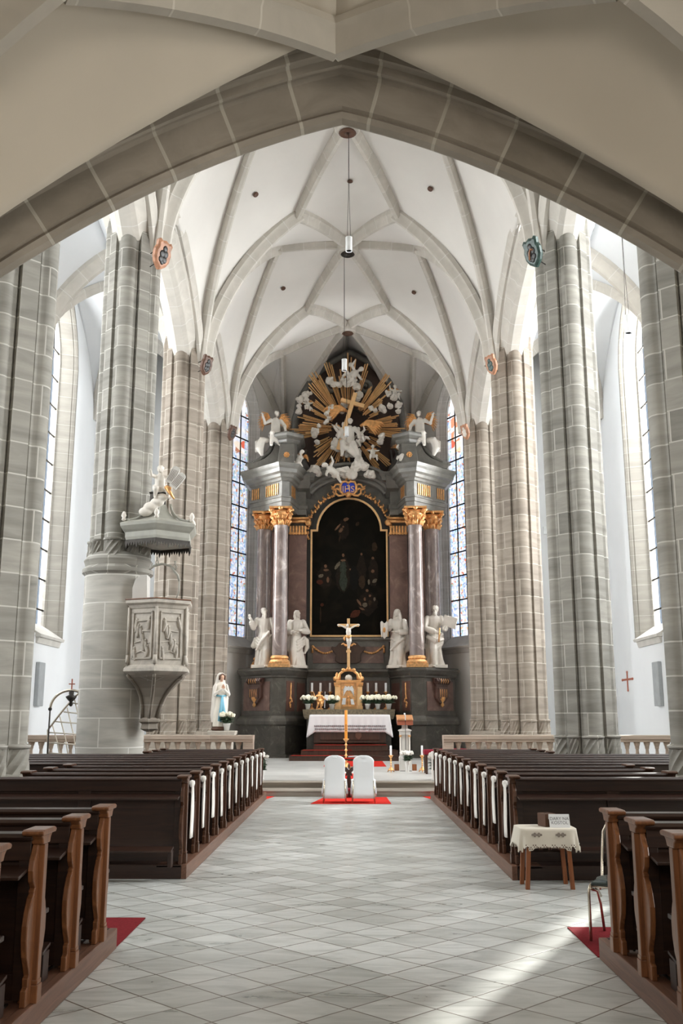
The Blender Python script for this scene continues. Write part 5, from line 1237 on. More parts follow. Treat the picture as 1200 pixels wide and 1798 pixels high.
# candlesticks, flower pots and small figure on the mensa
for side, us in ((-1, (548, 563, 580)), (1, (646, 661, 678))):
    for k, u in enumerate(us):
        y = 37.3; x = P(u, 1214, y).x; z1 = P(u, 1214.5, y).z; z2 = P(u, 1199, y).z
        who = ('outermost', 'middle', 'innermost')[k] if side < 0 else ('innermost', 'middle', 'outermost')[k]
        t = thing('altar_candlestick', 'small gilt altar candlestick behind the flowers, %s on the %s side' % (who, SIDE[side]), 'candlestick', (x, y, mz), 'altar candlesticks')
        stick(t, x, y, mz+.002, z1-mz-.002, .045, M['gold'])
        candle(x, y, z1, .045, z2-z1, 'white candle on the %s altar candlestick %s of the tabernacle' % (who, SIDE[side]), 'altar candles')
for k, (u, pot) in enumerate(((541, 1), (583, 1), (646, 1), (664, 1), (683, 1))):
    y = 36.42+(.1 if k in (1,) else 0); x = P(u, 1240, y).x
    names = ('leftmost on the mensa', 'just left of the tabernacle', 'just right of the tabernacle', 'between the two other right-hand pots', 'rightmost on the mensa')
    flowerpot(x, y, mz+.002, .20, .105, 5, .26, .125, 'cream hydrangeas in a white pot, %s' % names[k], grp='hydrangea pots on the altar', seed=20+k, lh=.20)
# golden standing figure with a banner
y = 36.36; x = P(561, 1250, y).x; HF = P(561, 1216, y).z-mz
t = thing('gilded_figure', 'small gilded standing figure holding a white pennant among the altar flowers', 'statue', (x, y, mz))
b = MB(Matrix.Translation((x, y, mz+.04)))
for s in (-1, 1): limb(b, [(s*.045, 0, .48*HF), (s*.06+.02, -.05, .27*HF), (s*.07-.02, 0, .03*HF)], [.06, .05, .03], 8); b.sph((s*.07-.02, -.04, .02), (.03, .06, .02))
b.tube([(0, 0, .46*HF), (0.01, 0, .58*HF), (0, 0, .74*HF), (0, 0, .80*HF)], [.085, .07, .09, .04], 10); head(b, (0, -.01, .88*HF), .12, .3, 0, 'long', True)
limb(b, [(-.09, 0, .75*HF), (-.16, -.04, .62*HF), (-.19, -.08, .74*HF)], [.035, .03, .022], 8); limb(b, [(.09, 0, .75*HF), (.15, -.02, .58*HF), (.19, -.07, .55*HF)], [.035, .03, .022], 8); hand(b, (-.19, -.08, .74*HF), (0, -.2, 1), (1, 0, 0), .8); hand(b, (.19, -.07, .55*HF), (.3, -1, 0), (0, 0, 1), .8)
b.tube([(-.09, 0, .5*HF), (0, -.08, .44*HF), (.1, 0, .5*HF)], [.05, .06, .05], 8); b.tube([(.08, .02, .7*HF), (.13, .03, .4*HF), (.1, .02, .12*HF)], [.03, .05, .03], 8)
b.build('body', M['gold'], t, remesh=.009)
b = MB(); b.box(x-.13, x+.13, y-.1, y+.1, mz+.001, mz+.035); b.build('base', M['gold'], t, bev=.005)
b = MB(); b.tube([(x+.2, y-.09, mz+.05), (x+.21, y-.09, mz+HF*1.05)], .008, 6); b.prism([(x+.21, mz+HF*.86), (x+.34, mz+HF*.84), (x+.30, mz+HF*.5), (x+.22, mz+HF*.62)], 'y', y-.096, y-.088); b.build('pennant', M['lamp'], t)
# ================================================================== ALTARPIECE ARCHITECTURE
ZPd = 3.6
ALT = thing('altarpiece', 'huge baroque altarpiece of dark marble with gilded capitals filling the apse', 'altarpiece', (AX, 39.0, CH))
def mir(s, pl): return [(AX+s*x, y) for x, y in pl]
wing = [(4.15, 39.0), (4.15, 38.05), (2.85, 36.75), (2.35, 36.72), (2.0, 37.35), (1.62, 38.2), (1.62, 39.0)]
wing_lo = [(4.28, 39.0), (4.28, 38.0), (2.9, 36.62), (2.3, 36.6), (1.9, 37.25), (1.5, 38.1), (1.5, 39.0)]
for s in (-1, 1):
    b = MB(); molded(b, mir(s, wing_lo), [(.0, CH+.001), (.0, CH+.12), (-.06, CH+.14), (-.06, 1.0), (-.06, 1.45)]); b.build('lower_socle', M['dwet'], ALT)
    b = MB(); molded(b, mir(s, wing_lo), [(-.07, 1.44), (-.03, 1.46), (.02, 1.5), (.02, 1.62), (-.02, 1.72), (-.10, 1.80), (-.12, 1.82)]); b.build('socle_moulding', M['dmarble'], ALT)
    b = MB(); molded(b, mir(s, wing), [(-.02, 1.81), (-.02, 3.22)]); b.build('pedestal', M['dmarble'], ALT)
    b = MB(); molded(b, mir(s, wing), [(-.02, 3.21), (.03, 3.24), (.03, 3.30), (.08, 3.36), (.14, 3.46), (.17, 3.48), (.17, 3.54), (.12, 3.56), (.12, ZPd)]); b.build('pedestal_cornice', M['dmarble'], ALT)
    # red marble panels let into the pedestal faces
    def on_face(p, q, u0, u1, z0, z1, d0, d1, m, nm, par=ALT, bev=.004):
        p = Vector((AX+s*p[0], p[1])); q = Vector((AX+s*q[0], q[1])); d = (q-p); L_ = d.length; d /= L_; n_ = Vector((d.y, -d.x)); n_ = n_ if n_.y < 0 else -n_
        Mx = Matrix(((d.x, n_.x, 0, p.x), (d.y, n_.y, 0, p.y), (0, 0, 1, 0), (0, 0, 0, 1))); b = MB(Mx)
        if u0 is None: return Mx, L_
        b.box(u0*L_, u1*L_, d0, d1, z0, z1); return b.build(nm, m, par, bev=bev)
    on_face(wing[1], wing[2], .08, .92, 2.0, 3.08, -.05, .0, M['rmarble'], 'outer_panel')
    on_face(wing[3], wing[4], .12, .88, 1.98, 3.1, -.05, .0, M['dred'], 'ornament_panel')
    on_face(wing[4], wing[5], .15, .85, 1.98, 3.05, -.05, .0, M['dred'], 'inner_panel')
    Mx, L_ = on_face(wing[1], wing[2], None, 0, 0, 0, 0, 0, None, '')
    # carved console cartouche: bulging shell, shield and gilt drop
    b = MB(Mx); c0 = L_*.5
    b.prism([(c0-.46, 3.22), (c0+.46, 3.22), (c0+.42, 3.02), (c0+.34, 2.92), (c0+.36, 2.5), (c0+.2, 2.32), (c0, 2.25), (c0-.2, 2.32), (c0-.36, 2.5), (c0-.34, 2.92), (c0-.42, 3.02)], 'y', -.02, .10)
    for k in range(7): b.tube([(c0-.36+.12*k, .10, 3.0), (c0-.36+.12*k, .19, 3.1), (c0-.36+.12*k, .12, 3.2)], .05, 8)
    b.box(c0-.26, c0+.26, .09, .15, 2.45, 2.85); cart = b.build('console_cartouche', M['dred'], ALT, bev=.02)
    b = MB(Mx)
    for k in range(4): b.tube([(c0-.2+.13*k, .2, 3.02), (c0-.2+.13*k, .235, 3.1), (c0-.2+.13*k, .2, 3.18)], .018, 6)
    for k in range(4): b.tube([(c0-.18+.12*k, .155, 2.5), (c0-.18+.12*k, .165, 2.66), (c0-.18+.12*k, .155, 2.8)], .014, 6)
    b.lathe([(.03, -.32), (.10, -.24), (.04, -.14), (.13, -.05), (.18, .04), (.06, .09)], (c0, .09, 2.45), 9, .5); b.build('gilt_drops', M['gold'], cart, smooth=True)
    Mx, L2 = on_face(wing[3], wing[4], None, 0, 0, 0, 0, 0, None, '')
    b = MB(Mx); rnd = random.Random(4)
    for k in range(26): z = 2.15+.85*k/25; w = .10*math.sin(PI*min(1, (z-2.1)/.5)); b.sph((L2*.5+rnd.uniform(-w, w)-.0, .015, z), (.035, .03, .045), 6, 5)
    b.build('gilt_leaf_drop', M['gold'], ALT, smooth=True)
    # columns
    for nm, cxx, cyy in (('inner', 2.62, 37.2), ('outer', 3.36, 38.1)):
        x, y = AX+s*cxx, cyy
        b = MB(); b.box(x-.40, x+.40, y-.36, y+.40, ZPd, ZPd+.16); b.lathe([(.38, .16), (.40, .22), (.36, .28), (.31, .32), (.35, .36), (.34, .42), (.29, .46)], (x, y, ZPd), 28); cb = b.build('column_base', M['gold_matt'], ALT, auto=35)
        b = MB(); b.lathe([(.285, ZPd+.45), (.285, 5.5), (.275, 7.4), (.262, 9.02), (.28, 9.06), (.28, 9.1)], (x, y, 0), 32); b.build('column_shaft', M['cmarble'], ALT, auto=35)
        b = MB(); b.lathe([(.27, 9.08), (.29, 9.2), (.30, 9.45), (.36, 9.62), (.42, 9.66), (.40, 9.68)], (x, y, 0), 24)
        b.prism([(x-.44, y-.44), (x+.44, y-.44), (x+.44, y+.44), (x-.44, y+.44)], 'z', 9.72, 9.80); cap = b.build('capital', M['gold'], ALT, auto=35)
        b = MB()
        for row, (zz_, r_, l_, n_) in enumerate(((9.10, .28, .20, 8), (9.27, .30, .22, 8))):
            for k in range(n_):
                a = 2*PI*(k+.5*row)/n_; ca, sa = math.cos(a), math.sin(a)
                for dw in (-.055, 0, .055): 
                    tx_, ty_ = -sa*dw, ca*dw; b.tube([(x+ca*r_+tx_, y+sa*r_+ty_, zz_), (x+ca*(r_+.05)+tx_, y+sa*(r_+.05)+ty_, zz_+l_*.6), (x+ca*(r_+.11)+tx_*1.3, y+sa*(r_+.11)+ty_*1.3, zz_+l_*.9), (x+ca*(r_+.12)+tx_, y+sa*(r_+.12)+ty_, zz_+l_*.72)], [.035, .04, .03, .02], 6)
        b.build('acanthus_leaves', M['gold'], cap, smooth=True)
        for k in range(4):
            a = PI/4+k*PI/2; b = MB(); c_ = Vector((x+.46*math.cos(a), y+.46*math.sin(a), 9.60)); tv = Vector((math.cos(a), math.sin(a), 0))
            b.tube([c_+tv*(.115*(1-j/20))*math.cos(j*.62)+Vector((0, 0, .115*(1-j/20)*math.sin(j*.62))) for j in range(18)], [.05-.0015*j for j in range(18)], 6); b.build('volute', M['gold'], cap, smooth=True)
        for k in range(4):
            a = k*PI/2; b = MB(); b.lathe([(.02, -.06), (.08, -.02), (.09, .03), (.03, .08)], (x+.42*math.cos(a), y+.42*math.sin(a), 9.72), 8); b.build('rosette', M['gold'], cap, smooth=True)
    # pilaster behind
    x = AX+s*2.03; b = MB(); b.box(x-.36, x+.36, 38.5, 38.95, ZPd, 9.1); b.build('pilaster', M['rmarble'], ALT)
    b = MB(); b.box(AX+s*2.75-.33, AX+s*2.75+.33, 38.3, 38.9, ZPd, 9.1); b.build('back_pilaster', M['gold_matt'], ALT) if False else b.build('back_pilaster', M['rmarble'], ALT)
    b = MB(); 
    for k in range(6): b.box(x-.34+k*.12, x-.26+k*.12, 38.42, 38.52, 8.98, 9.34)
    b.box(x-.37, x+.37, 38.44, 38.8, 9.0, 9.08); pc = b.build('pilaster_capital', M['gold'], ALT, bev=.01)
    b = MB(); b.tube([(x-.42, 38.42, 9.52), (x+.42, 38.42, 9.52)], .07, 8); b.box(x-.44, x+.44, 38.38, 38.9, 9.62, 9.70)
    for q in (-1, 1): b.lathe([(.02, -.1), (.12, -.08), (.12, .08), (.02, .1)], (0, 0, 0), 12) if False else b.sph((x+q*.42, 38.40, 9.46), (.13, .08, .13), 12, 8)
    b.build('volute_roll', M['gold'], pc, smooth=True)
# entablature wings
went = [(4.05, 39.2), (4.05, 38.2), (3.55, 37.75), (2.62, 36.8), (2.2, 37.0), (1.95, 38.35), (1.6, 38.35), (1.6, 39.2)]
for s in (-1, 1):
    b = MB(); molded(b, mir(s, went), [(-.10, 9.8), (-.10, 10.02), (-.06, 10.04), (-.06, 10.18), (-.02, 10.2), (-.02, 10.24), (-.12, 10.26), (-.12, 10.85), (-.06, 10.88), (-.02, 10.96), (.06, 11.0), (.10, 11.1), (.22, 11.16), (.24, 11.3), (.30, 11.38), (.34, 11.46), (.34, 11.5), (.2, 11.52)]); b.build('entablature', M['gmarble'], ALT)
    for i0, i1, n_ in ((1, 2, 4), (2, 3, 7), (4, 5, 5)):
        p = Vector((AX+s*went[i0][0], went[i0][1])); q = Vector((AX+s*went[i1][0], went[i1][1])); d = q-p; L_ = d.length; d /= L_; nn_ = Vector((d.y, -d.x)); nn_ = nn_ if nn_.y < 0 else -nn_
        if i0 == 4: nn_ = Vector((-s*abs(nn_.x), nn_.y))
        Mx = Matrix(((d.x, nn_.x, 0, p.x), (d.y, nn_.y, 0, p.y), (0, 0, 1, 0), (0, 0, 0, 1))); b = MB(Mx)
        for k in range(n_):
            u = L_*.5+(k-(n_-1)/2)*.115; b.box(u-.028, u+.028, -.14, -.085, 10.34, 10.78)
        b.build('gilt_flutes', M['gold'], ALT)
    # broken pediment block with concave side and rosette
    xo = lambda v: AX+s*v
    b = MB(); prof = [(4.0, 11.52), (1.98, 11.52), (1.95, 11.75), (2.05, 11.95), (2.05, 12.55), (2.92, 12.55), (3.05, 12.2), (3.3, 11.95), (3.75, 11.75), (4.05, 11.72)]
    b.prism([(xo(x), z) for x, z in prof], 'y', 37.55, 38.7); b.build('pediment_block', M['gmarble'], ALT, bev=.02)
    b = MB(); molded(b, [(xo(2.98), 38.8), (xo(2.98), 37.5), (xo(2.45), 37.2), (xo(1.98), 37.6), (xo(1.98), 38.8)], [(-.05, 12.5), (.0, 12.55), (.05, 12.62), (.05, 12.68), (.16, 12.76), (.2, 12.84), (.2, 12.9), (.1, 12.92)]); b.build('pediment_cap', M['gmarble'], ALT)
    b = MB(); b.prism([(xo(2.15), 11.55), (xo(3.1), 11.55), (xo(2.8), 11.8), (xo(2.72), 12.5), (xo(2.15), 12.5)], 'y', 37.35, 37.6); b.build('pediment_panel', M['gmarble'], ALT, bev=.02)
    b = MB(); b.tube([(xo(4.1), 37.7, 11.75), (xo(3.9), 37.7, 11.62), (xo(3.78), 37.7, 11.74), (xo(3.88), 37.7, 11.84)], [.09, .09, .07, .04], 8); b.tube([(xo(3.98), 37.75, 11.72), (xo(3.6), 37.75, 11.9), (xo(3.2), 37.75, 12.25), (xo(3.0), 37.75, 12.6)], .10, 8); b.build('scroll', M['gmarble'], ALT, smooth=True)
    b = MB(); 
    for k in range(8):
        a = k*PI/4; b.sph((xo(2.45)+.08*math.cos(a), 37.33, 12.02+.08*math.sin(a)), (.045, .03, .045), 6, 5)
    b.sph((xo(2.45), 37.31, 12.02), .05, 8, 6); b.build('gilt_rosette', M['gold'], ALT, smooth=True)
# centre: back wall, rising cornice over the painting
b = MB(); b.box(AX-1.75, AX+1.75, 38.95, 39.4, CH+.001, 5.0); b.box(AX-1.75, AX+1.75, 39.05, 39.4, 5.0, 11.4)
b.box(AX-2.4, AX-1.5, 38.95, 39.4, ZPd, 9.9); b.box(AX+1.5, AX+2.4, 38.95, 39.4, ZPd, 9.9); b.build('centre_wall', M['gmarble'], ALT)
b = MB(); b.box(AX-1.62, AX+1.62, 38.2, 38.96, CH+.001, 3.3); b.build('centre_socle', M['dmarble'], ALT)
b = MB(); b.prism([(38.1, 3.3), (38.05, 3.4), (37.98, 3.5), (37.98, 3.58), (38.1, ZPd+.01), (38.96, ZPd+.01), (38.96, 3.3)], 'x', AX-1.62, AX+1.62); b.build('centre_socle_cornice', M['dmarble'], ALT)
for s in (-1, 1):
    b = MB(); b.box(*sorted((AX+s*.55, AX+s*1.5)), 38.14, 38.22, 2.1, 3.15); b.build('socle_panel', M['dred'], ALT, bev=.01)
# predella over the socle: red panel, dark cartouche, garlands
b = MB(); b.box(AX-1.62, AX+1.62, 38.7, 38.96, ZPd, 4.75); b.prism([(38.62, 4.72), (38.55, 4.78), (38.55, 4.84), (38.7, 4.86), (38.96, 4.86), (38.96, 4.72)], 'x', AX-1.7, AX+1.7); b.build('predella', M['gmarble'], ALT)
b = MB(); b.box(AX-1.4, AX+1.4, 38.66, 38.71, 3.85, 4.5); b.build('predella_panel', M['rmarble'], ALT, bev=.006)
b = MB(); b.prism([(AX+x*.68, 4.28+z*.5) for x, z in ((-.5, -.9), (.5, -.9), (.75, -.7), (.72, -.2), (1, .3), (.95, .45), (.75, .4), (.5, .75), (-.5, .75), (-.75, .4), (-.95, .45), (-1, .3), (-.72, -.2), (-.75, -.7))], 'y', 38.52, 38.66); b.build('dark_cartouche', M['woodd'], ALT, bev=.02)
for s in (-1, 1):
    b = MB(); b.tube([(AX+s*(.62+.75*k/10), 38.62, 4.33-.16*math.sin(PI*k/10)+.16*k/10) for k in range(11)], .035, 8)
    for k in range(9): b.sph((AX+s*(.65+.72*k/8), 38.6, 4.33-.16*math.sin(PI*(k+.5)/9)+.16*k/8), .045, 6, 5)
    b.sph((AX+s*1.4, 38.6, 4.5), .06); b.tube([(AX+s*1.42, 38.62, 4.5), (AX+s*1.42, 38.62, 4.25)], [.03, .05], 6); b.build('gilt_garland', M['gold'], ALT, smooth=True)
arc = [(AX+1.75*math.sin(a)*1.0, 38.7, 10.35+1.12*math.cos(a)) for a in [(-1+2*k/24)*1.18 for k in range(25)]]
b = MB(); secs = []
for k, p in enumerate(arc):
    a = (-1+2*k/24)*1.18; n_ = Vector((math.sin(a), 0, math.cos(a))); p = Vector(p)
    secs.append([p+n_*d+Vector((0, dy, 0)) for dy, d in ((.3, -.15), (-.0, -.15), (-.05, -.08), (-.05, -.02), (-.15, .02), (-.2, .10), (-.35, .16), (-.38, .30), (-.5, .36), (-.52, .46), (-.3, .52), (.3, .52))])
b.loft(secs); b.build('arched_cornice', M['gmarble'], ALT)
for s in (-1, 1):
    b = MB(); b.prism([(38.96, 10.6), (38.2, 10.85), (38.1, 11.0), (38.0, 11.15), (37.95, 11.3), (38.0, 11.4), (38.96, 11.4)], 'x', *sorted((AX+s*1.55, AX+s*2.1))); b.build('cornice_return', M['gmarble'], ALT)
# ---- the painting
YPn = 38.9
gl, gr_ = P(547, 1000, YPn).x, P(680, 1000, YPn).x; gc = (gl+gr_)/2; gw_ = (gr_-gl)/2; zb = P(612, 1117, YPn).z; zsh = P(612, 932, YPn).z; ztop = P(612, 876, YPn).z; aw = (P(668, 930, YPn).x-P(556, 930, YPn).x)/2
def frame_out(g, up=1.0):
    L_ = [(-gw_-g, zb-g), (-gw_-g, zsh+g), (-aw-g, zsh+g)]
    hh = ztop-zsh
    for k in range(1, 20): a = PI*k/20; L_.append((-(aw+g)*math.cos(a), zsh+g*.6+(hh+g*.4)*math.sin(a)))
    L_ += [(aw+g, zsh+g), (gw_+g, zsh+g), (gw_+g, zb-g)]
    return [(gc+x, z) for x, z in L_]
PT = thing('altar_painting', 'very dark arched oil painting with faint robed figures in a black and gold frame', 'painting', (gc, YPn, zb))
def ringo(o1, o2, y0, y1, nm, m, par):
    b = MB(); A, B_ = frame_out(o1), frame_out(o2); n_ = len(A)
    secs = [[(x, y0, z) for x, z in A], [(x, y1, z) for x, z in A], [(x, y1, z) for x, z in B_], [(x, y0, z) for x, z in B_]]
    ids = [b.add(q) for q in secs]
    for a in range(4):
        for k in range(n_): b.face((ids[a]+k, ids[a]+(k+1) % n_, ids[(a+1) % 4]+(k+1) % n_, ids[(a+1) % 4]+k))
    return b.build(nm, m, par)
fr_ = ringo(.0, .20, YPn+.1, YPn-.08, 'frame', M['black'], PT)
ringo(-.035, .035, YPn-.02, YPn-.11, 'gilt_moulding', M['palegold'], fr_)
def painting_mat():
    m, nt, b = _nt('dark_oil_painting'); L = nt.links.new; b.inputs['Roughness'].default_value = .7; b.inputs['Specular IOR Level'].default_value = .05
    tc = N(nt, 'ShaderNodeTexCoord'); no = N(nt, 'ShaderNodeTexNoise', Scale=1.6, Detail=6, Distortion=1); L(tc.outputs['Object'], no.inputs['Vector'])
    cr = N(nt, 'ShaderNodeValToRGB'); e = cr.color_ramp.elements; e[0].position = .45; e[0].color = (.006, .0055, .004, 1); e[1].position = .8; e[1].color = (.016, .012, .008, 1)
    L(no.outputs['Fac'], cr.inputs[0]); L(cr.outputs[0], b.inputs['Base Color']); return m
b = MB(); b.prism(frame_out(-.01), 'y', YPn-.005, YPn+.05); cv = b.build('canvas', painting_mat(), PT)
pm = {k: mat('paint_'+k, c, .6, var=.3, sc=10, spec=.1) for k, c in {'flesh': (.13, .07, .04), 'pale': (.12, .10, .07), 'green': (.03, .036, .026), 'red': (.06, .018, .01), 'brown': (.03, .018, .01), 'black': (.005, .0045, .0035), 'shade': (.013, .0085, .0055)}.items()}
BI = [0]
def blob(u, v, du, dv, m, rot=0, nm='painted_figure'):
    BI[0] += 1; p = P(u, v, YPn-.012); k = .0232; b = MB(Matrix.Translation((p.x, YPn-.006-.00025*BI[0], p.z)) @ Matrix.Rotation(rot, 4, 'Y'))
    n_ = 22; rnd = random.Random(int(u*13+v)); b.loft([[(du*k*math.cos(2*PI*i/n_)*rnd.uniform(.75, 1.1), y_, dv*k*math.sin(2*PI*i/n_)*rnd.uniform(.8, 1.1)) for i in range(n_)] for y_ in (-.003, .0)]); b.build(nm, pm[m], cv)
for a in ((570, 1014, 13, 20, 'shade'), (646, 1060, 17, 20, 'shade'), (656, 1006, 9, 26, 'shade'), (603, 930, 10, 18, 'shade'), (603, 1010, 13, 30, 'shade'), (635, 1000, 9, 24, 'shade'), (603, 975, 2.2, 3, 'flesh'), (603, 984, 4.5, 2.2, 'flesh'), (603, 997, 6, 12, 'green'), (593, 993, 3, 8, 'pale', .6), (603, 1020, 7, 18, 'green'), (616, 1000, 2.5, 1.5, 'flesh', .5), (622, 1015, 8, 22, 'black'), (635, 973, 2, 2.5, 'flesh'), (655, 980, 2.4, 2.4, 'flesh'),
          (572, 994, 2.5, 3, 'flesh'), (573, 1001, 5, 2, 'flesh'), (564, 1011, 5, 3, 'pale', -.4), (576, 1018, 2.5, 5, 'flesh'), (562, 1022, 6, 4, 'red'), (655, 1003, 3, 3, 'flesh'), (658, 1020, 5, 3, 'pale', -.7), (648, 1022, 2, 5, 'pale'), (636, 1022, 6, 12, 'brown'),
          (645, 1037, 2.5, 2.5, 'flesh'), (650, 1046, 2.2, 2.2, 'flesh'), (641, 1052, 2, 3, 'flesh'), (641, 1062, 4.5, 4, 'pale'), (631, 1058, 2, 7, 'flesh', -.6), (636, 1069, 5, 1.8, 'flesh', .4), (624, 1078, 10, 6, 'red', -.5), (650, 1058, 3, 5, 'brown'), (658, 1052, 2, 3.5, 'pale'),
          (566, 1062, 3, 3, 'red'), (563, 1080, 1.5, 14, 'brown'), (608, 912, 5, 3, 'flesh', -.4), (599, 931, 3, 5, 'flesh', .6), (603, 925, 1.8, 1.8, 'flesh'), (593, 926, 1.6, 8, 'flesh', .7), (597, 945, 1.5, 7, 'brown', .2), (628, 920, 3, 4, 'brown', .6), (658, 960, 5, 8, 'brown')): blob(*a)
# gilt foliage climbing the arch of the frame
for s in (-1, 1):
    b = MB(); rnd = random.Random(9)
    for k in range(30):
        f = k/29; a = .35+f*1.35; x = gc+s*(aw+.30)*math.sin(a)*1.06; z = zsh+(ztop-zsh+.28)*math.cos(a)*1.0-.15*f
        b.sph((x+rnd.uniform(-.04, .04), YPn-.12, z+rnd.uniform(-.04, .04)), rnd.uniform(.045, .075), 6, 5)
        if k % 3 == 0: b.tube([(x, YPn-.12, z), (x+s*.08, YPn-.14, z+.08), (x+s*.05, YPn-.14, z+.16)], [.03, .035, .012], 6)
    b.build('gilt_foliage', M['gold'], fr_, smooth=True)
# ---- IHS cartouche
yI = 38.05; ic = P(612, 858, yI); kx_ = .0229
t = thing('monogram_cartouche', 'blue cartouche with golden IHS letters in a pierced gilt scroll frame', 'cartouche', ic)
b = MB(); b.prism([(ic.x+x*kx_, ic.z+z*kx_) for x, z in ((-8, -9), (-12, -4), (-12, 5), (-10, 10), (-4, 11), (0, 9), (4, 11), (10, 10), (12, 5), (12, -4), (8, -9), (0, -7))], 'y', yI, yI+.1); b.build('field', M['blue'], t, bev=.01)
b = MB(); ring_ = [(-9, -10), (-14, -5), (-14, 6), (-11, 12), (-4, 13), (0, 10), (4, 13), (11, 12), (14, 6), (14, -5), (9, -10), (0, -9)]
ring_.append(ring_[0]); b.tube([(ic.x+x*kx_, yI-.02, ic.z+z*kx_) for x, z in ring_], .055, 8)
for s in (-1, 1):
    b.tube([(ic.x+s*x*kx_, yI-.01, ic.z+z*kx_) for x, z in ((14, 5), (18, 8), (23, 7), (25, 2), (30, 4), (29, 0), (24, -2), (19, 0), (15, -3))], .045, 7)
    b.tube([(ic.x+s*x*kx_, yI-.01, ic.z+z*kx_) for x, z in ((22, -2), (22, -9), (17, -13), (10, -12), (6, -10))], .05, 7)
    b.tube([(ic.x+s*x*kx_, yI-.01, ic.z+z*kx_) for x, z in ((3, 11), (4, 16), (1, 18))], .035, 6)
b.sph((ic.x, yI-.03, ic.z-11*kx_), .13); b.build('gilt_frame', M['gold'], t, smooth=True)
text('IHS', .36, (ic.x, yI-.015, ic.z-.03), (PI/2, 0, 0), M['palegold'], t, 'monogram', .012)
b = MB(); b.box(ic.x-.012, ic.x+.012, yI-.03, yI-.005, ic.z, ic.z+.2); b.box(ic.x-.06, ic.x+.06, yI-.03, yI-.005, ic.z+.11, ic.z+.14); b.build('small_cross', M['palegold'], t)
# ================================================================== SAINTS
fwd = lambda x, y, z: (x, y, z)
hs = 2.34
saint(P(462, 1170, 37.45).x, 37.62, ZPd+.001, hs, 'white marble saint with raised right hand, outermost on the left pedestal', dict(seed=1, hx=.0, yaw=.5, tilt=-.1, beard=True, hair='short', hip=.02, knee=.05,
    L=[(-.17, -.02, .66), (-.215, -.10, .80), (-.3, -.2, 1)], R=[(.19, -.03, .62), (.20, -.14, .50), (.4, -.6, -.2)],
    drape=[([(.12, 0, .75), (.19, 0, .55), (.21, .0, .35), (.15, 0, .22)], [.03, .06, .07, .03]), ([(-.13, 0, .5), (-.17, 0, .35), (-.19, 0, .33)], [.03, .05, .02]), ([(.10, -.10, .6), (-.02, -.14, .45), (-.12, -.10, .28)], [.03, .04, .02])]))
saint(P(521, 1170, 37.9).x, 37.72, ZPd+.001, 2.25, 'white marble woman saint with folded arms beside the inner left column', dict(seed=2, hx=.01, yaw=.7, tilt=-.05, hair='long', hip=-.03, knee=-.05,
    L=[(-.15, -.05, .62), (-.03, -.16, .60), (1, -.3, 0)], R=[(.20, -.05, .62), (.06, -.15, .64), (-1, -.2, .1)],
    drape=[([(.12, 0, .55), (.17, .02, .48), (.18, .02, .35), (.14, 0, .25)], [.03, .06, .06, .02]), ([(-.13, 0, .6), (-.18, .02, .4), (-.20, .02, .22)], [.03, .05, .03])]))
saint(P(699, 1170, 37.9).x, 37.72, ZPd+.001, 2.28, 'white marble veiled woman holding out a cloth beside the inner right column', dict(seed=3, hx=-.01, yaw=-.7, tilt=.05, hair='long', veil=True, hip=.0, knee=.03,
    L=[(-.14, -.06, .66), (-.20, -.15, .70), (-.8, -.5, .2)], R=[(.15, -.08, .60), (-.04, -.18, .60), (-1, -.3, .1)], attr=[('cloth', [(-.235, -.2, .70)])],
    drape=[([(.13, 0, .72), (.19, .02, .5), (.20, .02, .35), (.12, 0, .28)], [.04, .06, .07, .03]), ([(.1, -.08, .5), (-.02, -.14, .42), (-.13, -.06, .3)], [.03, .05, .03])]))
saint(P(765, 1170, 37.45).x, 37.62, ZPd+.001, 2.42, 'white marble bearded saint with an open stone tablet, outermost on the right pedestal', dict(seed=4, hx=.02, yaw=-.2, tilt=.15, beard=True, hair='short', hip=-.02, knee=-.03,
    L=[(-.15, -.08, .62), (.04, -.17, .55), (1, -.3, -.1)], R=[(.17, -.05, .64), (.15, -.16, .60), (.2, -.6, .6)], attr=[('book', [(.24, -.13, .72), (.25, .3, -.35)]), ('rod', [[(.07, -.2, .62), (.05, -.2, .40)], .012])],
    drape=[([(-.13, 0, .72), (-.20, .02, .5), (-.19, .02, .36), (-.05, -.06, .30)], [.04, .05, .05, .03]), ([(-.12, -.08, .5), (0, -.15, .42), (.12, -.08, .46)], [.05, .06, .05])]))
# ================================================================== GLORY
yG = 38.9
b = MB(); pts = [(548, 842), (527, 800), (518, 752), (524, 706), (548, 664), (582, 636), (615, 618), (648, 636), (680, 664), (703, 706), (709, 752), (700, 800), (680, 842)]
GB = thing('glory_backing', 'tall ogival dark red-brown marble panel behind the gilded rays', 'panel', P(612, 842, 40.0))
b.prism([(P(u, v, 40.0).x, P(u, v, 40.0).z) for u, v in pts], 'y', 39.95, 40.3); b.build('panel', mat('dark_umber_marble', (.05, .028, .02), .5, var=.3, sc=2), GB, bev=.02)
b = MB(); ed = [P(u, v, 39.9) for u, v in pts]; b.tube(ed, .14, 8); b.build('moulded_edge', M['gmarble'], GB, smooth=True)
for s in (-1, 1):
    b = MB(); b.tube([P(612+s*83, 790, 39.85), P(612+s*88, 810, 39.85), P(612+s*84, 835, 39.85)], [.05, .05, .05], 6); b.tube([P(612+s*74, 790, 39.85), P(612+s*78, 812, 39.85), P(612+s*74, 838, 39.85)], .04, 6); b.build('pale_fillet', M['gmarble'], GB, smooth=True)
gcx, gcz = 611, 752
gcen = P(gcx, gcz, yG)
GL = thing('gilded_sunburst', 'huge gilded sunburst of straight rays above the altar cornice', 'sunburst', gcen)
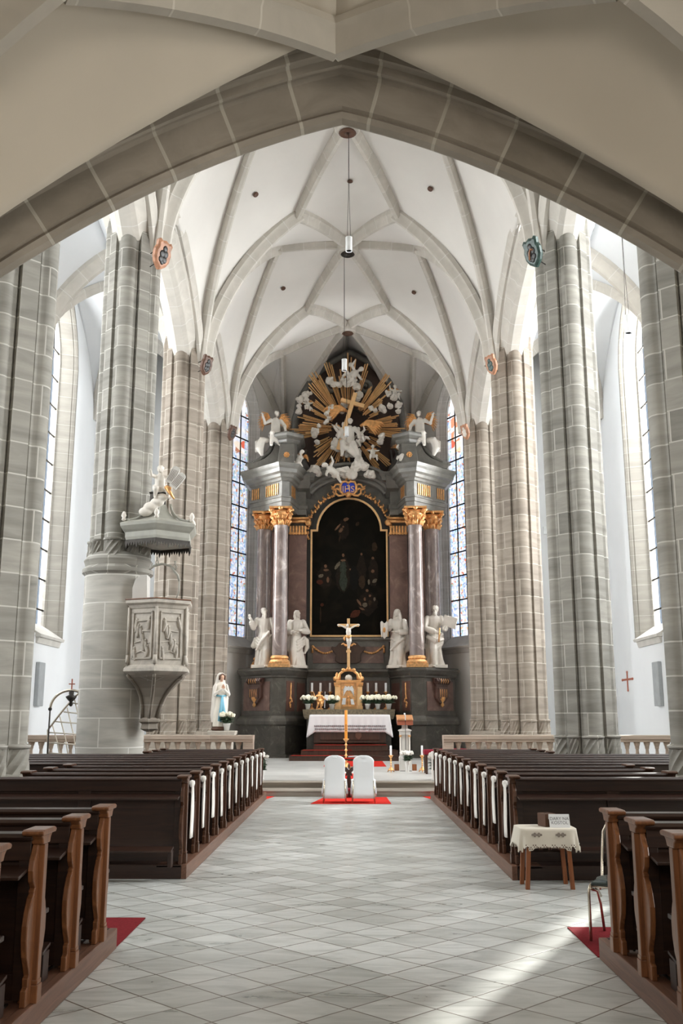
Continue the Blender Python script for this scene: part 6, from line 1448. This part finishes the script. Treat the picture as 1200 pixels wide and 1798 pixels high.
rays = [(0, 35, 100, 5, 9), (6, 35, 86, 3, 5), (13, 35, 92, 4, 6), (-8, 40, 88, 4, 6), (28, 45, 68, 3, 5), (40, 40, 88, 4, 6), (51, 45, 118, 6, 8), (60, 40, 84, 3, 4), (73, 60, 118, 3, 4), (82, 40, 122, 2, 3), (90, 40, 132, 3, 6), (97, 50, 104, 3, 5), (107, 40, 122, 4, 6), (117, 50, 78, 2, 3), (122, 40, 116, 6, 8), (131, 40, 104, 3, 5), (142, 35, 82, 4, 7), (154, 35, 74, 3, 5), (166, 35, 90, 4, 6), (174, 35, 84, 2, 3), (181, 35, 101, 5, 8), (189, 35, 88, 4, 6),
        (208, 40, 66, 3, 6), (219, 40, 78, 4, 7), (231, 40, 90, 5, 8), (241, 45, 72, 2, 4), (251, 40, 66, 3, 6), (262, 45, 58, 2, 3), (272, 50, 64, 2, 3), (-68, 60, 66, 2, 3), (-53, 45, 98, 4, 6), (-41, 40, 98, 4, 6), (-30, 45, 66, 3, 5), (-22, 45, 60, 2, 3)]
for (ang, r0, r1, n_, spread) in rays:
    b = MB(); rnd = random.Random(int(ang*3+r1))
    for k in range(n_):
        a = R(ang+(k-(n_-1)/2)*spread/max(1, n_-1)*1.0+rnd.uniform(-.3, .3)); ra = r0*rnd.uniform(.8, 1); rb = r1*rnd.uniform(.84, 1.0)
        if k == n_//2: rb = r1
        w = rnd.uniform(.024, .036)
        y0 = yG+.15+rnd.uniform(-.05, .05); c0 = P(gcx+ra*math.cos(a), gcz-ra*math.sin(a), y0); c1 = P(gcx+rb*math.cos(a), gcz-rb*math.sin(a), y0-.10)
        d = (c1-c0).normalized(); sdv = d.cross(Vector((0, 1, 0))).normalized(); 
        b.loft([[c0+sdv*w*.6, c0+Vector((0, -.025, 0)), c0-sdv*w*.6, c0+Vector((0, .025, 0))], [c1+sdv*w, c1+Vector((0, -.03, 0)), c1-sdv*w, c1+Vector((0, .03, 0))], [c1+d*.03, c1+d*.03, c1+d*.03, c1+d*.03]])
    b.build('ray_bundle', M['palegold'], GL)
# iron armature hub so that the rays hold together
b = MB(); hub = [(gcen.x+.9*math.cos(2*PI*k/28), yG+.2, gcen.z+.9*math.sin(2*PI*k/28)) for k in range(29)]; b.tube(hub, .035, 6); hub = [(gcen.x+1.35*math.cos(2*PI*k/28), yG+.2, gcen.z+1.35*math.sin(2*PI*k/28)) for k in range(29)]; b.tube(hub, .03, 6)
for k in range(4): a = k*PI/2+.4; b.tube([(gcen.x+.9*math.cos(a), yG+.2, gcen.z+.9*math.sin(a)), (gcen.x+1.3*math.cos(a), yG+1.1, gcen.z+1.3*math.sin(a))], .03, 6)
b.build('iron_hoop', M['iron'], GL, smooth=True)
c0, c1 = P(594, 790, yG-.55), P(624.5, 690, yG-.55); d0, d1 = P(599, 702, yG-.55), P(640, 713.5, yG-.55)
t = thing('gilded_cross', 'large plain gilded cross leaning across the centre of the sunburst', 'cross', c0)
b = MB()
for a, c in ((c0, c1), (d0+Vector((0, .012, 0)), d1+Vector((0, .012, 0)))):
    d = (c-a).normalized(); sdv = d.cross(Vector((0, 1, 0))).normalized()*.085; q = Vector((0, .07, 0)); b.loft([[a+sdv-q, a-sdv-q, a-sdv+q, a+sdv+q], [c+sdv-q, c-sdv-q, c-sdv+q, c+sdv+q]])
b.build('beams', M['palegold'], t, bev=.012)
zc_ = lambda L_: [(500+x/5.4545, 620+y/5.4545, r/5.4545, dy) for x, y, r, dy in L_]
cl = [([(200, 400, 45, 0), (150, 450, 42, 0), (138, 560, 38, 0), (205, 450, 28, -.1), (250, 385, 22, 0), (140, 510, 30, 0)], 38.8, 'white cloud cluster at the upper left tip of the glory'),
      ([(445, 530, 42, 0), (470, 560, 30, 0), (415, 580, 38, 0), (430, 620, 28, 0), (405, 655, 26, 0), (385, 670, 20, 0)], 38.6, 'chain of white clouds left of the leaning cross'),
      ([(290, 755, 48, 0), (330, 700, 26, 0), (285, 790, 34, 0)], 38.6, 'round white cloud over the left horizontal rays'),
      ([(315, 855, 30, 0), (300, 845, 20, 0)], 38.6, 'small white cloud ball under the left rays'),
      ([(430, 265, 46, 0), (470, 300, 38, 0), (525, 305, 36, 0), (600, 290, 50, -.1), (650, 260, 48, -.1), (690, 320, 48, 0), (650, 225, 34, 0), (560, 260, 34, 0), (635, 115, 26, 0)], 38.6, 'wide white cloud bank across the top of the glory'),
      ([(720, 400, 44, 0), (700, 440, 34, 0), (570, 500, 44, .1), (550, 560, 32, .1)], 38.8, 'white cloud behind the arms of the leaning cross'),
      ([(830, 530, 30, 0), (870, 552, 26, 0), (935, 530, 44, 0), (955, 555, 30, 0), (1012, 510, 36, 0)], 38.7, 'row of white clouds on the upper right rays'),
      ([(1050, 430, 40, 0), (1000, 395, 34, 0), (1090, 500, 40, 0), (1090, 560, 30, 0), (980, 375, 22, 0)], 38.8, 'white cloud cluster at the upper right tip of the glory'),
      ([(930, 800, 36, 0), (915, 850, 38, 0), (940, 780, 24, 0)], 38.6, 'white cloud over the lower right rays'),
      ([(490, 870, 56, 0), (470, 900, 36, 0), (510, 920, 36, 0)], 38.5, 'white cloud at the foot of the leaning cross'),
      ([(620, 900, 62, 0), (650, 960, 52, 0), (690, 870, 44, 0), (600, 975, 34, 0), (700, 940, 36, 0)], 38.5, 'big white cloud carrying the seated central figure'),
      ([(590, 1150, 68, 0), (540, 1155, 40, 0), (650, 1165, 56, 0), (690, 1085, 62, 0), (760, 1085, 56, 0), (720, 1040, 40, 0), (690, 1025, 26, 0), (620, 1185, 36, 0)], 38.1, 'heaped white clouds resting on the arched cornice'),
      ([(820, 1160, 50, 0), (785, 1165, 34, 0), (850, 1180, 30, 0)], 38.2, 'white cloud on the cornice right of centre'),
      ([(290, 1120, 62, 0), (250, 1140, 40, 0), (325, 1155, 38, 0), (270, 1095, 30, 0)], 38.2, 'white cloud on the cornice left of centre')]
for L_, Y, lab in cl: cloud('stucco_cloud', zc_(L_), Y, lab)
# scrolls of the crown
for s, (x, y) in ((-1, (455, 325)), (1, (770, 330))):
    u, v = 500+x/5.4545, 620+y/5.4545; c_ = P(u, v, 39.3); b = MB(); b.tube([(c_.x-s*.33*(1-j/22)*math.cos(j*.5), 39.3-.005*j, c_.z+.33*(1-j/22)*math.sin(j*.5)) for j in range(20)], [.12-.004*j for j in range(20)], 8)
    o = b.build('crowning_volute', M['gmarble'], org=c_, smooth=True); tag(o, 'dark carved volute with gilt edge near the top of the glory, %s one' % SIDE[s], 'volute')
# figures in the glory: central group and cherubs
def seated(u, v, Y, s, lab, flip=1, turn=0, m=None, arms=None, seed=1, grp=None, name='angel_figure', cat='statue'):
    c = P(u, v, Y); t = thing(name, lab, cat, c, grp); Mx = Matrix.Translation(c) @ Matrix.Scale(flip, 4, (1, 0, 0)) @ Matrix.Rotation(turn, 4, 'Z'); b = MB(Mx); H = s
    b.tube([(0, 0, .0), (0, -.0, .12*H), (.0, 0, .28*H), (0, 0, .40*H), (0, 0, .45*H)], [.12*H, .11*H, .105*H, .08*H, .04*H], 14, .75)
    head(b, (.02*H, -.02*H, .53*H), .135*H, .3, 0, 'curly')
    arms = arms or [[(-.2, -.06, .27), (-.28, -.16, .38)], [(.2, -.04, .26), (.22, -.16, .16)]]
    for sx, (e, w) in zip((-1, 1), arms):
        e, w = Vector(e)*H, Vector(w)*H; limb(b, [(sx*.11*H, 0, .38*H), e, w], [.05*H, .042*H, .028*H], 9); hand(b, w, w-e, (0, 0, 1), H/1.6)
    for sx, (k, f) in zip((-1, 1), (((-.10, -.22, .04), (-.12, -.17, -.22)), ((.12, -.20, .0), (.22, -.10, -.24)))):
        k, f = Vector(k)*H, Vector(f)*H; limb(b, [(sx*.06*H, 0, .02*H), k, f], [.08*H, .065*H, .036*H], 9); b.sph(f+Vector((0, -.05*H, -.02*H)), (.03*H, .06*H, .022*H))
    rnd = random.Random(seed)
    for k in range(7):
        a = rnd.uniform(-.25, .25); b.tube([(-.13*H, .02*H, (.02+.03*k)*H*.5), (a*.3*H, -.2*H, (-.02-.02*k)*H), (.15*H+.02*k*H, -.04*H, (-.10-.04*k)*H), (.24*H, .02*H, (-.16-.03*k)*H)], [.03*H, .045*H, .045*H, .018*H], 8)
    b.build('figure', m or M['cloudw'], t, remesh=.02 if s > 1 else .014)
    return t, Mx, H
seated(614, 784, 38.35, 2.0, 'large white seated figure holding the leaning cross at the centre of the glory', 1, -.2, seed=2)
putto(P(520, 800, 38.3).x, 38.35, P(545, 806, 38.35).z, .01, '', 1) if False else None
for (u, v, Y, s, lab, sd_, yaw, w, lean) in ((595, 775, 38.3, .95, 'white cherub left of the leaning cross foot', 11, .5, True, .3), (640, 780, 38.3, .9, 'white cherub to the right of the large seated figure', 12, -.6, False, -.4), (606, 668, 38.2, 1.05, 'white cherub stretched across the top cloud bank', 13, .2, False, .9),
        (598, 838, 37.75, 1.0, 'white cherub lounging on the arched cornice left of the monogram', 15, .4, False, -1.0), (520, 822, 37.7, .85, 'white cherub with gilt wings beside the left pediment', 16, -.7, True, .5), (702, 818, 37.7, 1.15, 'white cherub with gilt wings leaning on the right pediment', 17, .6, True, .35), (655, 808, 38.2, .7, 'small winged cherub among the lower right rays', 18, .2, True, 0), (541, 722, 38.7, .6, 'small cherub with gilt drapery in the upper left cloud', 19, 0, True, 0), (694, 702, 38.7, .7, 'small cherub in the upper right cloud', 20, .3, True, 0)):
    c = P(u, v, Y); putto(c.x, Y, c.z, s, lab, sd_, yaw, w, lean=lean)
# gilt wing beside the central figure and gilt drapery
for (u, v, s, lab) in ((633, 748, 1, 'outspread gilded wing right of the central figure'), (610, 722, -1, 'gilded drapery sweep left of the leaning cross')):
    c = P(u, v, 38.5); b = MB()
    for k in range(7): b.tube([c, c+Vector((s*.3, -.02, .22-.03*k)), c+Vector((s*(.85-.05*k), 0, .16-.07*k)), c+Vector((s*(1.0-.06*k), 0, .02-.07*k))], [.05, .07, .055, .02], 6)
    o = b.build('gilded_wing', M['gold'], org=c, smooth=True); tag(o, lab, 'wing')
# angels on the pediments
for s, u in ((-1, 484), (1, 738)):
    w = 'left' if s < 0 else 'right'; Y = 37.75
    c = P(u, 772, Y)
    t, Mx, H = seated(u, 768, Y, 1.85, 'white angel with gilded wings seated on the %s broken pediment' % w, -s, .25, seed=5+s, arms=[[(-.24, -.02, .30), (-.30, -.08, .44)], [(.2, -.04, .26), (.18, -.18, .14)]], name='pediment_angel', grp='pediment angels')
    for q in (-1, 1):
        b = MB(Mx)
        for k in range(9):
            a = 1.25-k*.2; l = .40-.012*k; b.tube([(q*.06*H, .10*H, .36*H), (q*(.10+l*.5*math.cos(a))*H, .13*H, (.36+l*.55*math.sin(a))*H), (q*(.10+l*.78*math.cos(a-.35))*H, .13*H, (.36+l*.9*math.sin(a-.5))*H)], [.03*H, .045*H, .012*H], 6, .5)
        b.build('gilded_wing', M['gold'], t, smooth=True)
    b = MB(); x1 = c.x+s*.45
    b.tube([(c.x+s*.25, Y-.2, c.z-.1), (c.x+s*.5, Y-.3, c.z-.1), (c.x+s*.62, Y-.3, c.z-.45), (c.x+s*.5, Y-.28, c.z-.75)], [.1, .16, .17, .06], 10); b.tube([(c.x+s*.4, Y-.2, c.z+.0), (c.x+s*.7, Y-.2, c.z-.2), (c.x+s*.75, Y-.2, c.z-.6)], [.08, .14, .05], 8)
    b.build('falling_drapery', M['cloudw'], t, remesh=.025)
# ================================================================== PULPIT
py = 19.95; pc = P(278, 1120, py); zz = lambda v: P(278, v, py).z
PT_ = thing('pulpit', 'carved hexagonal stone pulpit projecting from the round left pillar', 'pulpit', (pc.x, py, zz(1285)))
hexa = lambda cx, cy, r, a0=.35, n=6: [(cx+r*math.cos(a0+2*PI*k/n), cy+r*math.sin(a0+2*PI*k/n)) for k in range(n)]
A0_ = -PI/2+.12
hx_ = hexa(pc.x, py, .66, A0_)
b = MB(); z0, z1 = zz(1177), zz(1062)
molded(b, hx_, [(-.02, z0), (-.02, z1-.1)]); b.build('parapet', M['pulpit'], PT_)
b = MB(); molded(b, hx_, [(-.04, z1-.14), (.0, z1-.12), (.02, z1-.06), (.08, z1-.02), (.08, z1+.04), (-.1, z1+.05)]); b.build('parapet_rail', M['pulpit'], PT_)
b = MB(); molded(b, hx_, [(.06, z1+.04), (.09, z1+.05), (.09, z1+.07), (-.1, z1+.075)]); b.build('wooden_ledge', M['woodz'], PT_)
b = MB(); molded(b, hx_, [(-.03, z0+.10), (.02, z0+.06), (.06, z0+.02), (.07, z0-.04), (.02, z0-.08), (-.05, z0-.12)]); b.build('lower_cornice', M['pulpit'], PT_)
zb_ = zz(1262)
b = MB(); sx_ = pc.x-.12; secs = []
for f, r in ((0, .62), (.06, .58), (.15, .48), (.3, .36), (.5, .26), (.75, .19), (1, .16)): 
    cx_ = pc.x+(sx_-pc.x)*f; secs.append([(x, y, z0-.10+(zb_-z0+.10)*f) for x, y in hexa(cx_, py+.05*f, r, A0_)])
b.loft(secs); b.build('coved_underside', M['pulpitd'], PT_)
for k in range(6):
    b = MB(); path = []
    for f, r in ((0, .64), (.06, .60), (.15, .50), (.3, .38), (.5, .275), (.75, .205), (1, .17)):
        cx_ = pc.x+(sx_-pc.x)*f; h_ = hexa(cx_, py+.05*f, r, A0_)[k]; path.append((h_[0], h_[1], z0-.10+(zb_-z0+.10)*f))
    b.tube(path, [.035]*len(path), 6); b.build('rib', M['pulpitd'], PT_, smooth=True)
b = MB(); molded(b, hexa(sx_, py+.05, .17, A0_), [(.02, zb_+.02), (.05, zb_-.02), (.05, zb_-.06), (.0, zb_-.10), (.02, zb_-.2), (-.04, zz(1283)), (-.1, zz(1285))]); b.build('carved_corbel', M['brown'] if False else M['pulpitd'], PT_)
# relief panels with low figures, and corner colonnettes
for k in range(6):
    a, c = Vector(hx_[k]), Vector(hx_[(k+1) % 6]); d = (c-a); L_ = d.length; d /= L_; n_ = Vector((d.y, -d.x)); mid = (a+c)/2
    if n_.dot(mid-Vector((pc.x, py))) < 0: n_ = -n_
    Mx = Matrix(((d.x, n_.x, 0, a.x), (d.y, n_.y, 0, a.y), (0, 0, 1, 0), (0, 0, 0, 1)))
    b = MB(Mx); 
    for (q0, q1, w0, w1) in ((.09, L_-.09, z0+.2, z0+.23), (.09, L_-.09, z1-.22, z1-.19), (.09, .12, z0+.2, z1-.19), (L_-.12, L_-.09, z0+.2, z1-.19)): b.box(q0, q1, -.03, .01, w0, w1)
    rnd = random.Random(k); L2 = L_-.3
    for j in range(9):
        x_ = .15+L2*((j*.37) % 1); zf = z0+.30+(z1-z0-.65)*((j*.61) % 1); b.sph((x_, -.012, zf+.12), (.03, .025, .035), 7, 5); b.tube([(x_, -.012, zf+.09), (x_+rnd.uniform(-.02, .02), -.008, zf), (x_+rnd.uniform(-.06, .06), -.012, zf-.12)], [.035, .04, .03], 7)
    for j in range(4): b.tube([(.14, -.014, z0+.3+j*.22), (.14+L2*.5, -.008, z0+.36+j*.2), (.14+L2, -.014, z0+.28+j*.23)], [.012, .018, .010], 6)
    b.build('relief_panel', M['pulpit'], PT_, auto=50)
    b = MB(); b.tube([(hx_[k][0], hx_[k][1], z0+.1), (hx_[k][0], hx_[k][1], z1-.1)], .03, 8); b.tube([(hx_[k][0], hx_[k][1], z0+.1), (hx_[k][0], hx_[k][1], z0+.28)], [.045, .03], 8); b.build('colonnette', M['pulpit'], PT_, smooth=True)
# iron hoop handrail rising from the parapet and doorway in the drum
b = MB(); b.tube([P(262, 1000, py-.2), P(270, 994, py-.2), P(285, 990, py-.2), P(300, 994, py-.2), P(312, 1010, py-.2), P(315, 1020, py-.2)], .025, 8); b.tube([P(315, 1020, py-.2), P(314, 1040, py-.2), P(306, 1059, py-.2)], .016, 6)
for u, v in ((276, 985), (308, 993)): 
    for q in (-1, 1): b.tube([P(u, v+8, py-.2), P(u+q*3, v+2, py-.2), P(u-q*1, v-4, py-.2), P(u+q*2, v-8, py-.2)], .010, 5)
o = b.build('pulpit_handrail', M['canopy'], org=P(300, 1059, py-.2), smooth=True); tag(o, 'thin curved metal bow with curling leaves above the pulpit parapet', 'handrail')
b = MB(); p0 = P(243, 1058, 19.78); 
b.prism([(P(233, 1058, 19.75).x, zz(1062)), (P(233, 1035, 19.75).x, zz(1035)), (P(238, 1020, 19.75).x, zz(1020)), (P(248, 1012, 19.75).x, zz(1012)), (P(259, 1012, 19.75).x, zz(1012)), (P(259, 1058, 19.75).x, zz(1062))], 'y', 19.72, 20.0); o = b.build('pulpit_doorway', M['sill'], org=p0, bev=.01); tag(o, 'pale arched doorway recess in the round pillar behind the pulpit', 'doorway')
# canopy
cc_ = P(279, 940, py); zc = lambda v: P(279, v, py-.0).z
CN = thing('pulpit_canopy', 'grey-green wooden sounding board with flared roof over the pulpit', 'canopy', (cc_.x, py, zc(958)))
ch = hexa(cc_.x, py, .80, A0_)
za, zb2 = zc(958), zc(925)
b = MB(); molded(b, ch, [(-.06, za+.02), (-.04, za+.10), (-.04, za+.20), (.0, za+.24), (.06, zb2-.08), (.07, zb2-.02), (.0, zb2+.02), (-.08, zb2+.05)]); b.build('cornice', M['canopy'], CN)
b = MB(); molded(b, ch, [(-.12, za+.06), (-.6, za+.07)]); b.build('ceiling_board', M['lightwood'] if False else M['pulpit'], CN)
b = MB(); molded(b, ch, [(-.08, zb2+.03), (-.12, zb2+.05), (-.30, zb2+.11), (-.42, zb2+.20), (-.50, zb2+.31), (-.55, zb2+.44), (-.56, zb2+.47)]); b.build('flared_roof', M['canopy'], CN)
for k in range(6):
    path = []
    for r, z in ((.72, .05), (.66, .07), (.50, .125), (.38, .21), (.30, .32), (.26, .46)): h_ = hexa(cc_.x, py, r, A0_)[k]; path.append((h_[0], h_[1], zb2+z))
    b = MB(); b.tube(path, .028, 6); b.sph(path[0], .05, 8, 6); b.build('roof_rib', M['canopy'], CN, smooth=True)
    h_ = ch[k]; b = MB(); b.lathe([(.02, 0), (.05, .03), (.03, .06), (.055, .11), (.04, .16), (.015, .2)], (h_[0], h_[1], zb2+.03), 8); b.build('finial', M['white_marble'], CN, smooth=True)
    a, c = Vector(ch[k]), Vector(ch[(k+1) % 6]); b = MB(); n_ = 12
    for j in range(n_):
        p = a.lerp(c, (j+.5)/n_); q = Vector((cc_.x, py)); p = p+(q-p)*.06; d = (c-a).normalized(); l = .10+(.05 if j % 4 == 0 else 0)
        b.loft([[(p.x-d.x*.045, p.y-d.y*.045, za+.04), (p.x+d.x*.045, p.y+d.y*.045, za+.04), (p.x+d.x*.045+.008, p.y+d.y*.045+.008, za+.04), (p.x-d.x*.045+.008, p.y-d.y*.045+.008, za+.04)], [(p.x-d.x*.02, p.y-d.y*.02, za-l*.5), (p.x+d.x*.02, p.y+d.y*.02, za-l*.5), (p.x+d.x*.02+.008, p.y+d.y*.02+.008, za-l*.5), (p.x-d.x*.02+.008, p.y-d.y*.02+.008, za-l*.5)], [(p.x, p.y, za-l), (p.x+.004, p.y, za-l), (p.x+.004, p.y+.004, za-l), (p.x, p.y+.004, za-l)]])
    b.build('fretted_valance', M['iron'], CN)
b = MB(); b.box(cc_.x-.75, cc_.x-.35, py+.1, py+.3, za+.12, za+.2); b.build('wall_arm', M['iron'], CN)
# dark lantern drum on top and putto with tablets
b = MB(); b.lathe([(.20, 0), (.19, .06), (.18, .22), (.21, .26), (.1, .30)], (cc_.x-.05, py, zb2+.46), 6, ph=A0_); b.build('dark_lantern', M['iron'], CN)
pz = P(282, 862, py).z
putto(cc_.x+.02, py-.22, P(285, 872, py-.2).z, .72, 'white cherub holding two stone tablets on top of the pulpit canopy', 31, .5, False, m=M['white_marble'], grp='pulpit sculptures', vox=.012)
b = MB()
for (x, z, r) in ((-.07, .36, .11), (-.13, .26, .10), (.0, .46, .10), (.05, .56, .09)): b.sph((cc_.x+x*1.8, py-.30, zb2+z), (r*1.5, r, r), 12, 8)
o = b.build('cloud_support', M['white_marble'], org=(cc_.x, py-.3, zb2+.5), remesh=.015); tag(o, 'small white cloud under the cherub on the canopy roof', 'cloud', 'pulpit sculptures')
for (u0, v0, u1, v1, dy, w) in ((297, 848, 312, 820, -.02, 'rear'), (303, 856, 323, 832, -.10, 'front')):
    a, c = P(u0, v0, py-.3+dy), P(u1, v1, py-.3+dy); d = (c-a); L_ = d.length; d.normalize(); sdv = d.cross(Vector((0, 1, 0))).normalized()*.085; q = Vector((0, .02, 0))
    b = MB(); secs = []
    for f, k in ((0, 1), (.85, 1), (.94, .8), (1, .45)): m_ = a+d*L_*f; secs.append([m_+sdv*k-q, m_-sdv*k-q, m_-sdv*k+q, m_+sdv*k+q])
    b.loft(secs); o = b.build('stone_tablet', M['sill'], org=a, bev=.004); tag(o, '%s of the two round-topped stone tablets held by the cherub on the canopy' % w, 'tablet', 'pulpit tablets')
    b = MB()
    for j in range(5): m_ = a+d*L_*.12+sdv*(.7-.35*j); b.tube([m_-q*1.05, m_+d*L_*.68-q*1.05], .0035, 4)
    b.build('incised_lines', M['brown'], o)
b = MB(); a = P(292, 855, py-.35); b.tube([a, P(298, 864, py-.38), P(306, 876, py-.38)], [.05, .04, .02], 8); b.tube([a, P(300, 858, py-.38)], [.04, .03], 8); o = b.build('gilt_trumpet', M['gold'], org=a, smooth=True); tag(o, 'short gilded torch-like ornament under the stone tablets', 'ornament', 'pulpit sculptures')
# ================================================================== BLUE-SASHED FIGURE WITH FLOWERS ON A PEDESTAL
ym = 27.2; mq = P(391, 1290, ym); zm0 = P(391, 1283, ym).z; Hm = P(391, 1181, ym).z-zm0
t = thing('marble_pedestal', 'low pale marble pedestal under the blue-sashed statue by the left choir pier', 'pedestal', (mq.x, ym, CH))
b = MB(); molded(b, [(mq.x-.36, ym-.32), (mq.x+.36, ym-.32), (mq.x+.36, ym+.3), (mq.x-.36, ym+.3)], [(0, CH+.001), (0, CH+.2), (-.08, CH+.24), (-.08, zm0-.14), (0, zm0-.1), (.02, zm0-.02), (0, zm0)]); b.build('block', M['pulpit'], t)
t = thing('painted_statue', 'painted standing figure in white veil and blue sash with praying hands', 'statue', (mq.x-.06, ym, zm0))
Mx = Matrix.Translation((mq.x-.08, ym, zm0)) @ Matrix.Rotation(.45, 4, 'Z')
H = Hm; b = MB(Mx)
robe(b, H, [(.84, 0, 0, .045, .04, 0), (.78, 0, 0, .10, .06, .002), (.62, 0, 0, .085, .065, .004), (.45, 0, 0, .10, .08, .007), (.2, 0, 0, .12, .09, .010), (.07, 0, 0, .135, .10, .012)], seed=8); b.build('gown', M['ivory'], t, remesh=.014)
b = MB(Mx)
robe(b, H, [(1.0, 0, .0, .03, .035, 0), (.985, 0, .0, .055, .05, 0), (.955, 0, .01, .072, .058, .001), (.90, 0, .03, .08, .06, .003), (.84, 0, .03, .09, .06, .005), (.74, 0, .035, .135, .075, .008), (.5, 0, .04, .15, .075, .010), (.25, 0, .04, .15, .08, .012), (.14, 0, .04, .14, .08, .012)], seed=9); b.build('veil', M['cloudw'], t, remesh=.014)
b = MB(Mx); head(b, (0, -.045*H, .915*H), .115*H, 0, .1, 'none'); b.tube([(0, 0, .80*H), (0, -.02*H, .88*H)], .03*H, 8); b.build('face', M['skin'], t, remesh=.008)
b = MB(Mx)
for s in (-1, 1): b.tube([(0, -.075*H, .975*H), (s*.045*H, -.065*H, .94*H), (s*.05*H, -.055*H, .87*H)], [.012*H, .018*H, .014*H], 8)
b.build('hair', M['brown'], t, smooth=True)
b = MB(Mx)
for s in (-1, 1): limb(b, [(s*.10*H, -.01*H, .77*H), (s*.13*H, -.05*H, .62*H), (s*.018*H, -.13*H, .71*H)], [.035*H, .036*H, .024*H], 8)
b.build('sleeves', M['cloudw'], t, remesh=.012)
b = MB(Mx)
for s in (-1, 1): hand(b, (s*.010*H, -.135*H, .71*H), (0, -.15, 1), (s, 0, 0), H/1.7)
b.build('hands', M['skin'], t, smooth=True)
b = MB(Mx); b.tube([(-.085*H, -.03*H, .60*H), (0, -.085*H, .59*H), (.085*H, -.03*H, .60*H)], .016*H, 8)
for s in (-1, 1): b.tube([(0, -.09*H, .59*H), (s*.018*H, -.105*H, .42*H), (s*.05*H, -.125*H, .16*H)], [.016*H, .026*H, .034*H], 8, .5)
b.build('blue_sash', M['skyblue'], t, smooth=True)
b = MB(Mx); b.sph((0, 0, .03*H), (.16*H, .13*H, .06*H), 12, 8); b.build('rocky_base', M['brown'], t, remesh=.02)
q = P(398, 1283, ym-.22); flowerpot(q.x, ym-.2, zm0+.001, .20, .10, 6, .22, .09, 'cream flowers in a white pot at the feet of the blue-sashed statue', seed=41, lh=.22)
